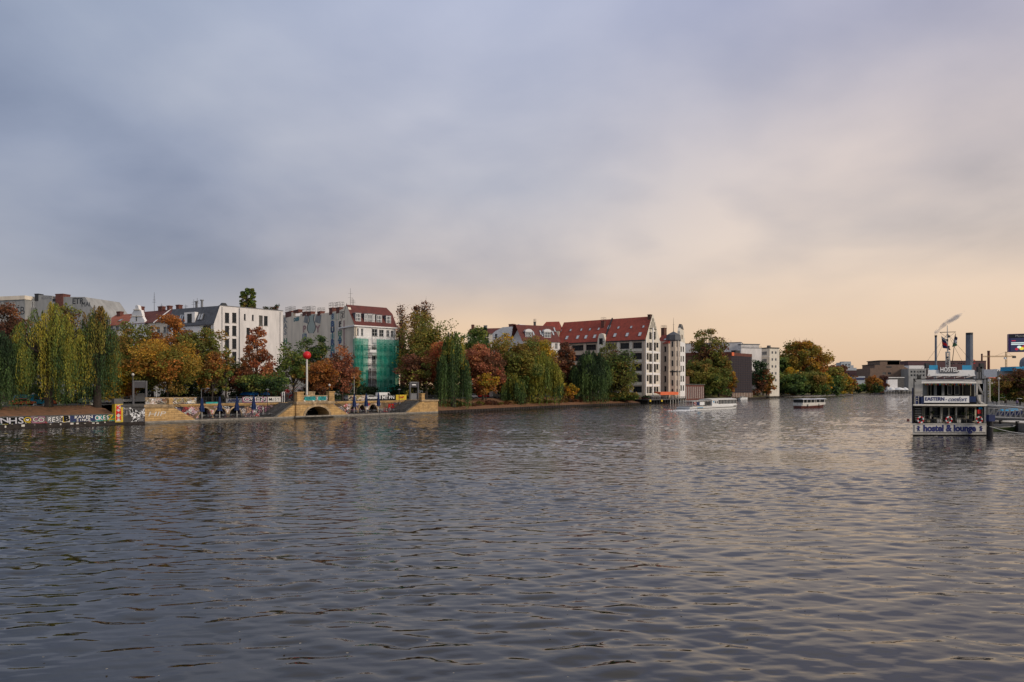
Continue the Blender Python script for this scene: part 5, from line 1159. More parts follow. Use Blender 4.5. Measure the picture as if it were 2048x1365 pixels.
# ------------------------------------------------------------------ trees
def leafmat():
    m = bpy.data.materials.new('leaves'); m.use_nodes = True; t = m.node_tree; b = t.nodes['Principled BSDF']
    at = t.nodes.new('ShaderNodeAttribute'); at.attribute_name = 'leaf_color'
    t.links.new(at.outputs['Color'], b.inputs['Base Color']); b.inputs['Roughness'].default_value = .65; b.inputs['Specular IOR Level'].default_value = .2
    tl = t.nodes.new('ShaderNodeBsdfTranslucent'); t.links.new(at.outputs['Color'], tl.inputs[0])
    ms = t.nodes.new('ShaderNodeMixShader'); ms.inputs[0].default_value = .38
    t.links.new(b.outputs[0], ms.inputs[1]); t.links.new(tl.outputs[0], ms.inputs[2]); t.links.new(ms.outputs[0], t.nodes['Material Output'].inputs[0]); return m
M['leaf'] = leafmat()
PAL = {
 'green':  [(.065,.10,.025), (.085,.12,.03), (.045,.07,.02), (.12,.13,.03)],
 'dark':   [(.025,.045,.02), (.035,.06,.025), (.018,.032,.016)],
 'olive':  [(.11,.11,.025), (.085,.095,.024), (.15,.13,.027), (.16,.10,.025)],
 'yellow': [(.30,.19,.02), (.22,.16,.02), (.36,.20,.02), (.14,.12,.02)],
 'gold':   [(.25,.15,.025), (.29,.165,.025), (.19,.13,.025), (.11,.10,.02), (.27,.11,.025)],
 'orange': [(.24,.095,.025), (.19,.08,.025), (.27,.13,.025), (.12,.065,.02)],
 'rust':   [(.23,.07,.03), (.18,.06,.028), (.26,.10,.035), (.13,.055,.025)],
 'brown':  [(.13,.055,.03), (.09,.04,.025), (.16,.07,.03), (.06,.035,.02)],
 'pinkbrown': [(.22,.085,.045), (.16,.06,.035), (.26,.11,.05), (.09,.045,.025)],
 'willow': [(.055,.09,.03), (.075,.115,.035), (.035,.06,.024)],
 'willowy': [(.19,.18,.03), (.14,.155,.03), (.24,.20,.03), (.09,.12,.03)],
 'purple': [(.07,.03,.03), (.045,.022,.022), (.09,.045,.03)],
}
def quads_mesh(name, cen, ax, ay, colr, extra=None):
    n = len(cen); V = np.empty((n, 4, 3), np.float32)
    V[:, 0] = cen-ax-ay*.35; V[:, 1] = cen+ax*.3-ay; V[:, 2] = cen+ax+ay*.3; V[:, 3] = cen-ax*.25+ay
    me = bpy.data.meshes.new(name); me.vertices.add(n*4); me.vertices.foreach_set('co', V.ravel())
    me.loops.add(n*4); me.loops.foreach_set('vertex_index', np.arange(n*4, dtype=np.int32))
    me.polygons.add(n); me.polygons.foreach_set('loop_start', np.arange(0, n*4, 4, dtype=np.int32)); me.polygons.foreach_set('loop_total', np.full(n, 4, np.int32))
    ca = me.color_attributes.new('leaf_color', 'FLOAT_COLOR', 'POINT')
    cc = np.ones((n, 4, 4), np.float32); cc[:, :, :3] = colr[:, None, :]; ca.data.foreach_set('color', cc.ravel())
    me.materials.append(M['leaf']); me.update(); return me
def unit(rng, n):
    v = rng.normal(size=(n, 3)); return v/np.linalg.norm(v, axis=1)[:, None]
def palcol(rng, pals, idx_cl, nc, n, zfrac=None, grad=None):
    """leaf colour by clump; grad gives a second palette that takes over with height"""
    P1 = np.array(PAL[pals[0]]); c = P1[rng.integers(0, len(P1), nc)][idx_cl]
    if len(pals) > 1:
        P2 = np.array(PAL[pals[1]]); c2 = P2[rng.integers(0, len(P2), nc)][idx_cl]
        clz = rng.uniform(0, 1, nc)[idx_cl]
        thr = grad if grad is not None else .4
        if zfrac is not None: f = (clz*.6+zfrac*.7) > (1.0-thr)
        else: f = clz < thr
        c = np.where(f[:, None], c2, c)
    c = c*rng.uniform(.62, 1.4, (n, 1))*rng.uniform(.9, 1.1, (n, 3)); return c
TREES = 0
def base_pt(px, Y, zg): p = W(px, YH, Y); p.z = zg; return p
def tree(name, label, px, wpx, ytop, ybot, Y, pals, kind='round', cat='tree', n=None, leaf=None, zg=ZS-.15, grad=.4, dens=1.0, trunk=True, group=None, nclump=None, twigs=False, lean=0.0, cy0=None):
    """ytop / ybot: rows of the crown's top and lower edge at depth Y"""
    global TREES; TREES += 1; rng = np.random.default_rng(1000+TREES*7); rr = random.Random(TREES)
    b = base_pt(px, Y, zg); top = zof(px, ytop, Y); bot = max(zof(px, ybot, Y), zg+.2); rx = wpx/2*pw(Y)*1.13; rz = (top-bot)/2; cz = (top+bot)/2
    t = thing(name, b, label, cat, group)
    px_m = pw(Y)*2; leaf = leaf or max(.25, px_m*1.75)
    nc = nclump or int(46+rx*8)
    u = unit(rng, nc); rad = rng.uniform(.05, 1, nc)**.5
    if kind == 'cone':
        h = rng.uniform(0, 1, nc)**1.25; a = rng.uniform(0, 2*math.pi, nc); r = (1-h*.96)**.55*np.minimum(1, .7+h*3)*rng.uniform(.25, 1, nc)**.5
        cc = np.stack([np.cos(a)*r*rx*.85, np.sin(a)*r*rx*.85, bot+(h*.97)*(top-bot)-b.z], -1)
        cr = rx*rng.uniform(.16, .30, nc)*(1.1-h*.6)
    elif kind == 'column':
        h = rng.uniform(0, 1, nc); a = rng.uniform(0, 2*math.pi, nc); r = np.sqrt(np.clip(1-(2*h-1)**2, 0, 1))*rng.uniform(.2, 1, nc)**.5
        cc = np.stack([np.cos(a)*r*rx*.8, np.sin(a)*r*rx*.8, bot+h*(top-bot)-b.z], -1); cr = rx*rng.uniform(.25, .45, nc)
    elif kind == 'fan':
        h = rng.uniform(0, 1, nc); a = rng.uniform(0, 2*math.pi, nc); r = (.45+.6*np.sin(np.clip(h, 0, 1)*math.pi*.62))*np.sqrt(np.clip(1-(h*.98)**4, 0, 1))*rng.uniform(.2, 1, nc)**.5
        cc = np.stack([np.cos(a)*r*rx*.9, np.sin(a)*r*rx*.9, bot+h*(top-bot)-b.z], -1); cr = rx*rng.uniform(.10, .22, nc)
    else:
        wob = 1+.16*np.sin(u[:, 0]*5+TREES)+.12*np.sin(u[:, 2]*7+TREES*2)+.1*np.sin(u[:, 1]*6+TREES*3)
        cc = u*rad[:, None]*np.array([rx*.86, rx*.86, rz*.97])*wob[:, None]; cc[:, 2] += cz-b.z; cr = rx*rng.uniform(.14, .33, nc)
    cc[:, 0] += (cc[:, 2]/max(1, top-b.z))*lean*rx
    cc[:, 0] = np.clip(cc[:, 0], -rx*1.02+cr*.6, rx*1.02-cr*.6)
    cc[:, 2] = np.clip(cc[:, 2], bot-b.z+cr*.3, top-b.z-cr*.45)
    area = (cr**2).sum()*4*math.pi
    n = n or int(min(16000, max(900, area*1.0*dens/(leaf*leaf))))
    w = cr**2/np.sum(cr**2); idx = rng.choice(nc, n, p=w)
    cr = cr*(1.7 if twigs and dens < .8 else 1.0); uu_ = unit(rng, n); rr_ = rng.uniform(.35, 1, n)**.5; ragged = 1+.35*rng.normal(size=n).clip(-1, 1.6)*(rng.uniform(size=n) < .3)
    cen = cc[idx]+uu_*(cr[idx]*rr_*ragged)[:, None]*np.array([1.05, 1.05, .8])
    o1 = unit(rng, n); o1[:, 2] *= .7; o2 = np.cross(o1, unit(rng, n)); o2 /= np.linalg.norm(o2, axis=1)[:, None]+1e-6
    sz = leaf*rng.uniform(.45, 1.05, n)
    zf = np.clip((cen[:, 2]-(bot-b.z))/(top-bot), 0, 1)
    colr = palcol(rng, pals, idx, nc, n, zf, grad)*1.85
    me = quads_mesh('crown', cen, o1*sz[:, None]*.72, o2*sz[:, None]*.55, colr); link(bpy.data.objects.new('crown', me), t)
    if trunk:
        H_ = top-b.z; r0 = max(.16, H_*.020); mb = MB(); pts = [Vector((0, 0, -.3))]; k = 6
        for i in range(1, k+1):
            f = i/k; pts.append(Vector((lean*rx*f*.8+rr.uniform(-.25, .25)*f*H_*.04, rr.uniform(-.2, .2)*f, H_*.78*f)))
        rad_ = [r0*(1-.82*(i/k)) for i in range(k+1)]; rad_[0] *= 1.35
        for i in range(k): mb.tube(pts[i], pts[i+1], rad_[i], rad_[i+1], 7)
        nl = min(nc, 26 if not twigs else nc)
        for i in rng.choice(nc, nl, replace=False):
            e = Vector(cc[i]); f = min(.92, max(.18, (e.z/H_)*.62)); j = f*k; a = pts[int(j)].lerp(pts[min(k, int(j)+1)], j-int(j)); m_ = a.lerp(e, .55)+Vector((rr.uniform(-.3, .3), rr.uniform(-.3, .3), rr.uniform(.1, .5)))*(.12*rx)
            ra = r0*(.42-.28*f); mb.tube(a, m_, ra, ra*.6, 5, cap=False); mb.tube(m_, e, ra*.6, ra*.25, 4, cap=False)
            if twigs:
                for _ in range(7):
                    d = Vector(unit(rng, 1)[0]); d.z = abs(d.z)+.4; d.normalize(); q = e.lerp(m_, rr.uniform(0, .6)); mb.tube(q, q+d*cr[i]*rr.uniform(1, 2.2), max(.03, px_m*.10), max(.02, px_m*.05), 3, cap=False)
        me = mb.mesh('trunk', M['bark'], None, True); link(bpy.data.objects.new('trunk', me), t)
    return t
def willow(label, px, wpx, ytop, ybot, Y, pals, group=None, zg=ZS-.4, dens=1.0, grad=.4, asym=0.0):
    global TREES; TREES += 1; rng = np.random.default_rng(5000+TREES*3); rr = random.Random(TREES)
    b = base_pt(px, Y, zg); top = zof(px, ytop-7, Y)-b.z; bot = zof(px, ybot, Y)-b.z; rx = wpx/2*pw(Y)*1.06; t = thing('willow_tree', b, label, 'tree', group)
    # boughs: each ends in a curtain of hanging shoots
    nb = int(44+rx*4); a = rng.uniform(0, 2*math.pi, nb); r = rng.uniform(.04, 1, nb)**.55
    bt = top*(1-.42*r**2.8)*rng.uniform(.82, 1.0, nb); bt = np.minimum(bt, top*.985); bt[0:3] = top*.98; r[0:3] *= .3
    bx, by = np.cos(a)*r*rx*.9, np.sin(a)*r*rx*.9
    leafw = max(.10, pw(Y)*1.1); seg = leafw*3.4
    ns = int(22*dens*nb); bi = rng.integers(0, nb, ns)
    cur = rx*rng.uniform(.10, .24, nb); sx_ = bx[bi]+rng.normal(size=ns)*cur[bi]*.6; sy_ = by[bi]+rng.normal(size=ns)*cur[bi]*.6
    s_top = bt[bi]-((sx_-bx[bi])**2+(sy_-by[bi])**2)/np.maximum(.3, cur[bi])*.55
    rr2 = np.sqrt(sx_**2+sy_**2)/rx; sx_ = np.where(rr2 > 1.03, sx_/rr2*1.03, sx_); sy_ = np.where(rr2 > 1.03, sy_/rr2*1.03, sy_)
    clen = rng.uniform(.25, .88, nb)[bi]*rng.uniform(.75, 1.1, ns); s_len = (s_top-bot)*clen
    s_len = np.where(rng.uniform(size=ns) < .09, (s_top-bot)*rng.uniform(.85, 1.0, ns), s_len)
    cnt = np.maximum(2, (s_len/seg).astype(int)); N = int(cnt.sum()); sid = np.repeat(np.arange(ns), cnt); k = np.arange(N)-np.repeat(np.cumsum(cnt)-cnt, cnt)
    f = (k+rng.uniform(0, 1, N))/np.repeat(cnt, cnt)
    outx = sx_/np.maximum(.3, rx); outy = sy_/np.maximum(.3, rx)
    g_ = np.minimum(1, (f*np.repeat(s_len, cnt)/1.6)**.5); x = bx[bi[sid]]+(sx_-bx[bi])[sid]*g_+outx[sid]*f*.5+np.sin(f*5+sid)*.10+rng.normal(size=N)*.07; y = by[bi[sid]]+(sy_-by[bi])[sid]*g_+outy[sid]*f*.5+rng.normal(size=N)*.10; z = s_top[sid]-s_len[sid]*f
    keep = rng.uniform(size=N) > .16; x, y, z, sid = x[keep], y[keep], z[keep], sid[keep]; N = len(x)
    th = rng.uniform(0, math.pi, N); ax = np.stack([np.cos(th), np.sin(th), rng.uniform(-.25, .25, N)], -1)*leafw*.62*rng.uniform(.6, 1.3, N)[:, None]
    ay = np.stack([rng.normal(size=N)*.15, rng.normal(size=N)*.15, -np.ones(N)], -1)*seg*.62*rng.uniform(.6, 1.2, N)[:, None]
    colr = palcol(rng, pals, bi[sid], nb, N, np.clip(z/top, 0, 1), grad); colr *= rng.uniform(.8, 2.3, ns)[sid][:, None]
    me = quads_mesh('crown', np.stack([x, y, z], -1), ax, ay, colr); link(bpy.data.objects.new('crown', me), t)
    mb = MB(); r0 = max(.3, top*.032); fk = Vector((0, 0, top*.28)); mb.tube((0, 0, -.4), fk, r0*1.2, r0*.9, 8)
    for i in range(nb):
        e = Vector((bx[i], by[i], bt[i])); m_ = fk.lerp(e, .5)+Vector((0, 0, top*.10)); ra = r0*.38
        mb.tube(fk-Vector((0, 0, .1)), m_, ra, ra*.55, 5, cap=False); mb.tube(m_, e, ra*.55, ra*.2, 4, cap=False)
    link(bpy.data.objects.new('trunk', mb.mesh('trunk', M['bark'], None, True)), t)
    return t
# left end
tree('tree', 'dark purple brown tree behind the willows at the far left edge', 10, 90, 612, 760, 168, ['purple', 'brown'], dens=.9)
tree('tree', 'yellow green tree showing between the two left willows', 48, 50, 676, 795, 146, ['yellow', 'olive'], zg=3.0)
willow('dark green weeping willow cut by the left edge of the photo', -4, 84, 664, 824, 124, ['willow', 'dark'], grad=.25, zg=2.6)
willow('huge weeping willow with yellow green crown over the brown bank', 98, 140, 608, 818, 131, ['willow', 'willowy'], grad=.55, zg=3.0, dens=1.3)
willow('tall grey green willow leaning right above the parked silver car', 195, 82, 614, 808, 137, ['willow', 'olive'], grad=.25, zg=3.2, dens=.8)
tree('tree', 'bronze tree top poking up behind the huge yellow green willow', 133, 50, 604, 660, 172, ['brown', 'olive'], dens=.8, n=1500)
tree('tree', 'golden tree right of the grey green willow', 262, 92, 644, 786, 158, ['gold', 'olive'], grad=.6, dens=.85)
tree('tree', 'low yellow leaved branches of a tree beside the sign frame', 226, 76, 712, 796, 150, ['yellow', 'olive'], grad=.4, dens=.8)
tree('tree', 'orange topped tree in front of the red tiled roofs', 305, 64, 646, 770, 168, ['olive', 'orange'], grad=.6, dens=.8)
tree('tree', 'brown orange tree reaching the slate mansard roof', 352, 78, 634, 775, 166, ['brown', 'orange', 'olive'], grad=.5, dens=.9)
tree('tree', 'broad golden green tree above the left sandstone bastion', 335, 116, 676, 782, 152, ['olive', 'gold'], grad=.55, dens=1.0)
tree('tree', 'tall brown green tree in front of the white corner house', 406, 78, 646, 786, 164, ['brown', 'olive'], grad=.45, dens=.85)
tree('tree', 'orange brown tree low beside the white corner house', 425, 60, 706, 784, 158, ['olive', 'orange'], dens=.8)
tree('tree', 'slim green young tree before the white windowed wall', 452, 34, 690, 780, 160, ['green', 'olive'], dens=.9)
tree('tree', 'reddish brown cone shaped tree behind the blue tent', 513, 84, 652, 778, 170, ['pinkbrown', 'rust'], 'cone', grad=.5, dens=.9)
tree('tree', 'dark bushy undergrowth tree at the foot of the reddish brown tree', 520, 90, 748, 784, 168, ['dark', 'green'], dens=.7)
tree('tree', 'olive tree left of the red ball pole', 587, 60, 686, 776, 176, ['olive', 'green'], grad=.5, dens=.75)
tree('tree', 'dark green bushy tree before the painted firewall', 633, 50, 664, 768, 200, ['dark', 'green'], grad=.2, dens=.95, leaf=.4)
tree('tree', 'orange brown tree low behind the red ball pole', 638, 78, 722, 784, 180, ['brown', 'orange'], grad=.5, dens=.8)
tree('tree', 'pinkish brown tree left of the scaffolded house', 685, 60, 692, 784, 186, ['dark', 'pinkbrown'], 'round', grad=.72, dens=.8)
tree('tree', 'small orange tree at the left corner of the scaffolding', 712, 26, 730, 784, 188, ['olive', 'orange'], dens=.8)
for i, (x, w, y) in enumerate(((486, 12, 584), (495, 13, 578), (505, 13, 578))):
    tree('poplar_tree', ['left', 'middle', 'right'][i]+' one of three dark poplars rising behind the white flat roof', x, w, y, 640, 236, ['olive', 'green'], 'column', dens=1.2, n=1800, group='poplars behind the white corner house')
FILL = [(30, 70, 705, 150, ['dark', 'olive'], 'shaded tree behind the two left willows'), (160, 70, 690, 160, ['olive', 'yellow'], 'olive tree glimpsed between the huge willow and the leaning willow'), (235, 60, 690, 172, ['olive', 'brown'], 'dull brown green tree in the row behind the golden tree'),
 (290, 60, 700, 176, ['dark', 'olive'], 'dark tree behind the sign over the river wall'), (378, 64, 700, 178, ['olive', 'brown'], 'brownish tree between broad golden tree and tall brown green tree'), (440, 50, 712, 172, ['dark', 'brown'], 'dark tree close to the white corner house wall'),
 (480, 50, 715, 176, ['brown', 'olive'], 'brown tree left of the reddish cone shaped tree'), (548, 44, 725, 180, ['brown', 'rust'], 'low rusty tree right of the reddish cone shaped tree'), (664, 50, 738, 194, ['dark', 'olive'], 'dark low tree at the foot of the painted firewall')]
for (x, w, y, Y, pl_, l) in FILL: tree('tree', l, x, w, y, 794, Y, pl_, dens=.9)
# plants on the flat roof
for x, w in ((532, 14), (545, 16), (553, 12)): tree('roof_shrub', {532: 'leafy shrub on the flat white roof right of the poplars', 545: 'widest bare shrub on the flat white roof', 553: 'small shrub at the right end of the flat white roof'}[x], x, w, 613 if x < 550 else 608, 622, 203, ['brown', 'dark'], cat='shrub', n=420, zg=29.1, leaf=.25, trunk=False, dens=.5)
# middle group
for i, (x, w, y) in enumerate(((803, 26, 615), (832, 20, 618), (850, 30, 610))):
    tree('poplar_tree', ['sparse reddish poplar right beside the scaffolded house', 'thin sparse poplar between two larger ones', 'tallest bare poplar above the big green crown'][i], x, w, y-3, 730, 262, ['pinkbrown', 'brown'], 'column', dens=.42, twigs=True, nclump=64)
tree('tree', 'big round green yellow tree right of the scaffolding', 852, 116, 626, 772, 226, ['green', 'olive'], grad=.6, dens=1.0, nclump=230)
tree('tree', 'brown green tree under the big round crown', 828, 66, 702, 790, 208, ['olive', 'brown'], dens=.9)
tree('tree', 'orange brown tree between big round crown and dark willow', 880, 56, 676, 790, 212, ['olive', 'rust'], grad=.65, dens=.9)
willow('tall dark green weeping willow right of the sandstone terrace', 906, 64, 668, 822, 203, ['willow', 'willowy'], grad=.15, zg=1.8, dens=1.0)
tree('tree', 'pale olive tree behind the rusty red crown', 948, 66, 656, 740, 268, ['olive', 'green'], grad=.5, dens=.8)
tree('conifer_tree', 'small dark pointed conifer over the olive trees', 970, 26, 652, 720, 290, ['dark'], 'cone', dens=1.1)
tree('tree', 'rusty red tree right of the dark willow', 966, 82, 688, 786, 228, ['rust', 'pinkbrown'], grad=.5, dens=1.0)
tree('tree', 'small golden brown tree beneath the rusty red crown', 972, 46, 744, 790, 222, ['orange', 'yellow'], dens=.8)
tree('tree', 'sparse brown birch behind the yellow green crown', 1005, 44, 662, 745, 272, ['pinkbrown', 'yellow'], 'fan', dens=.45, twigs=True, nclump=40)
tree('tree', 'broad green yellow tree left of the hanging willow', 1034, 96, 674, 780, 244, ['green', 'olive'], grad=.5, dens=1.0)
tree('tree', 'yellow topped tree in front of the white dormer house', 1076, 78, 676, 770, 262, ['olive', 'yellow'], grad=.5, dens=.95)
willow('yellow green weeping willow before the long red roof', 1082, 82, 708, 812, 250, ['willow', 'willowy'], grad=.75, zg=2.6, dens=1.2)
willow('small low willow at the waterside left of the yellow green one', 1027, 50, 752, 816, 238, ['willow', 'willowy'], grad=.4, zg=2.0, dens=.9)
tree('tree', 'narrow rust coloured tree below the red roof', 1134, 34, 684, 772, 284, ['rust', 'brown'], 'column', dens=1.0)
tree('shrub', 'small orange bush between the two waterside willows', 1137, 34, 768, 806, 270, ['orange', 'yellow'], cat='shrub', dens=.9, zg=2.4)
willow('dark rounded weeping willow in front of the warehouse windows', 1182, 80, 706, 810, 278, ['willow', 'dark'], grad=.15, zg=2.4, dens=1.3)
tree('tree', 'open branched yellow green tree before the warehouse', 1238, 64, 700, 788, 294, ['olive', 'green'], grad=.35, dens=.75, twigs=True)
tree('tree', 'bare brown topped tree behind the open branched tree', 1216, 46, 688, 740, 304, ['brown', 'olive'], 'fan', dens=.35, twigs=True, nclump=40)
for (x, w, y, l) in ((1258, 40, 786, 'low green bush at the warehouse foot'), (1225, 50, 788, 'wide low bush on the bank before the warehouse'), (1292, 16, 793, 'dark reddish bush at the corner of the river deck')):
    tree('shrub', l, x, w, y, 808, 296 if x < 1290 else 303, ['green', 'olive'] if x < 1290 else ['purple', 'dark'], cat='shrub', dens=.8, zg=2.2, trunk=False)
FILL = [(815, 50, 690, 250, ['brown', 'olive'], 'brown tree just right of the green netting'), (900, 70, 684, 236, ['olive', 'rust'], 'olive and rust tree behind the tall dark willow'), (1000, 60, 690, 262, ['olive', 'orange'], 'orange flecked tree behind the rusty red crown'),
 (1108, 50, 712, 280, ['olive', 'brown'], 'olive tree behind the yellow green willow'), (1150, 56, 730, 292, ['dark', 'olive'], 'dark tree left of the rounded willow under the warehouse windows'), (1210, 50, 735, 302, ['dark', 'green'], 'dark green tree right of the rounded willow'), (1060, 60, 730, 268, ['dark', 'green'], 'shaded green tree between the small and the yellow green willow')]
for (x, w, y, Y, pl_, l) in FILL: tree('tree', l, x, w, y, 792, Y, pl_, dens=.9)
# around the louvred building
tree('tree', 'tall bare topped tree in front of the white hall', 1418, 72, 660, 745, 425, ['brown', 'olive'], 'fan', dens=.8, twigs=True, nclump=130)
tree('tree', 'bushy green tree below the bare topped tree', 1408, 66, 718, 796, 412, ['green', 'olive'], grad=.4, dens=1.0, zg=2)
tree('tree', 'yellow green bushy tree beside the brick wall', 1437, 58, 714, 796, 418, ['green', 'olive'], grad=.5, dens=1.0, zg=2)
tree('tree', 'bright orange tree against the dark louvred front', 1463, 24, 738, 790, 424, ['orange', 'gold'], dens=1.2, zg=2)
tree('tree', 'olive tree at the left of the bushy pair', 1383, 36, 722, 780, 420, ['olive', 'green'], dens=1, zg=2)
tree('tree', 'rust brown tree in front of the cream tower house', 1516, 36, 722, 797, 478, ['brown', 'dark'], dens=1.1, zg=2)
tree('tree', 'low orange tree at the right foot of the cream tower house', 1533, 30, 742, 797, 492, ['orange', 'olive'], dens=1.1, zg=2)
tree('tree', 'olive tree hiding the base of the cream tower house', 1526, 30, 738, 797, 500, ['olive', 'brown'], dens=1.1, zg=2)
# far bend
tree('tree', 'great fan shaped golden tree on the far river bend', 1607, 98, 686, 775, 585, ['green', 'gold'], 'fan', grad=.68, dens=1.6, twigs=True, nclump=190, zg=2)
tree('tree', 'dark green tree left of the great golden tree', 1566, 36, 712, 780, 575, ['dark', 'green'], dens=1.3, zg=2)
FB = [(1558, 44, 744, 549, ['dark', 'green'], 'dark green waterside bush at the left start of the river bend'), (1584, 34, 735, 555, ['gold', 'yellow'], 'golden yellow bush peeping over the green waterside bushes'),
      (1590, 52, 748, 545, ['willow', 'green'], 'round grey green bush below the golden yellow bush'), (1622, 56, 742, 548, ['green', 'olive'], 'large mid green bush under the great golden tree'),
      (1645, 40, 748, 560, ['green', 'yellow'], 'yellow flecked bush right under the great golden tree'), (1668, 44, 736, 620, ['green', 'olive'], 'green tree right of the great golden tree'),
      (1655, 26, 756, 575, ['dark', 'green'], 'small dark bush near the second passenger boat'), (1688, 32, 746, 660, ['olive', 'yellow'], 'yellow olive tree on the far bank left of the low shed'),
      (1676, 26, 748, 640, ['green', 'yellow'], 'rounded yellow green bush among the far bank trees'), (1702, 24, 750, 700, ['olive', 'orange'], 'olive orange tree at the shed end of the far bank'),
      (1669, 20, 752, 612, ['willow', 'green'], 'small grey green bush at the waterline of the far bank'), (1700, 16, 762, 700, ['gold', 'yellow'], 'small yellow bush near the low shed'),
      (1745, 32, 752, 800, ['olive', 'orange'], 'orange topped tree right of the low blue banded shed'), (1752, 24, 768, 795, ['willow', 'dark'], 'dark teal bush at the foot of the orange topped tree'), (1766, 18, 751, 860, ['brown', 'purple'], 'brown tree between the orange topped tree and the white pavilion'),
      (1720, 22, 768, 800, ['dark', 'green'], 'low dark bush under the blue banded shed'), (1670, 50, 731, 900, ['olive', 'brown'], 'distant brown olive tree mass behind the far bank trees')]
for (x, w, y, Y, pl_, l) in FB: tree('tree' if w > 25 else 'shrub', l, x, w, y, 777+ (7/Y*FP) - 1.2, Y, pl_, cat='tree' if w > 25 else 'shrub', dens=1.3, zg=1.8)
# right bank
tree('tree', 'olive brown tree at the right edge behind the people', 2040, 86, 742, 800, 170, ['olive', 'brown'], grad=.35, dens=1.1, zg=ZR)
tree('tree', 'second olive tree behind the right edge tree', 2010, 44, 752, 798, 200, ['green', 'olive'], dens=1, zg=ZR)
for (x, w, y, Y, l) in ((1985, 24, 758, 215, 'green tree just right of the ship superstructure'), (1993, 22, 785, 178, 'low green hedge bush behind the gangway'), (2003, 26, 762, 235, 'darker tree behind the right bank lamp posts')):
    tree('tree' if y < 780 else 'shrub', l, x, w, y, 802, Y, ['green', 'olive'], cat='tree' if y < 780 else 'shrub', dens=1, zg=ZR)
# leaf litter and undergrowth hiding the street behind the left trees
def hedge(name, label, x0, x1, ytop, off, pals, n, hgt, zg=ZS):
    rng = np.random.default_rng(int(x0)); L_ = offs(lb, off); 
    xs = []
    for a, b in zip(L_[:-1], L_[1:]):
        k = int((b-a).length/1.0)+1; xs += [a.lerp(b, j/k) for j in range(k)]
    xs = [p for p in xs if x0 < CX+FP*p.x/max(1, p.y) < x1 and p.y > 50]
    P_ = np.array([[p.x, p.y] for p in xs]); i = rng.integers(0, len(P_), n); cen = np.empty((n, 3)); cen[:, :2] = P_[i]+rng.normal(size=(n, 2))*.8
    hh = hgt*(.6+.4*np.sin(i*.35)+.25*np.sin(i*1.1)); cen[:, 2] = zg+rng.uniform(0, 1, n)**.8*np.maximum(.3, hh)
    o1 = unit(rng, n); o2 = np.cross(o1, unit(rng, n)); col_ = palcol(rng, pals, i//4, len(P_)//4+2, n, None, .4); s = rng.uniform(.2, .5, n)[:, None]
    o = bpy.data.objects.new(name, quads_mesh(name, cen, o1*s, o2*s, col_)); link(o); tag(o, label, 'hedge' if name == 'hedge' else 'plants', kind='stuff')
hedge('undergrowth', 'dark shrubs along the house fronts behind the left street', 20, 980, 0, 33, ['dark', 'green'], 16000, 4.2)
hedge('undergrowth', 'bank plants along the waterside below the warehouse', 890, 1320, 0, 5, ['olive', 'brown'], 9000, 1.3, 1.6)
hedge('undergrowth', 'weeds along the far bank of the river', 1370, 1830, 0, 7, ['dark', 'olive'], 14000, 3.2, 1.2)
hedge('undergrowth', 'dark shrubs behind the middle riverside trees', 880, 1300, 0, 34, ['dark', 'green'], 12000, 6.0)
# ------------------------------------------------------------------ boats
def hull_sections(mb, pl, stations, mi=0):
    """stations: (u, halfwidth_top, halfwidth_bottom, ztop, zbottom) ; w runs across"""
    rows = []
    for (u, ht, hb, zt_, zb_) in stations: rows.append([pl.pt(u, zb_, -hb), pl.pt(u, zt_, -ht), pl.pt(u, zt_, ht), pl.pt(u, zb_, hb)])
    for a, b in zip(rows[:-1], rows[1:]):
        for i in range(3): mb.face([a[i], b[i], b[i+1], a[i+1]], mi)
        mb.face([a[3], b[3], b[0], a[0]], mi)
    mb.face(rows[0], mi); mb.face(list(reversed(rows[-1])), mi)
# passenger boat 1: long white glass roofed tour boat seen from the stern quarter
pb = Pl.px(1381, 213, 1485, 240); Lb = pb.L; HB = 2.6; pb.O = pb.O - pb.N*HB
b = thing('passenger_boat', pb.pt(Lb/2, 0, 0), 'long white tour boat with glazed saloon heading away, foam at its stern', 'boat')
mb = MB(); hull_sections(mb, pb, [(0, HB*.9, HB*.8, 1.05, -.4), (1.5, HB, HB*.9, 1.05, -.5), (Lb*.8, HB, HB*.9, 1.15, -.5), (Lb*.93, HB*.7, HB*.5, 1.4, -.5), (Lb, .15, .1, 1.7, -.3)]); mb.build('hull', M['white'], b)
mb = MB(); hull_sections(mb, pb, [(-.05, HB*.92, HB*.92, .62, .5), (1.5, HB+.06, HB+.05, .62, .5), (Lb*.8, HB+.06, HB+.05, .7, .56), (Lb*.92, HB*.74, HB*.73, .85, .72)]); mb.build('rubbing_strake', M['metal_dark'], b)
mb = MB(); mb.box(pb, .2, Lb*.9, 1.06, 1.14, -HB*.96, HB*.96); mb.build('deck', M['metal_grey'], b)
s0, s1 = Lb*.40, Lb*.88; zc = 3.35
mb = MB(); mb.box(pb, s0, s1, 1.14, 1.75, -HB*.9, HB*.9); mb.build('saloon_base', M['white'], b)
mb = MB(); mb.box(pb, s0+.1, s1-.1, 1.75, zc-.25, -HB*.84, HB*.84); mb.build('saloon_interior', M['glass_pale'], b)
for i in range(13):
    u = s0+4.6+(s1-s0-4.7)*i/12
    for w in (-HB*.9, HB*.9): mb = MB(); mb.box(pb, u-.08, u+.08, 1.75, zc-.2, w-.05, w+.05); mb.build('window_post', M['offwhite'], b)
mb = MB(); mb.box(pb, s0, s0+4.3, 1.75, zc-.3, -HB*.9, HB*.9); mb.build('service_cabin', M['white'], b)
for f in (1.9, 3.2): window(b, pb, s0+f, s0+f+.7, 2.0, 2.75, 1, 1, 'metal_grey', 'glass', -.02, w=HB*.9)
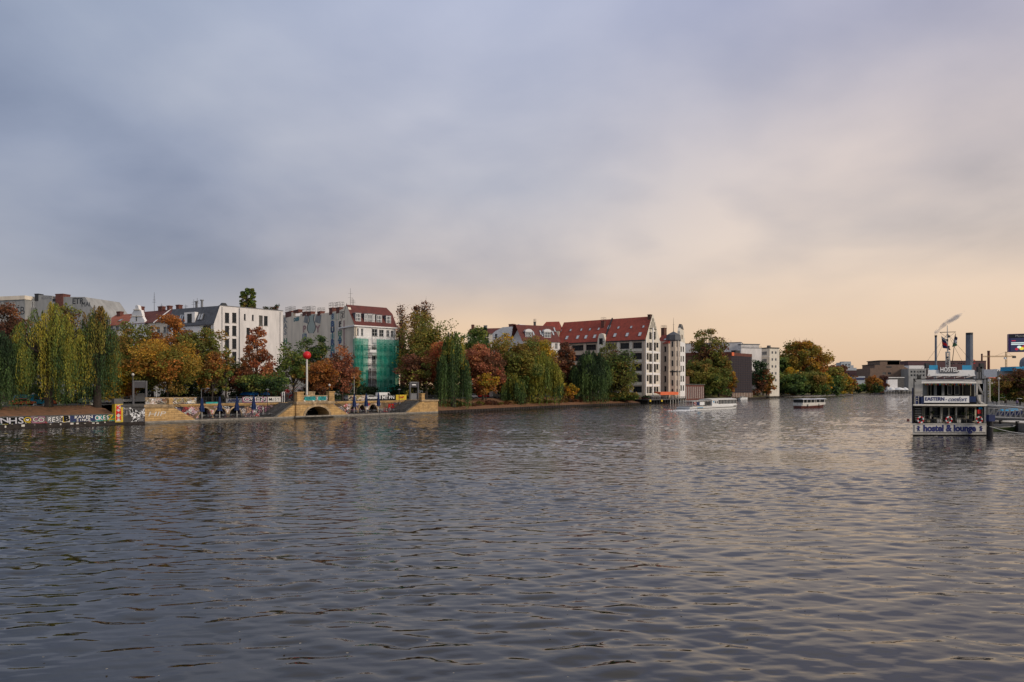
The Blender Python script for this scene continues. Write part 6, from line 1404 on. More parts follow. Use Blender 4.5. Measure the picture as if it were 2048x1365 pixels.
mb = MB(); mb.prism(pb, [(s0+.4, 2.7), (s0+1.0, 2.35), (s0+1.3, 1.95), (s0+1.5, 2.5), (s0+1.45, 2.95), (s0+1.0, 2.75)], HB*.9+.01, HB*.9+.03); mb.build('blue_emblem', M['sky_blue'], b)
mb = MB(); prof = [(HB*.98, zc-.25), (HB*.8, zc+.05), (0, zc+.3), (-HB*.8, zc+.05), (-HB*.98, zc-.25)]; mb.sweep(pb, prof, s0-.3, s1+.4); mb.build('roof', M['offwhite'], b, smooth=False)
mb = MB(); hull_sections(mb, pb, [(s1-.1, HB*.88, HB*.88, zc-.2, 1.6), (s1+1.3, HB*.7, HB*.7, 2.2, 1.5)]); mb.build('windscreen', M['glass_pale'], b)
mb = MB(); mb.box(pb, Lb*.05, Lb*.4, 1.14, 1.3, -HB*.9, HB*.9); mb.box(pb, Lb*.05, Lb*.40, 2.85, 2.95, -HB*.9, HB*.9); mb.build('stern_canopy', M['offwhite'], b)
for i in range(5):
    u = Lb*(.05+.35*i/4)
    for w in (-HB*.88, HB*.88): mb = MB(); mb.tube(pb.pt(u, 1.1, w), pb.pt(u, 2.9, w), .05, .05, 5); mb.build('canopy_post', M['white'], b)
for (a, c, m) in ((.13, .17, 'navy'), (.175, .26, 'white'), (.30, .37, 'metal_dark')): mb = MB(); mb.box(pb, Lb*a, Lb*c, 1.6, 2.6, HB*.86, HB*.9); mb.build('side_panel', M[m], b)
mb = MB(); mb.box(pb, Lb*.12, Lb*.22, .72, .92, HB+.0, HB+.03); mb.build('name_strip', M['sky_blue'], b)
def lifebuoy(pl, u, v, w, r, label, parent=None):
    o = thing('lifebuoy', pl.pt(u, v, w), label, 'lifebuoy') if parent is None else None
    for q in range(8):
        mb = MB()
        for i in range(3):
            p = [pl.pt(u+r*math.cos(2*math.pi*a), v+r*math.sin(2*math.pi*a), w+.08) for a in ((q+i/3)/8, (q+(i+1)/3)/8)]; mb.tube(p[0], p[1], r*.26, r*.26, 7)
        mb.build('red_band' if q % 2 else 'white_band', M['red'] if q % 2 else M['white'], o if parent is None else parent)
    return o
lifebuoy(pb, Lb*.09, 2.1, HB*.88, .5, 'red and white lifebuoy at the stern of the white tour boat')
mb = MB(); u = Lb+.2; mb.tube(pb.pt(Lb*.95, 1.6, 0), pb.pt(Lb*.95, 2.6, 0), .04, .04, 5); mb.tube(pb.pt(Lb*.9, 2.3, 1), pb.pt(Lb*.99, 2.4, 0), .03, .03, 4); mb.tube(pb.pt(Lb*.9, 2.3, -1), pb.pt(Lb*.99, 2.4, 0), .03, .03, 4); mb.build('bow_rail', M['metal_light'], b)
# wake
rng = np.random.default_rng(3); mb = MB()
for i in range(750):
    f = rng.uniform(0, 1)**1.5; u = 4.0-f*12; w = HB*(.7)+rng.normal()*(.35+f*.9)+f*1.4*(1 if rng.uniform() < .75 else -1.2); s = rng.uniform(.08, .32)*(1.25-f); p = pb.pt(u, .10+.22*(1-f)*rng.uniform(.3, 1), w)
    mb.lathe(p, [(s, -.12), (s*.85, .05), (0, .12)], 5)
mb.build('boat_wake', M['foam'], smooth=True, kind='stuff', label='white foam churned up behind the long tour boat')
# passenger boat 2: small red and cream boat
p2 = Pl.px(1606, 237, 1657, 248); L2 = p2.L; H2_ = 2.1; p2.O = p2.O - p2.N*H2_
b = thing('passenger_boat', p2.pt(L2/2, 0, 0), 'small cream passenger boat with dark red hull in mid river', 'boat')
mb = MB(); hull_sections(mb, p2, [(0, H2_*.75, H2_*.6, .85, -.2), (L2*.2, H2_*.97, H2_*.8, .75, -.4), (L2*.7, H2_, H2_*.75, .95, -.4), (L2*.9, H2_*.65, H2_*.3, 1.35, -.4), (L2, .1, .05, 1.7, -.1)]); mb.build('hull', mat('boat_red', (.12, .032, .024), .5, .25, 1), b)
mb = MB(); hull_sections(mb, p2, [(-.03, H2_*.77, H2_*.76, 1.25, .85), (L2*.2, H2_, H2_*.98, 1.2, .75), (L2*.7, H2_*1.02, H2_*1.01, 1.4, .95), (L2*.9, H2_*.68, H2_*.66, 1.8, 1.35)]); mb.build('bulwark', M['offwhite'], b)
mb = MB(); mb.box(p2, .3, L2*.9, 1.1, 1.95, -H2_*.88, H2_*.88); mb.build('cabin_base', M['offwhite'], b)
mb = MB(); mb.box(p2, .5, L2*.86, 1.95, 3.05, -H2_*.82, H2_*.82); mb.build('cabin_windows', M['glass'], b)
for f in (.05, .18, .33, .47, .53, .68, .86):
    for w in (-H2_*.86, H2_*.86): mb = MB(); mb.box(p2, L2*f-.12, L2*f+.12, 1.95, 3.1, w-.06, w+.06); mb.build('window_post', M['offwhite'], b)
mb = MB(); mb.sweep(p2, [(H2_*.95, 3.05), (H2_*.7, 3.3), (0, 3.4), (-H2_*.7, 3.3), (-H2_*.95, 3.05)], .2, L2*.95); mb.build('roof', M['metal_light'], b)
mb = MB(); mb.box(p2, L2*.45, L2*.66, 3.4, 3.5, -.8, .8)
for u in (.45, .55, .66):
    for w in (-.8, .8): mb.tube(p2.pt(L2*u, 3.4, w), p2.pt(L2*u, 4.0, w), .03, .03, 4)
mb.tube(p2.pt(L2*.45, 4, .8), p2.pt(L2*.66, 4, .8), .03, .03, 4); mb.tube(p2.pt(L2*.45, 4, -.8), p2.pt(L2*.66, 4, -.8), .03, .03, 4); mb.build('roof_rack', M['metal_dark'], b)
for f in (.17, .6): mb = MB(); mb.tube(p2.pt(L2*f, .4, H2_+.1), p2.pt(L2*f, 1.5, H2_+.12), .12, .12, 6); mb.build('fender', M['rubber'], b)
mb = MB(); mb.tube(p2.pt(L2*.96, 1.6, 0), p2.pt(L2*.96, 2.7, 0), .03, .03, 4); mb.box(p2, L2*.93, L2*.99, 1.9, 2.7, -.02, .02); mb.build('bow_flag', M['bark'], b)
mb = MB(); mb.tube(p2.pt(.1, 1, 0), p2.pt(-.2, 2.6, 0), .03, .03, 4); mb.build('stern_staff', M['metal_dark'], b)
# little boats moored before the louvred building
q = G(1486, 799.5); o = thing('motor_boat', q, 'small white cabin boat moored below the louvred building', 'boat'); s = Pl(q, (1, .6, 0))
mb = MB(); hull_sections(mb, s, [(-3.5, 1.1, .9, .9, -.3), (1.5, 1.2, .9, 1.0, -.3), (4, .1, .05, 1.4, 0)]); mb.build('hull', M['white'], o); mb = MB(); mb.box(s, -2.2, 1.2, .9, 2.1, -.9, .9, 0, .25); mb.build('cabin', M['offwhite'], o); mb = MB(); mb.box(s, -1.7, .8, 1.4, 1.9, -.86, .86); mb.build('cabin_windows', M['glass'], o)
# jetty with white boats on the far right bend
jp = Pl.px(1768, 870, 1830, 900); o = thing('jetty', jp.pt(jp.L/2, 0, 0), 'dark jetty on the far bend below the white pavilion', 'jetty')
mb = MB(); mb.box(jp, 0, jp.L+20, -1, 2.6, -16, 0); mb.build('deck', M['concrete_dark'], o)
for i in range(12): mb = MB(); u = jp.L*i/11; mb.box(jp, u-.4, u+.4, -1, 3.4, 0, .5); mb.build('post', M['metal_dark'], o)
for i, (x, l) in enumerate(((1783, 'white tent roof on the far jetty nearest the trees'), (1798, 'larger white rounded tent on the far jetty'), (1810, 'white peaked tent on the far jetty beside the ship'))):
    q = W(x, 770, 885); o = thing('tent', (q.x, q.y, 2.6), l, 'tent'); r = (4, 6.5, 4)[i]
    mb = MB(); mb.lathe((q.x, q.y, 2.6), [(r, 2.4), (r*.8, 4.0), (r*.35, 5.2), (0, 5.6)], 12); mb.build('roof', M['white'], o, smooth=True)
    for k in range(6): mb = MB(); a = k*math.pi/3; mb.tube((q.x+r*.95*math.cos(a), q.y+r*.95*math.sin(a), 2.6), (q.x+r*.95*math.cos(a), q.y+r*.95*math.sin(a), 5.1), .2, .2, 5); mb.build('post', M['white'], o)
for x, l in ((1809, 'small red tent roof left on the far jetty'), (1816, 'small red tent roof hard by the ship rail')):
    q = W(x, 760, 905); o = thing('tent', (q.x, q.y, ZS), l, 'tent'); mb = MB(); mb.box(XY, q.x-3, q.x+3, q.y-3, q.y+3, 13.5, 15.5); mb.build('roof', M['red'], o)
    mb = MB(); mb.box(XY, q.x-2.6, q.x+2.6, q.y-2.6, q.y+2.6, ZS, 13.5); mb.build('walls', M['white'], o)

# ------------------------------------------------------------------ the hostel ship
YB = 100.6; s_ = pw(YB)
S = Pl(W(1824, YH, YB), (1, 0, 0)); S.O.z = 0
def su(x): return (x-1824)*s_
def sv(y): return EH-(y-YH)*s_
wS = su(1976); AX = Vector((.60, 1, 0)).normalized()           # the ship runs away to the right
def sbox(mb, x0, x1, y0, y1, d0, d1, mi=0):
    """box with front at depth d0 behind the stern plane, running back along the ship's axis"""
    a, b_, v0, v1 = su(x0), su(x1), sv(y1), sv(y0); k = len(mb.v)
    for d in (d0, d1):
        for (u, v) in ((a, v0), (b_, v0), (b_, v1), (a, v1)):
            p = S.pt(u, v, 0)+AX*d; mb.v.append(tuple(p))
    for f in ((0,1,2,3),(7,6,5,4),(0,4,5,1),(1,5,6,2),(2,6,7,3),(3,7,4,0)): mb.f.append(tuple(k+i for i in f)); mb.m.append(mi)
    return mb
def spt(x, y, d=0.0): return S.pt(su(x), sv(y), 0)+AX*d
ship = thing('hostel_ship', S.pt(wS/2, 0, 0), 'three storey white hostel ship moored at the right, blue lettering across its stern', 'ship')
def sp1(name, m, *boxes, parent=None, **k):
    mb = MB()
    for q in boxes: sbox(mb, *q)
    return mb.build(name, M[m] if isinstance(m, str) else m, parent or ship, **k)
SL = 52
M['ship_white'] = mat('ship_white', (.52, .49, .45), .5, .24, 1.6, streak=.3)
M['ship_cream'] = mat('ship_cream', (.62, .57, .42), .6, .1, 1.0)
sp1('hull', 'ship_white', (1825, 1975, 849, 869.5, 0, SL)); sp1('boot_topping', 'black', (1825.5, 1974.5, 869.5, 880, .05, SL))
sp1('hull_band', 'offwhite', (1824.5, 1975.5, 847.5, 849.5, -.08, SL)); sp1('lettering_board', 'offwhite', (1829, 1971, 850.5, 865, -.10, -.001))
sp1('board_edge', 'metal_dark', (1829, 1971, 849.9, 850.5, -.12, -.001), (1829, 1971, 865, 865.6, -.12, -.001))
sp1('lower_cabin', 'ship_cream', (1843, 1955, 813, 848, 2.6, SL-2)); sp1('deck', 'metal_dark', (1825, 1975, 846.5, 847.6, 0, SL))
sp1('upper_deck', 'ship_cream', (1826, 1974, 809, 812.5, -.15, SL)); sp1('deck_underside', 'metal_dark', (1829, 1972, 812.6, 814, .1, SL-1))
for (x0, x1, y0, y1) in ((1849, 1859, 815, 840), (1864, 1881, 815, 838), (1885.5, 1897.6, 816, 846.5), (1899.5, 1911.5, 816, 846.5), (1915, 1931, 815, 838), (1938, 1952, 816, 845)):
    o = sp1('window' if y1 < 846 else 'door', 'glass', (x0, x1, y0, y1, 2.5, 2.6)); t_ = .7
    sp1('frame', 'ship_cream', (x0-t_, x0+t_, y0, y1, 2.35, 2.52), (x1-t_, x1+t_, y0, y1, 2.35, 2.52), (x0, x1, y0-.5, y0+.6, 2.35, 2.52), (x0, x1, y1-.7, y1+.5, 2.35, 2.52), parent=o)
for x in (1861.5, 1883, 1913.3, 1934): sp1('cabin_post', 'offwhite', (x-1.1, x+1.1, 811, 848, 2.0, 2.3))
for (a, c) in ((1874, 1882), (1914.5, 1922)): sp1('planter_box', 'offwhite', (a, c, 839, 847, .8, 1.6))
# stairs at the left
for i in range(9): sp1('stair_tread', 'offwhite', (1829, 1843, 813.5+i*3.7, 814.4+i*3.7, .8+i*.18, 1.1+i*.18))
sp1('stair_back', 'black', (1828, 1844, 813, 847, 2.6, 2.75))
# deck railing
def srail(x0, x1, y0, y1, n, d=.05, m='metal_dark', name='railing', mid=1):
    mb = MB()
    for i in range(n+1):
        x = x0+(x1-x0)*i/n; mb.tube(spt(x, y0, d), spt(x, y1, d), .025, .025, 4)
    for j in range(mid+1): y = y0+(y1-y0)*j/(mid+1); mb.tube(spt(x0, y, d), spt(x1, y, d), .03, .03, 4)
    return mb.build(name, M[m], ship)
srail(1830, 1972, 832, 847.5, 26); srail(1829, 1844, 770, 790, 11, .3, 'offwhite', 'white_railing', 0)
# corner posts
sp1('corner_post', 'metal_dark', (1826.5, 1829, 758, 812, 0, .2)); sp1('corner_post', 'black', (1825, 1828, 812, 848, -.02, .2)); sp1('corner_post', 'metal_grey', (1968, 1972, 752, 848, 0, .4)); sp1('corner_post', 'metal_dark', (1972.3, 1975.5, 756, 848, .1, .4))
sp1('side_wall', 'navy', (1823.6, 1824.8, 776, 848, .4, 18))
sp1('side_wall', 'ship_white', (1974, 1975.5, 812.5, 848, 3, SL-2), (1826, 1827.5, 812.5, 847, 3, SL-2))
# upper deck
sp1('upper_cabin', 'ship_white', (1846, 1952, 765, 809, 3.2, SL-6)); sp1('veranda_shade_panel', 'black', (1855, 1951, 769, 793, 3.0, 3.19))  # black sheet before the cabin paints the shade inside the veranda
for (a, c) in ((1845, 1854), (1868, 1874), (1884, 1889.5)): sp1('veranda_panel', 'faded_grey', (a, c, 768, 792, 2.6, 2.9))
for (a, c) in ((1896, 1905), (1910, 1920)):
    o = sp1('cabin_door', 'metal_dark', (a, c, 772, 790, 2.7, 2.9)); sp1('door_frame', 'offwhite', (a, a+.8, 772, 790, 2.6, 2.7), (c-.8, c, 772, 790, 2.6, 2.7), (a, c, 771.4, 772.3, 2.6, 2.7), (a, c, 789.4, 790, 2.6, 2.7), parent=o)
for x in (1856, 1862, 1927, 1943): sp1('veranda_post', 'ship_cream', (x-.35, x+.35, 768, 792, 2.2, 2.5))
o = sp1('name_banner', 'white', (1848, 1938, 792.5, 805.5, -.12, -.06)); sp1('banner_edge', 'metal_light', (1847.4, 1938.6, 805.2, 806, -.14, -.06), parent=o)
sp1('blue_awning_cloth', 'blue', (1841.5, 1848, 794, 808, -.05, .2)); sp1('blue_awning_cloth', 'blue', (1938.2, 1952, 793.5, 804.5, -.08, .3)); sp1('veranda_parapet', 'black', (1843, 1953, 793, 809, .0, .12)); sp1('dark_locker', 'navy', (1830, 1841.5, 793, 808.8, .2, 1.5))
sp1('ladder_side', 'offwhite', (1829.5, 1830.3, 792, 809, .1, .2), (1836.5, 1837.3, 792, 809, .1, .2), (1832, 1835, 797, 798, .1, .2), (1832, 1835, 801, 802, .1, .2))
# canvas at the right
sp1('canvas_opening', 'black', (1956, 1967, 768, 790, .5, .6)); sp1('canvas_frame', 'ship_white', (1952.5, 1955.6, 760, 810, .2, .5), (1955.6, 1968, 760, 767.8, .2, .5), (1955.6, 1968, 790.3, 809, .25, .5))
mb = MB(); q = [(1956, 769), (1958.5, 776), (1962, 783), (1968, 789)]; mb.path([spt(x, y, .3) for x, y in q], .16, 6); q = [(1953.5, 791), (1956, 800), (1960, 806), (1967, 809)]; mb.path([spt(x, y, .05) for x, y in q], .2, 6); mb.build('furled_canvas', M['ship_white'], ship)
# awning above the veranda
mb = MB(); n_ = 16; row = []
for i in range(n_+1):
    x = 1843+i*(1952-1843)/n_; sag = 1.0*math.sin(math.pi*i/n_); row.append((spt(x, 760.0-sag*1.2, 2.8), spt(x, 764.5-sag*.8, -.6), spt(x, 767.2-sag*.3, -.75)))
for a, c in zip(row[:-1], row[1:]):
    mb.face([a[0], c[0], c[1], a[1]]); mb.face([a[1], c[1], c[2], a[2]])
mb.build('awning', M['offwhite'], ship)
sp1('roof_frame', 'black', (1826, 1975, 757.8, 759.4, 0, .3), (1826, 1828, 757.8, 759.4, 0, SL-6), (1973, 1975, 757.8, 759.4, 0, SL-6)); sp1('roof', 'metal_grey', (1846, 1952, 760, 765, 3.2, SL-6))
for (x0, x1, y0, y1, m) in ((1958, 1966, 742, 757, 'metal_grey'), (1967, 1972, 736, 757, 'stack_grey'), (1833, 1842, 750, 757, 'metal_dark'), (1944, 1950, 752, 757, 'metal_dark')):
    sp1('deck_locker', m, (x0, x1, y0, y1, 4, 5.5))
for (x, y) in ((1828, 758), (1974, 758), (1858, 752), (1940, 752)): mb = MB(); mb.tube(spt(x, y, 1), spt(1897.5, 662, 6), .02, .02, 3); mb.build('stay_cable', M['metal_dark'], ship)
# bunting
cols_ = ['yellow', 'red', 'offwhite', 'orange', 'green', 'yellow', 'red', 'sky_blue']
bn = thing('bunting', spt(1898, 768, -.3), 'string of small coloured pennants under the ship awning', 'bunting'); mb = MB(); mb.path([spt(1850+i*8, 767.4+.5*math.sin(i*1.3), -.5) for i in range(13)], .012, 4); mb.build('cord', M['offwhite'], bn)
for i in range(24):
    x = 1851+i*4.1; mb = MB(); a, c, d = spt(x-1.1, 767.8, -.5), spt(x+1.1, 767.8, -.5), spt(x, 771.2, -.5); mb.face([a, c, d]); e_ = Vector((0, .02, 0)); mb.face([a+e_, d+e_, c+e_]); mb.build('pennant', M[cols_[i % 8]], bn)
# roof deck: sign boards, solar panels
sp1('sign_board', 'white', (1856, 1950, 740, 752, 1.2, 1.4))
mb = MB(); k = len(mb.v); mb.face([spt(x, y, 1.19) for x, y in ((1854.5, 752), (1951.5, 752), (1948, 740), (1857.5, 740))]); mb.build('sign_face', M['white'], ship)
sp1('blue_board', 'sky_blue', (1858, 1875.5, 730.5, 739.8, 1.3, 1.5)); sp1('blue_board', 'sky_blue', (1925, 1944, 730.5, 739.8, 1.3, 1.5))
o = sp1('sign_stand', 'metal_grey', (1880, 1919, 744.3, 745, .9, 1.1))
for i in range(5):
    x = 1850+i*20.5; mb = MB(); q = [spt(x, 757, .6), spt(x+20, 753.5-.6*i*0, .6), spt(x+20.5, 751.6, 2.0), spt(x+2, 755.4, 2.0)]; up = Vector((0, 0, .09))
    mb.face(q); mb.face([p+up for p in q])
    for a, c in zip(q, q[1:]+q[:1]): mb.face([a, c, c+up, a+up])
    mb.build('solar_panel', mat('solar_panel', (.012, .015, .03), .15, .1, 1), ship)
    mb = MB(); mb.tube(spt(x+18, 757.5, .8), spt(x+18, 753.8, .8), .05, .05, 4); mb.build('panel_strut', M['metal_light'], ship)
def stext(s, x, y, d, size, m, sx=1.0, off=0.0, ext=.02, name='lettering', shear=0.0, space=1.0):
    p = spt(x, y, d); q = Pl((p.x, p.y, 0), (1, 0, 0)); return text(name, s, q, 0, p.z, 0, size, M[m], ship, sx, ext, off, shear=shear, space=space)
M['letter_blue'] = mat('letter_blue', (.012, .02, .14), .5, .1, 2)
stext('hostel & lounge', 1899, 857.2, -.13, 1.36, 'letter_blue', .90, .055)
stext('EASTERN', 1869.5, 798.6, -.15, .72, 'letter_blue', .97, .018); stext('comfort', 1914, 799.2, -.15, .92, 'letter_blue', .90, 0, shear=.35); stext('-', 1892.5, 799, -.15, .8, 'letter_blue')
stext('HOSTEL', 1898.7, 740.2, .95, .98, 'metal_dark', .80, .04, .06); stext('HOSTEL', 1898.2, 739.7, .84, .92, 'white', .80, .02, .02)
def bear(x, y, sgn):
    mb = MB(); P_ = [(-2, 5), (-1.2, 1.5), (-3.4, -.5), (-2.8, -1.8), (-.6, -.6), (-.8, -2.8), (-2.2, -4.4), (-1, -5.4), (.5, -4.8), (1.6, -5.6), (2.2, -4.4), (1.6, -2.8), (3.6, -3.4), (3.8, -2), (1.7, -.2), (2.0, 1.6), (3.4, 4.6), (1.8, 5.4), (.3, 2.4), (-.7, 5.6)]
    q = Pl(spt(x, y, -.13), (1, 0, 0)); mb.prism(q, [(sgn*a*s_, -b_*s_) for a, b_ in (P_ if sgn > 0 else list(reversed(P_)))], 0, .02); mb.build('bear_emblem', M['letter_blue'], ship)
bear(1836.5, 857.5, 1); bear(1962, 857.5, -1)
# mast, yard, flags
mb = MB(); truss(mb, spt(1898.5, 752, 6), spt(1898, 700, 6), .22, 12, .06); mb.tube(spt(1898, 703, 6), spt(1897, 645, 6), .12, .05, 6); mb.build('mast', M['offwhite'], ship)
mb = MB(); mb.tube(spt(1881.5, 659.5, 6), spt(1914.5, 658.5, 6), .06, .05, 5); mb.tube(spt(1898, 672, 6), spt(1882, 660, 6), .02, .02, 4); mb.tube(spt(1898, 672, 6), spt(1914, 659, 6), .02, .02, 4); mb.build('yard', M['metal_dark'], ship)
mb = MB()
for (x, y) in ((1896, 676), (1900, 668), (1899, 690), (1896.5, 712), (1900, 718), (1897, 725)): q = spt(x, y, 6); mb.bx(q.x-.14, q.x+.14, q.y-.14, q.y+.14, q.z-.16, q.z+.16)
mb.build('mast_lamps', M['metal_dark'], ship)
mb = MB(); mb.tube(spt(1903, 752, 4), spt(1914.5, 662, 6), .06, .04, 5); mb.build('flag_staff', M['bark'], ship)
for (x, y, h) in ((1854, 728, 24), (1965.5, 728, 30), (1961, 735, 22)): mb = MB(); mb.tube(spt(x, y+h, 3), spt(x, y, 3), .09, .07, 5); q = spt(x, y+2, 3); mb.bx(q.x-.3, q.x+.3, q.y-.2, q.y+.2, q.z-.5, q.z+.3); mb.build('deck_lamp', M['metal_dark'], ship)
def flag(pts, cols, label, folds=.25):
    """pts: hoist top, hoist bottom, fly bottom, fly top in photo rows at the mast"""
    o = thing('flag', spt(*pts[0], 6), label, 'flag'); P_ = [spt(*p, 6) for p in pts]; nst = len(cols); nu = 10
    for k, m in enumerate(cols):
        mb = MB()
        for i in range(nu):
            qs = []
            for (a, c) in ((i, k), (i+1, k), (i+1, k+1), (i, k+1)):
                f, g_ = a/nu, c/nst; p = P_[0].lerp(P_[1], g_).lerp(P_[3].lerp(P_[2], g_), f); p = p+Vector((0, math.sin(f*9+g_)*folds, 0)); qs.append(p)
            mb.face(qs)
        mb.build('stripe', M[m], o, smooth=True)
flag([(1884, 662), (1889, 692), (1903, 697), (1900, 687)], ['offwhite', 'purple_flag', 'red_flag', 'purple_flag'] if False else ['offwhite', 'navy', 'red', 'navy'], 'limp striped flag hanging left of the ship mast')
flag([(1914.5, 663), (1909, 690), (1916, 688), (1918.5, 679)], ['navy', 'white', 'green'], 'dark and white flag on the slanted staff right of the ship mast')
# things on the ship
for x, l in ((1840, 'left lifebuoy on the ship stern railing below the stairs'), (1896.5, 'middle lifebuoy on the ship stern railing before the doors'), (1957, 'right lifebuoy on the ship stern railing below the ladder')):
    lifebuoy(Pl(spt(x, 840, -.12), (1, 0, 0)), 0, 0, 0, .42, l)
def potted_palm(x, y0, y1, l, big=1.0):
    base = spt(x, y1, 1.2); o = thing('potted_palm', base, l, 'plant'); mb = MB(); mb.lathe(base, [(.32, 0), (.42, .55), (0, .55)], 10); mb.build('pot', M['metal_dark'], o)
    mb = MB(); h = (y1-y0)*s_*.55; mb.tube(base+Vector((0, 0, .5)), base+Vector((0, 0, h)), .07, .05, 5); mb.build('stem', M['bark'], o); rr = random.Random(x)
    for i in range(18):
        a = rr.uniform(0, 6.28); el_ = rr.uniform(.1, 1.2); L_ = (y1-y0)*s_*rr.uniform(.35, .5)*big; p = base+Vector((0, 0, h)); d = Vector((math.cos(a)*math.cos(el_), math.sin(a)*math.cos(el_)*.6, math.sin(el_))); mb = MB(); side = d.cross(Vector((0, 0, 1))).normalized()*.10; prev = p
        for k in range(4): nx = prev+d*L_/4; d.z -= .28; mb.face([prev-side, prev+side, nx+side*.8, nx-side*.8]); prev = nx
        mb.build('frond', M['leaf_dark'], o)
M['leaf_dark'] = mat('leaf_dark', (.05, .075, .02), .6, .3, 2)
potted_palm(1866, 815, 846, 'left potted palm on the ship stern deck'); potted_palm(1940, 814, 846, 'right potted palm on the ship stern deck beside the ladder', 1.1); potted_palm(1927, 818, 847, 'smaller potted palm between doors and right palm')
tb = thing('deck_table', spt(1852, 847, 1.2), 'black round table with chairs on the left of the ship deck', 'table'); q = spt(1852, 847, 1.2); mb = MB(); mb.lathe(q, [(.04, 0), (.04, .7), (.45, .7), (.45, .74), (0, .74)], 12); mb.build('table_top', M['black'], tb)
for sx_ in (-1, 1):
    c_ = thing('deck_chair', q+Vector((sx_*.75, 0, 0)), ('left' if sx_ < 0 else 'right')+' black chair at the round table on the ship deck', 'chair'); mb = MB(); x, y, z = q.x+sx_*.75, q.y, q.z; mb.bx(x-.22, x+.22, y-.22, y+.22, z+.42, z+.46); mb.build('seat', M['black'], c_)
    mb = MB(); mb.bx(x+sx_*.22-.02, x+sx_*.22+.02, y-.22, y+.22, z+.46, z+.95); mb.build('backrest', M['black'], c_)
    for a in (-1, 1):
        for c in (-1, 1): mb = MB(); mb.tube((x+a*.19, y+c*.19, z), (x+a*.19, y+c*.19, z+.43), .02, .02, 4); mb.build('leg', M['black'], c_)
lad = thing('ladder', spt(1961, 847, .6), 'cream ladder at the right end of the ship stern', 'ladder'); mb = MB()
for x in (1958, 1965): mb.tube(spt(x, 847, .6), spt(x, 812, .6), .05, .05, 4)
mb.build('rail', M['ship_cream'], lad)
for i in range(8): mb = MB(); mb.tube(spt(1958, 815+i*4, .6), spt(1965, 815+i*4, .6), .035, .035, 4); mb.build('rung', M['ship_cream'], lad)
for i, (x, y, m) in enumerate(((1958, 824, 'red'), (1961, 815, 'sky_blue'), (1960, 833, 'metal_dark'))): q = spt(x, y, .5); mb = MB(); mb.bx(q.x-.25, q.x+.25, q.y-.1, q.y+.1, q.z-.3, q.z+.3); o = mb.build('sign_plate', M[m]); tag(o, ['small red sign plate beside the ship ladder', 'small blue sign plate at the top of the ship ladder', 'small dark plate low beside the ship ladder'][i], 'sign')
# mooring pile, buoy sign, ropes, long pale boom
p_ = W(1979.5, YH, 99); mb = MB(); mb.lathe((p_.x, p_.y, 0), [(.42, -1), (.42, sv(833)), (.34, sv(833)+.15), (0, sv(833)+.15)], 12); tag(mb.build('mooring_pile', mat('pile_black', (.02, .018, .02), .6, .3, 2), smooth=False), 'thick black mooring pile at the right corner of the ship', 'pile')
mb = MB(); q = W(1981, 843, 98.4); mb.bx(q.x-.45, q.x+.45, q.y-.3, q.y+.3, q.z-.0, q.z+.95); tag(mb.build('fender', M['navy']), 'dark blue fender block on the mooring pile', 'fender')
o = thing('marker_board', W(1816, 841, 100), 'small dark red square marker on a rod left of the ship stern', 'sign'); mb = MB(); q = W(1816, 841, 100); mb.bx(q.x-.17, q.x+.17, q.y-.05, q.y+.05, q.z-.2, q.z+.2); mb.build('board', mat('marker_red', (.10, .02, .02), .6, .2, 2), o); mb = MB(); mb.tube(q, spt(1825, 841.5, 0), .025, .025, 4); mb.build('rod', M['metal_dark'], o)
mb = MB(); mb.path([W(1826, 811, 100.3), W(1975, 811.5, 99.5), W(2010, 813, 97), W(2060, 817, 93)], .13, 8); tag(mb.build('handrail_boom', M['offwhite'], smooth=True), 'long pale pipe running from the ship stern to the right edge', 'pipe')
mb = MB(); mb.path([W(1974+ (2064-1974)*f, 852+14*math.sin(f*1.75)+f*2, 99-5*f) for f in [i/16 for i in range(17)]], .06, 6); tag(mb.build('mooring_rope', M['offwhite'], smooth=True), 'white mooring rope sagging from the ship to the right edge', 'rope')
# pontoon, gangway, small boats on the right
pn = thing('pontoon', W(2020, 850, 112), 'grey floating pontoon behind the mooring pile', 'pontoon'); Q = Pl.px(1978, 118, 2075, 108)
mb = MB(); mb.box(Q, 0, Q.L, -.3, zof(2000, 846, 113), -5, 0); mb.build('float', M['metal_grey'], pn); mb = MB(); mb.box(Q, -.1, Q.L, zof(2000, 846, 113), zof(2000, 845, 113)+.05, -5.1, .1); mb.build('deck', M['offwhite'], pn)
for f in (.25, .6, .9): mb = MB(); mb.box(Q, Q.L*f-.2, Q.L*f+.2, -.5, 1.6, -.2, .15); mb.build('fender', M['rubber'], pn)
gw = thing('gangway', W(2010, 830, 118), 'grey metal gangway with truss rails between ship and quay', 'gangway'); mb = MB()
ga, gb = W(1976, 834, 116), W(2060, 838, 122); ha, hb_ = W(1976, 799, 116), W(2060, 806, 122); off = Vector((.8, 2.2, 0))
for o_ in (Vector((0, 0, 0)), off):
    mb.tube(ga+o_, gb+o_, .10, .10, 5); m1, m2 = ga.lerp(ha, .5), gb.lerp(hb_, .5); mb.tube(m1+o_, m2+o_, .06, .06, 4)
    for i in range(9):
        f = i/8; mb.tube(ga.lerp(gb, f)+o_, m1.lerp(m2, f)+o_, .05, .05, 4)
        if i < 8: mb.tube(ga.lerp(gb, f)+o_, m1.lerp(m2, f+1/8)+o_, .03, .03, 4)
mb.build('truss', M['metal_grey'], gw); mb = MB(); mb.face([ga, gb, gb+off, ga+off]); mb.face([ga-Vector((0, 0, .1)), ga+off-Vector((0, 0, .1)), gb+off-Vector((0, 0, .1)), gb-Vector((0, 0, .1))]); mb.build('walkway', M['metal_light'], gw)
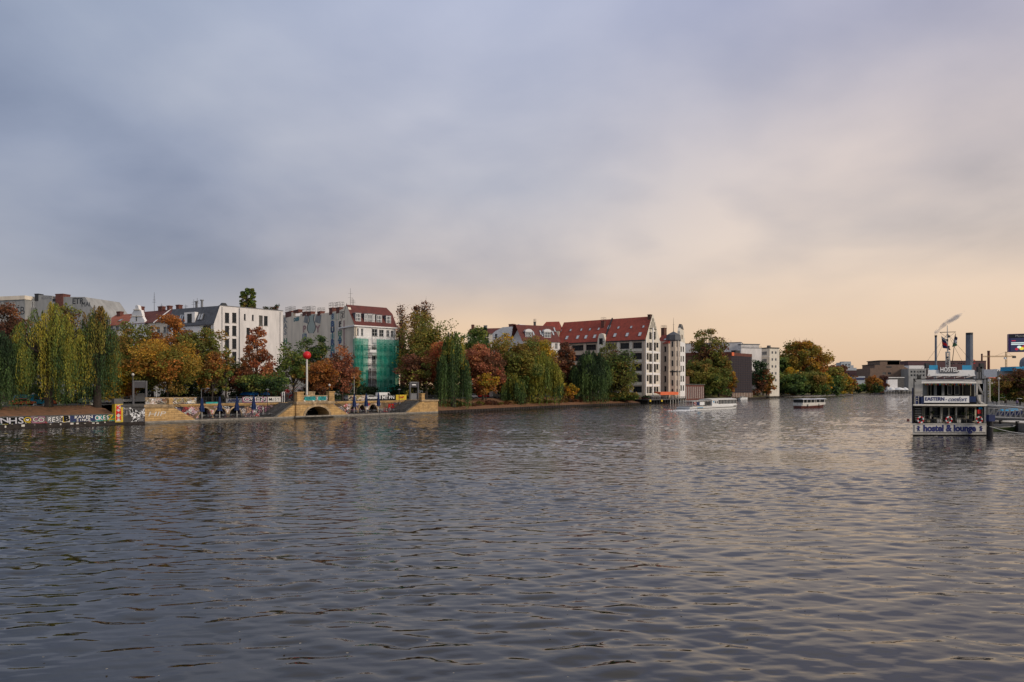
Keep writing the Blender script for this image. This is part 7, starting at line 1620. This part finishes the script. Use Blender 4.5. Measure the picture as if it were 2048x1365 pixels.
def rowboat(px, py, L_, m, label, ang, z0=0.0, cover=None):
    q = G(px, py, z0); o = thing('small_boat', q, label, 'boat'); s = Pl(q, (math.cos(ang), math.sin(ang), 0))
    mb = MB(); hull_sections(mb, s, [(-L_/2, .5, .4, z0+.6, z0-.1), (-L_*.2, .85, .6, z0+.6, z0-.2), (L_*.25, .8, .5, z0+.68, z0-.2), (L_/2, .06, .03, z0+.95, z0+.1)]); mb.build('hull', M[m], o)
    mb = MB(); hull_sections(mb, s, [(-L_/2, .52, .5, z0+.68, z0+.6), (-L_*.2, .88, .85, z0+.68, z0+.6), (L_*.25, .83, .8, z0+.76, z0+.68), (L_/2, .08, .06, z0+1.02, z0+.95)]); mb.build('gunwale', M['offwhite'], o)
    if cover: mb = MB(); hull_sections(mb, s, [(-L_*.42, .3, .6, z0+1.0, z0+.68), (L_*.2, .35, .7, z0+1.15, z0+.72), (L_*.35, .1, .4, z0+.95, z0+.76)]); mb.build('cover', M[cover], o)
rowboat(2020, 838, 5.2, 'navy', 'dark blue rowing boat beneath the gangway', .1, .9, 'sky_blue'); rowboat(2006, 862, 4.6, 'leaf_dark', 'dark green boat low in the water beside the pontoon', .05, 0, 'metal_dark'); rowboat(2040, 858, 4.0, 'metal_grey', 'grey dinghy by the pontoon at the right edge', .3)
# right bank furniture: railings, lamps, people, screen
RB = Pl(Vector((113, 160, 0)), Vector((27, 55, 0))); railing(RB, -30, 50, ZR, 1.1, -.3, None, 'embankment_railing', 1.0, 'metal_light'); bpy.context.scene.collection.objects['embankment_railing']['label'] = 'pale metal railing along the right embankment'; bpy.context.scene.collection.objects['embankment_railing']['category'] = 'railing'
def lamp(px, ytop, Y, zg, label, m='offwhite', head='globe', r=.07, arm=0.0):
    b = base_pt(px, Y, zg); zt_ = zof(px, ytop, Y); o = thing('street_lamp', b, label, 'lamp'); mb = MB(); mb.tube(b, (b.x, b.y, zt_-.2), r*1.3, r, 6); 
    if arm: mb.tube((b.x, b.y, zt_-.2), (b.x+arm, b.y, zt_), r*.8, r*.6, 5)
    mb.build('post', M[m], o)
    mb = MB(); c = (b.x+arm, b.y, zt_)
    if head == 'globe': mb.lathe(c, [(.05, -.3), (.28, -.1), (.3, .1), (.15, .3), (0, .34)], 8)
    else: mb.lathe(c, [(.12, -.25), (.45, -.1), (.2, .1), (0, .15)], 8)
    mb.build('lamp_head', M['offwhite'] if head == 'globe' else M['metal_grey'], o)
lamp(1997.5, 758, 160, ZR, 'white lamp post right of the ship in front of the green tree'); lamp(2006, 755, 205, ZR, 'second white lamp post farther along the right bank')
ld = thing('ladder_pole', W(1978.5, 800, 108), 'white pole with rungs standing behind the ship corner', 'pole'); mb = MB(); mb.tube(W(1979.5, 803, 108), W(1979, 758, 108), .09, .09, 5); mb.build('pole', M['offwhite'], ld)
for i in range(8): mb = MB(); q = W(1979.3, 762+i*5, 108); mb.tube(q-Vector((.5, 0, 0)), q, .03, .03, 4); mb.build('rung', M['offwhite'], ld)
sc_ = thing('led_screen', W(2060, 690, 140), 'large lit advertising screen with purple frame at the right edge', 'screen'); LS = Pl(base_pt(2017, 140, 0), (1, -.45, 0)); lv = lambda y: zof(2030, y, 140)
uR_ = LS.u(2100); M['purple'] = mat('purple_frame', (.06, .03, .16), .4, .1, 1); M['screen'] = mat('screen_dark', (.01, .012, .03), .3, .2, 1, emit=((.05, .05, .11), .5)); M['glow_white'] = mat('screen_white', (.6, .6, .6), .5, .02, 1, emit=((.6, .75, .7), .8)); M['glow_yellow'] = mat('screen_yellow', (.6, .5, .02), .5, .02, 1, emit=((.8, .65, .08), .7)); M['glow_red'] = mat('screen_red', (.4, .02, .03), .5, .02, 1, emit=((.5, .02, .05), .7))
mb = MB(); mb.box(LS, 0, uR_, lv(704.5), lv(668.5), -1.2, 0); mb.build('housing', M['purple'], sc_); mb = MB(); mb.box(LS, .35, uR_-.3, lv(703.5), lv(677), .0, .03); mb.build('display', M['screen'], sc_); mb = MB(); mb.box(LS, .1, uR_-.1, lv(676.5), lv(669.5), 0, .04); mb.build('header', M['metal_dark'], sc_)
text('lettering', 'Mercedes', LS, LS.u(2030), lv(673), .06, .62, M['offwhite'], sc_, 1.0, align='LEFT')
for y in (686.5, 689.5): mb = MB(); mb.box(LS, LS.u(2022), LS.u(2062), lv(y+.9), lv(y-.9), .03, .05); mb.build('text_line', M['glow_white'], sc_)
mb = MB(); mb.box(LS, LS.u(2023), LS.u(2031), lv(683), lv(681.5), .03, .05); mb.build('red_mark', M['glow_red'], sc_)
for (x, y, r, m) in ((2043, 698, .42, 'glow_yellow'), (2038, 695, .36, 'glow_white'), (2033, 699, .3, 'glow_red'), (2048, 694, .3, 'glow_red'), (2055, 697, .5, 'glow_yellow')):
    mb = MB(); u = LS.u(x); mb.prism(LS, [(u+r*math.cos(k*.785), lv(y)+r*.8*math.sin(k*.785)) for k in range(8)], .03, .05); mb.build('picture_spot', M[m], sc_)
mb = MB(); mb.tube(LS.pt(LS.u(2072), ZR, -.6), LS.pt(LS.u(2072), lv(704), -.6), .5, .5, 10); mb.build('column', M['metal_grey'], sc_)
# people
def person(px, py, Y, zg, h, top, legs, label, face=0.0, arm=.25, bag=None):
    b = base_pt(px, Y, zg); o = thing('person', b, label, 'person'); k = h/1.75
    me = bpy.data.meshes.new('body'); J = [(0, 0, .95), (0, 0, 1.15), (0, 0, 1.40), (0, .02, 1.52), (0, .04, 1.63), (0, .04, 1.72),
        (.17, 0, 1.40), (.22, .02, 1.12), (.23, .12*arm*2, .86), (-.17, 0, 1.40), (-.22, .02, 1.12), (-.23, .10, .86), (.10, 0, .90), (.12, .10, .50), (.12, -.02, .06), (.12, .14, .03), (-.10, 0, .90), (-.11, -.10, .50), (-.11, -.16, .08), (-.11, -.02, .03)]
    Rv = [.15, .14, .15, .06, .10, .08, .06, .05, .035, .06, .05, .035, .10, .065, .05, .04, .10, .065, .05, .04]
    Ed = [(0,1),(1,2),(2,3),(3,4),(4,5),(2,6),(6,7),(7,8),(2,9),(9,10),(10,11),(0,12),(12,13),(13,14),(14,15),(0,16),(16,17),(17,18),(18,19)]
    me.from_pydata([(x*k, y*k, z*k) for x, y, z in J], Ed, []); ob = bpy.data.objects.new('body', me); C.objects.link(ob); md = ob.modifiers.new('skin', 'SKIN')
    for i, v in enumerate(me.skin_vertices[0].data): v.radius = (Rv[i]*k, Rv[i]*k*.8); v.use_root = (i == 0)
    ob.modifiers.new('sub', 'SUBSURF').levels = 1; bpy.context.view_layer.update(); dg = bpy.context.evaluated_depsgraph_get(); m2 = bpy.data.meshes.new_from_object(ob.evaluated_get(dg)); ob.modifiers.clear(); ob.data = m2
    for m_ in (M[top], M[legs], M['skin'], M['bark']): m2.materials.append(m_)
    for p in m2.polygons:
        z = p.center.z/k; r = abs(p.center.x)/k; p.material_index = 3 if z > 1.70 or (z > 1.6 and p.center.y < 0) else 2 if z > 1.50 or (r > .17 and z < .90 and z > .78) else (1 if z < .93 else 0); p.use_smooth = True
    ob.parent = o; o.rotation_euler = (0, 0, face); return o
M['coat_dark'] = mat('coat_dark', (.03, .015, .02), .8, .2, 3); M['coat_violet'] = mat('coat_violet', (.20, .15, .28), .8, .2, 3); M['jeans'] = mat('jeans', (.02, .03, .07), .8, .2, 3); M['trousers'] = mat('trousers', (.03, .03, .035), .8, .2, 3)
person(2012, 811, 168, ZR, 1.85, 'coat_dark', 'trousers', 'person in dark coat standing on the right embankment', .4); person(2034, 814, 160, ZR, 1.8, 'coat_violet', 'jeans', 'person in pale violet jacket and blue jeans on the right embankment', 2.6)
person(1986, 800, 185, ZR, 1.8, 'coat_dark', 'trousers', 'distant person in black beside the yellow bin near the ship', 1.2)
for (x, w, y0, y1, Y, m, l, nm, ct) in ((1981, 5, 793, 800, 186, 'yellow', 'yellow bin behind the ship corner', 'waste_bin', 'bin'), (2018, 10, 793, 798, 172, 'teal', 'low turquoise tent behind the dark coated person', 'tent', 'tent'), (2041.5, 4, 797, 815, 158, 'offwhite', 'white bollard pillar at the right edge', 'bollard', 'bollard'), (2006, 6, 795, 802, 176, 'offwhite', 'white cabinet on the right embankment', 'cabinet', 'cabinet')):
    q0, q1 = W(x-w/2, y1, Y), W(x+w/2, y0, Y); mb = MB(); mb.box(XY, q0.x, q1.x, Y, Y+.8, ZR, q1.z, 0, .12 if nm != 'bollard' else .3); mb.bx(q0.x-.05, q1.x+.05, Y-.05, Y+.85, q1.z-.12, q1.z); tag(mb.build(nm, M[m]), l, ct)

# ------------------------------------------------------------------ street things on the left bank
cars = {}
def car(px, Y, zg, ang, m, label, kind='car', cat='car'):
    """a parked vehicle with its own paint"""
    b = base_pt(px, Y, zg); o = thing('parked_van' if kind == 'van' else 'parked_car', b, label, cat, 'vehicles parked along the street'); o.rotation_euler = (0, 0, ang)
    key = (kind, m)
    if key not in cars:
        van = kind == 'van'; H1, H2c = (1.1, 2.2) if van else (.85, 1.45); Lc = 2.5 if van else 2.15; XP = Pl((0, 0, 0), (1, 0, 0))
        mb = MB(); mb.prism(XP, [(-Lc, .35), (Lc, .35), (Lc+.05, .6), (Lc-.1, H1-.05), (1.2, H1+.08), (-Lc+.1, H1+.05), (-Lc-.03, .6)], -.85, .85)
        if van: mb.prism(XP, [(-Lc+.05, H1), (Lc-.7, H1), (Lc-1.2, H2c), (-Lc+.15, H2c)], -.8, .8)
        else: mb.prism(XP, [(-1.7, H1+.05), (1.25, H1+.05), (.55, H2c), (-1.1, H2c)], -.72, .72)
        bm_ = mb.mesh('body', M[m]); mb = MB()
        if van:
            mb.prism(XP, [(.7, H1+.1), (Lc-.8, H1+.1), (Lc-1.25, H2c-.15), (.7, H2c-.15)], -.815, .815)
        else: mb.prism(XP, [(-1.5, H1+.1), (1.1, H1+.1), (.5, H2c-.08), (-1.05, H2c-.08)], -.735, .735)
        gm_ = mb.mesh('windows', M['glass']); mb = MB(); mb.tube((0, -.1, 0), (0, .1, 0), .33, .33, 12); wm_ = mb.mesh('wheel', M['rubber']); mb = MB(); mb.bx(-.03, .03, -.18, .18, -.07, .07); lm = mb.mesh('headlight', M['offwhite']); cars[key] = (bm_, gm_, wm_, lm, Lc)
    bm_, gm_, wm_, lm, Lc = cars[key]
    link(bpy.data.objects.new('body', bm_), o); link(bpy.data.objects.new('windows', gm_), o)
    for sx_ in (-1, 1):
        for sy_ in (-1, 1): w_ = link(bpy.data.objects.new('wheel', wm_), o); w_.location = (sx_*1.35, sy_*.80, .33)
        h_ = link(bpy.data.objects.new('headlight', lm), o); h_.location = (Lc, sx_*.6, .68)
    return o
M['car_silver'] = mat('car_silver', (.30, .32, .38), .3, .06, 1, metal=.5); M['car_teal'] = mat('car_teal', (.06, .10, .10), .3, .1, 1, metal=.4); M['car_dark'] = mat('car_dark', (.02, .022, .028), .3, .1, 1); M['car_cyan'] = mat('car_cyan', (.0, .25, .42), .4, .1, 1)
sa = math.atan2(PQ.U.y, PQ.U.x); sb = sand_ang
car(58, 139, 3.5, sa, 'car_cyan', 'bright blue van half hidden behind the huge willow', 'van', 'van'); car(45, 137, 3.5, sa, 'orange', 'orange car just left of the bright blue van'); car(93, 142, 3.5, sa, 'orange', 'orange vehicle seen behind the willow curtain')
car(178, 150, 3.55, sa, 'car_teal', 'dark greenish car left of the silver car'); car(205, 149, 3.58, sa, 'car_silver', 'silver car parked left of the sign frame')
car(254, 156, 3.6, sb, 'white', 'white car behind the dark river wall'); car(281, 158, 3.6, sb, 'white', 'white van between the legs of the sign frame', 'van', 'van')
car(318, 162, 3.6, sb, 'car_dark', 'dark car above the left sandstone bastion'); car(700, 192, 3.6, sb, 'car_silver', 'silver car right of the central arch block'); car(741, 196, 3.6, sb, 'white', 'white car in front of the scaffolding')
car(768, 199, 3.6, sb, 'white', 'white van beside the black and white banner', 'van', 'van'); car(795, 203, 3.6, sb, 'car_dark', 'dark car behind the yellow banner'); car(944, 240, 3.6, sb+.1, 'car_silver', 'grey car between dark willow and rusty red tree')
car(968, 243, 3.6, sb+.1, 'red', 'red car under the rusty red tree'); car(990, 246, 3.6, sb+.1, 'offwhite', 'white camper van under the rusty red tree', 'van', 'van'); car(500, 172, 3.6, sb, 'red', 'red vehicle behind the blue tent')
# closed blue parasols
def parasol(px, ytop, label):
    u = tu(px, -1.6); b = T.pt(u, .5, -1.6); zt_ = T.uv(px, ytop, -1.6)[1]; o = thing('closed_parasol', b, label, 'parasol', 'closed blue parasols on the lower quay'); H_ = zt_-.5
    mb = MB(); mb.tube(b, b+Vector((0, 0, H_*.45)), .09, .09, 6); mb.build('pole', M['offwhite'], o); rr = random.Random(px); mb = MB(); n_ = 12; k = 0; prof = [(.50, .36), (.42, .42), (.46, .50), (.30, .66), (.24, .82), (.16, .93), (.05, 1.0)]
    rings = []
    for (r, f) in prof:
        rings.append([(b.x+(r*(1.15 if i % 2 else .8)+rr.uniform(-.03, .03))*math.cos(i*6.283/n_), b.y+(r*(1.15 if i % 2 else .8))*math.sin(i*6.283/n_), b.z+H_*f) for i in range(n_)])
    for A_, B_ in zip(rings[:-1], rings[1:]):
        for i in range(n_): j = (i+1) % n_; mb.face([A_[i], A_[j], B_[j], B_[i]])
    mb.face(rings[0]); mb.build('folded_cloth', M['blue'], o)
    mb = MB(); mb.bx(b.x-.4, b.x+.4, b.y-.4, b.y+.4, b.z, b.z+.15); mb.build('base', M['concrete_dark'], o); return o
for x, y, l in ((404, 796, 'leftmost closed blue parasol next to the left stair'), (439.5, 794, 'second closed blue parasol before the middle of the three left arches'), (474, 793, 'third closed blue parasol before the right of the three left arches'), (507.5, 791, 'fourth closed blue parasol under the pink banner'),
                (708.5, 788, 'closed blue parasol nearest right of the central block'), (732.5, 787, 'closed blue parasol in the middle of the right three'), (757, 786, 'closed blue parasol left of the black banner')): parasol(x, y, l)
# quay tables and chairs
tm_ = MB(); tm_.lathe((0, 0, 0), [(.40, .70), (.40, .74), (0, .74)], 8); tm_ = tm_.mesh('table_top', M['metal_light']); tl_ = MB(); tl_.tube((0, 0, 0), (0, 0, .7), .04, .04, 5); tl_.tube((0, 0, 0), (0, 0, .04), .25, .25, 8); tl_ = tl_.mesh('leg', M['metal_dark'])
cs1 = MB(); cs1.bx(-.21, .21, -.21, .21, .42, .46); cs1 = cs1.mesh('seat', M['metal_dark']); cb1 = MB(); cb1.bx(-.21, .21, .19, .22, .46, .9); cb1 = cb1.mesh('backrest', M['metal_grey']); cl1 = MB(); cl1.tube((0, 0, 0), (0, 0, .42), .02, .02, 4); cl1 = cl1.mesh('leg', M['metal_dark'])
for k, x in enumerate(list(range(412, 545, 13))+list(range(704, 805, 13))):
    side_ = 'left' if x < 600 else 'right'
    b = T.pt(tu(x, -3.2), .5, -3.2-R.uniform(0, 1.2)); o = thing('cafe_table', b, 'small round cafe table on the %s lower quay below the arches' % side_, 'table', 'cafe tables on the %s lower quay' % side_); link(bpy.data.objects.new('table_top', tm_), o); link(bpy.data.objects.new('leg', tl_), o)
    for a in (0.3, 2.2, 4.1):
        c_ = thing('cafe_chair', b+Vector((.75*math.cos(a), .75*math.sin(a), 0)), 'dark cafe chair at a table on the %s lower quay' % side_, 'chair', 'cafe chairs on the %s lower quay' % side_); c_.rotation_euler = (0, 0, a-1.57)
        for nm, me_ in (('seat', cs1), ('backrest', cb1)): link(bpy.data.objects.new(nm, me_), c_)
        for dx in (-.18, .18):
            for dy in (-.18, .18): l_ = link(bpy.data.objects.new('leg', cl1), c_); l_.location = (dx, dy, 0)
# red ball on a pole
q = base_pt(614, 162, ZS); zb_ = zof(614, 711, 162); rb_ = 8*pw(162); o = thing('ball_marker', q, 'big red ball on top of a tall pale pole above the central arch', 'sign')
mb = MB(); mb.tube(q, (q.x, q.y, zb_-rb_+.1), .24, .20, 10); mb.build('pole', M['offwhite'], o, smooth=True); mb = MB(); mb.lathe((q.x, q.y, zb_), [(max(.001, rb_*math.sin(math.pi*i/14)), -rb_*math.cos(math.pi*i/14)) for i in range(15)], 22); mb.build('ball', M['red'], o, smooth=True)
mb = MB(); mb.tube((q.x, q.y, zb_+rb_-.05), (q.x, q.y, zb_+rb_+.35), .08, .05, 5); mb.build('cap', M['metal_dark'], o)
# sign frames
M['sign_post'] = mat('sign_post', (.09, .09, .10), .6, .2, 1)
def signframe(x0, x1, ytop, Y, label, plate, strip=None):
    p = Pl.px(x0, Y, x1, Y+2); o = thing('information_sign', p.pt(p.L/2, ZS, 0), label, 'sign'); zt_ = zof(x0, ytop, Y)
    for u in (.15, p.L-.15): mb = MB(); mb.box(p, u-.18, u+.18, ZS, zt_, -.2, .2); mb.build('post', M['sign_post'], o)
    mb = MB(); mb.box(p, .37, p.L-.37, zof(x0, plate[1], Y), zof(x0, plate[0], Y), -.1, .1); mb.build('plate', mat('sign_back', (.045, .045, .055), .6, .1, 1), o); mb = MB(); mb.box(p, .37, p.L-.37, zt_-.25, zt_, -.1, .1); mb.build('crossbeam', M['metal_grey'], o)
    if strip: mb = MB(); mb.box(p, p.L*.25, p.L*.7, zof(x0, strip+1, Y), zof(x0, strip-1, Y), .1, .14); mb.build('white_strip', M['white'], o)
    return o
signframe(265, 294, 762, 141, 'grey sign frame with blank plate above the dark river wall', (763, 776)); signframe(819, 837, 764, 192, 'grey sign frame above the right stairs', (766, 775), 770)
mb = MB(); p = Pl.px(822, 193, 835, 194); mb.box(p, 0, p.L, ZS, zof(828, 788, 193), -.6, 0); mb.box(p, -.1, p.L+.1, zof(828, 788, 193), zof(828, 787, 193), -.7, .1); tag(mb.build('control_cabinet', M['metal_grey']), 'grey cabinet between the legs of the right sign frame', 'cabinet')
# blue tent, white portal, pedestal, small pole things
p = Pl.px(499, 166, 540, 171); o = thing('market_tent', p.pt(p.L/2, ZS, 0), 'bright blue flat tent roof behind the pink banner', 'tent'); z0, z1 = zof(515, 790.5, 167), zof(515, 784.5, 167)
mb = MB(); k_ = [(0, z0), (1.0, z1), (p.L-.5, z1), (p.L, z0)]; mb.prism(p, k_, -4, 0); mb.build('roof', M['bright_blue'], o)
for u in (.2, p.L-.2):
    for w in (-3.8, -.1): mb = MB(); mb.tube(p.pt(u, ZS, w), p.pt(u, z0+.1, w), .05, .05, 5); mb.build('pole', M['metal_dark'], o)
o = thing('goal_frame', T.pt(tu(569, BW), ZS, BW-.5), 'white portal frame left of the central block', 'frame'); mb = MB()
for x in (567, 571): mb.box(T, tu(x, BW)-.07, tu(x, BW)+.07, ZS, zof(568, 784, 164), BW-.6, BW-.45)
mb.box(T, tu(567, BW)-.07, tu(571, BW)+.07, zof(568, 784.8, 164), zof(568, 784, 164), BW-.6, BW-.45); mb.build('frame', M['white'], o)
o = thing('stone_pedestal', T.pt(tu(625, -4), ZS, -4), 'low stone pedestal behind the turquoise painted parapet', 'pedestal'); mb = MB(); mb.box(T, tu(617, -4), tu(630, -4), ZS, zof(624, 785, 166), -5.4, -4); mb.box(T, tu(616.5, -4), tu(630.5, -4), zof(624, 785, 166), zof(624, 783.5, 166), -5.5, -3.9); mb.build('block', M['sandstone_trim'], o)
o = thing('graffiti_hoarding', T.pt(tu(585, -38), ZS, -38), 'hoarding with red and white graffiti behind the ball pole', 'fence'); mb = MB(); mb.box(T, tu(562, -30), tu(607, -30), ZS, 7.4, -30.2, -30); mb.build('panel', graffitimat('hoarding_paint', (.35, .33, .32), .6, 1.1, palette=[(.5,.03,.02), (.55,.5,.48), (.02,.02,.03), (.4,.15,.03), (.45,.3,.35)]), o)
for (x, yt, Y, zg, l, m, hd_, a_) in ((403, 777, 152, ZS, 'grey curved lamp behind the leftmost parasol', 'metal_grey', 'cone', 1.4), (535, 779, 158, .5, 'dark lamp post at the foot of the stairs beside the dark banner', 'metal_dark', 'cone', 0), (798.5, 779, 183, .5, 'dark lamp post in front of the yellow banner', 'metal_dark', 'cone', 0), (266, 750, 142, ZS, 'street lamp at the left leg of the sign frame', 'metal_grey', 'globe', 0), (708.5, 756, 186, ZS, 'pale post between pinkish tree and scaffolding', 'offwhite', 'globe', 0), (921, 781, 226, ZS, 'thin pale pole left of the grey car', 'offwhite', 'globe', 0), (926, 781, 228, ZS, 'thin pale pole beside its twin near the grey car', 'offwhite', 'globe', 0), (659, 771, 172, ZS, 'thin dark pole above the right pier', 'metal_dark', 'globe', 0), (313, 776, 150, ZS, 'small white topped post left of the bastion parapet', 'metal_light', 'globe', 0)):
    lamp(x, yt, Y, zg, l, m, hd_, .06, a_)
for x, l in ((3, 'pale stone on the bank top at the far left edge'), (70, 'pale pointed stone on the brown bank under the huge willow'), (90, 'larger pale stone right of the pointed one'), (119, 'small pale stone on the brown bank behind the willow shoots'), (182, 'pale stone on the bank below the dark greenish car')):
    q = base_pt(x, 134 if x < 100 else 140, 3.45); mb = MB(); rr = random.Random(x); mb.lathe(q, [(.35*rr.uniform(.8, 1.2), -.1), (.38, .2), (.25, .5), (0, .7)], 7); tag(mb.build('marker_stone', M['offwhite']), l, 'stone')
# fallen leaves floating on the water close by
rng = np.random.default_rng(8); n = 260; cen = np.stack([rng.uniform(-16, 24, n), rng.uniform(14, 42, n), np.full(n, .10)], -1); th = rng.uniform(0, 6.28, n); s = rng.uniform(.02, .045, n)[:, None]
ax = np.stack([np.cos(th), np.sin(th), np.zeros(n)], -1)*s; ay = np.stack([-np.sin(th), np.cos(th), np.zeros(n)], -1)*s
o = bpy.data.objects.new('floating_leaves', quads_mesh('floating_leaves', cen, ax, ay, np.tile(np.array([[.5, .45, .35]]), (n, 1)))); link(o); tag(o, 'scattered pale leaves floating on the water in the foreground', 'leaves', kind='stuff')
# smoke from the slim chimney
m = bpy.data.materials.new('smoke'); m.use_nodes = True; t = m.node_tree; t.nodes.remove(t.nodes['Principled BSDF']); pv = t.nodes.new('ShaderNodeVolumePrincipled'); pv.inputs['Color'].default_value = (.62, .64, .72, 1)
g = t.nodes.new('ShaderNodeTexCoord'); n_ = t.nodes.new('ShaderNodeTexNoise'); n_.inputs['Scale'].default_value = .075; n_.inputs['Detail'].default_value = 4; n_.inputs['Distortion'].default_value = .8; t.links.new(g.outputs['Object'], n_.inputs[0])
mr = t.nodes.new('ShaderNodeMapRange'); mr.inputs[1].default_value = .42; mr.inputs[2].default_value = .72; mr.inputs[4].default_value = .16; t.links.new(n_.outputs[0], mr.inputs[0]); t.links.new(mr.outputs[0], pv.inputs['Density']); t.links.new(pv.outputs[0], t.nodes['Material Output'].inputs['Volume'])
mb = MB(); k = pw(1300); spine = [(1872, 670, 3), (1877, 661, 8), (1886, 653, 13), (1895, 648, 17), (1903, 640, 18), (1911, 631, 16)]
rings = []
for (x, y, r) in spine:
    c = W(x, y, 1300); rings.append([(c.x+r*k*math.cos(a*.6283)*1.1, c.y+r*k*math.sin(a*.6283)*.8, c.z+r*k*.75*math.cos(a*.6283)*.8) for a in range(10)])
for A_, B_ in zip(rings[:-1], rings[1:]):
    for i in range(10): j = (i+1) % 10; mb.face([A_[i], A_[j], B_[j], B_[i]])
mb.face(list(reversed(rings[0]))); mb.face(rings[-1]); mb.build('smoke', m, kind='stuff', label='grey smoke drifting right from the slim chimney')
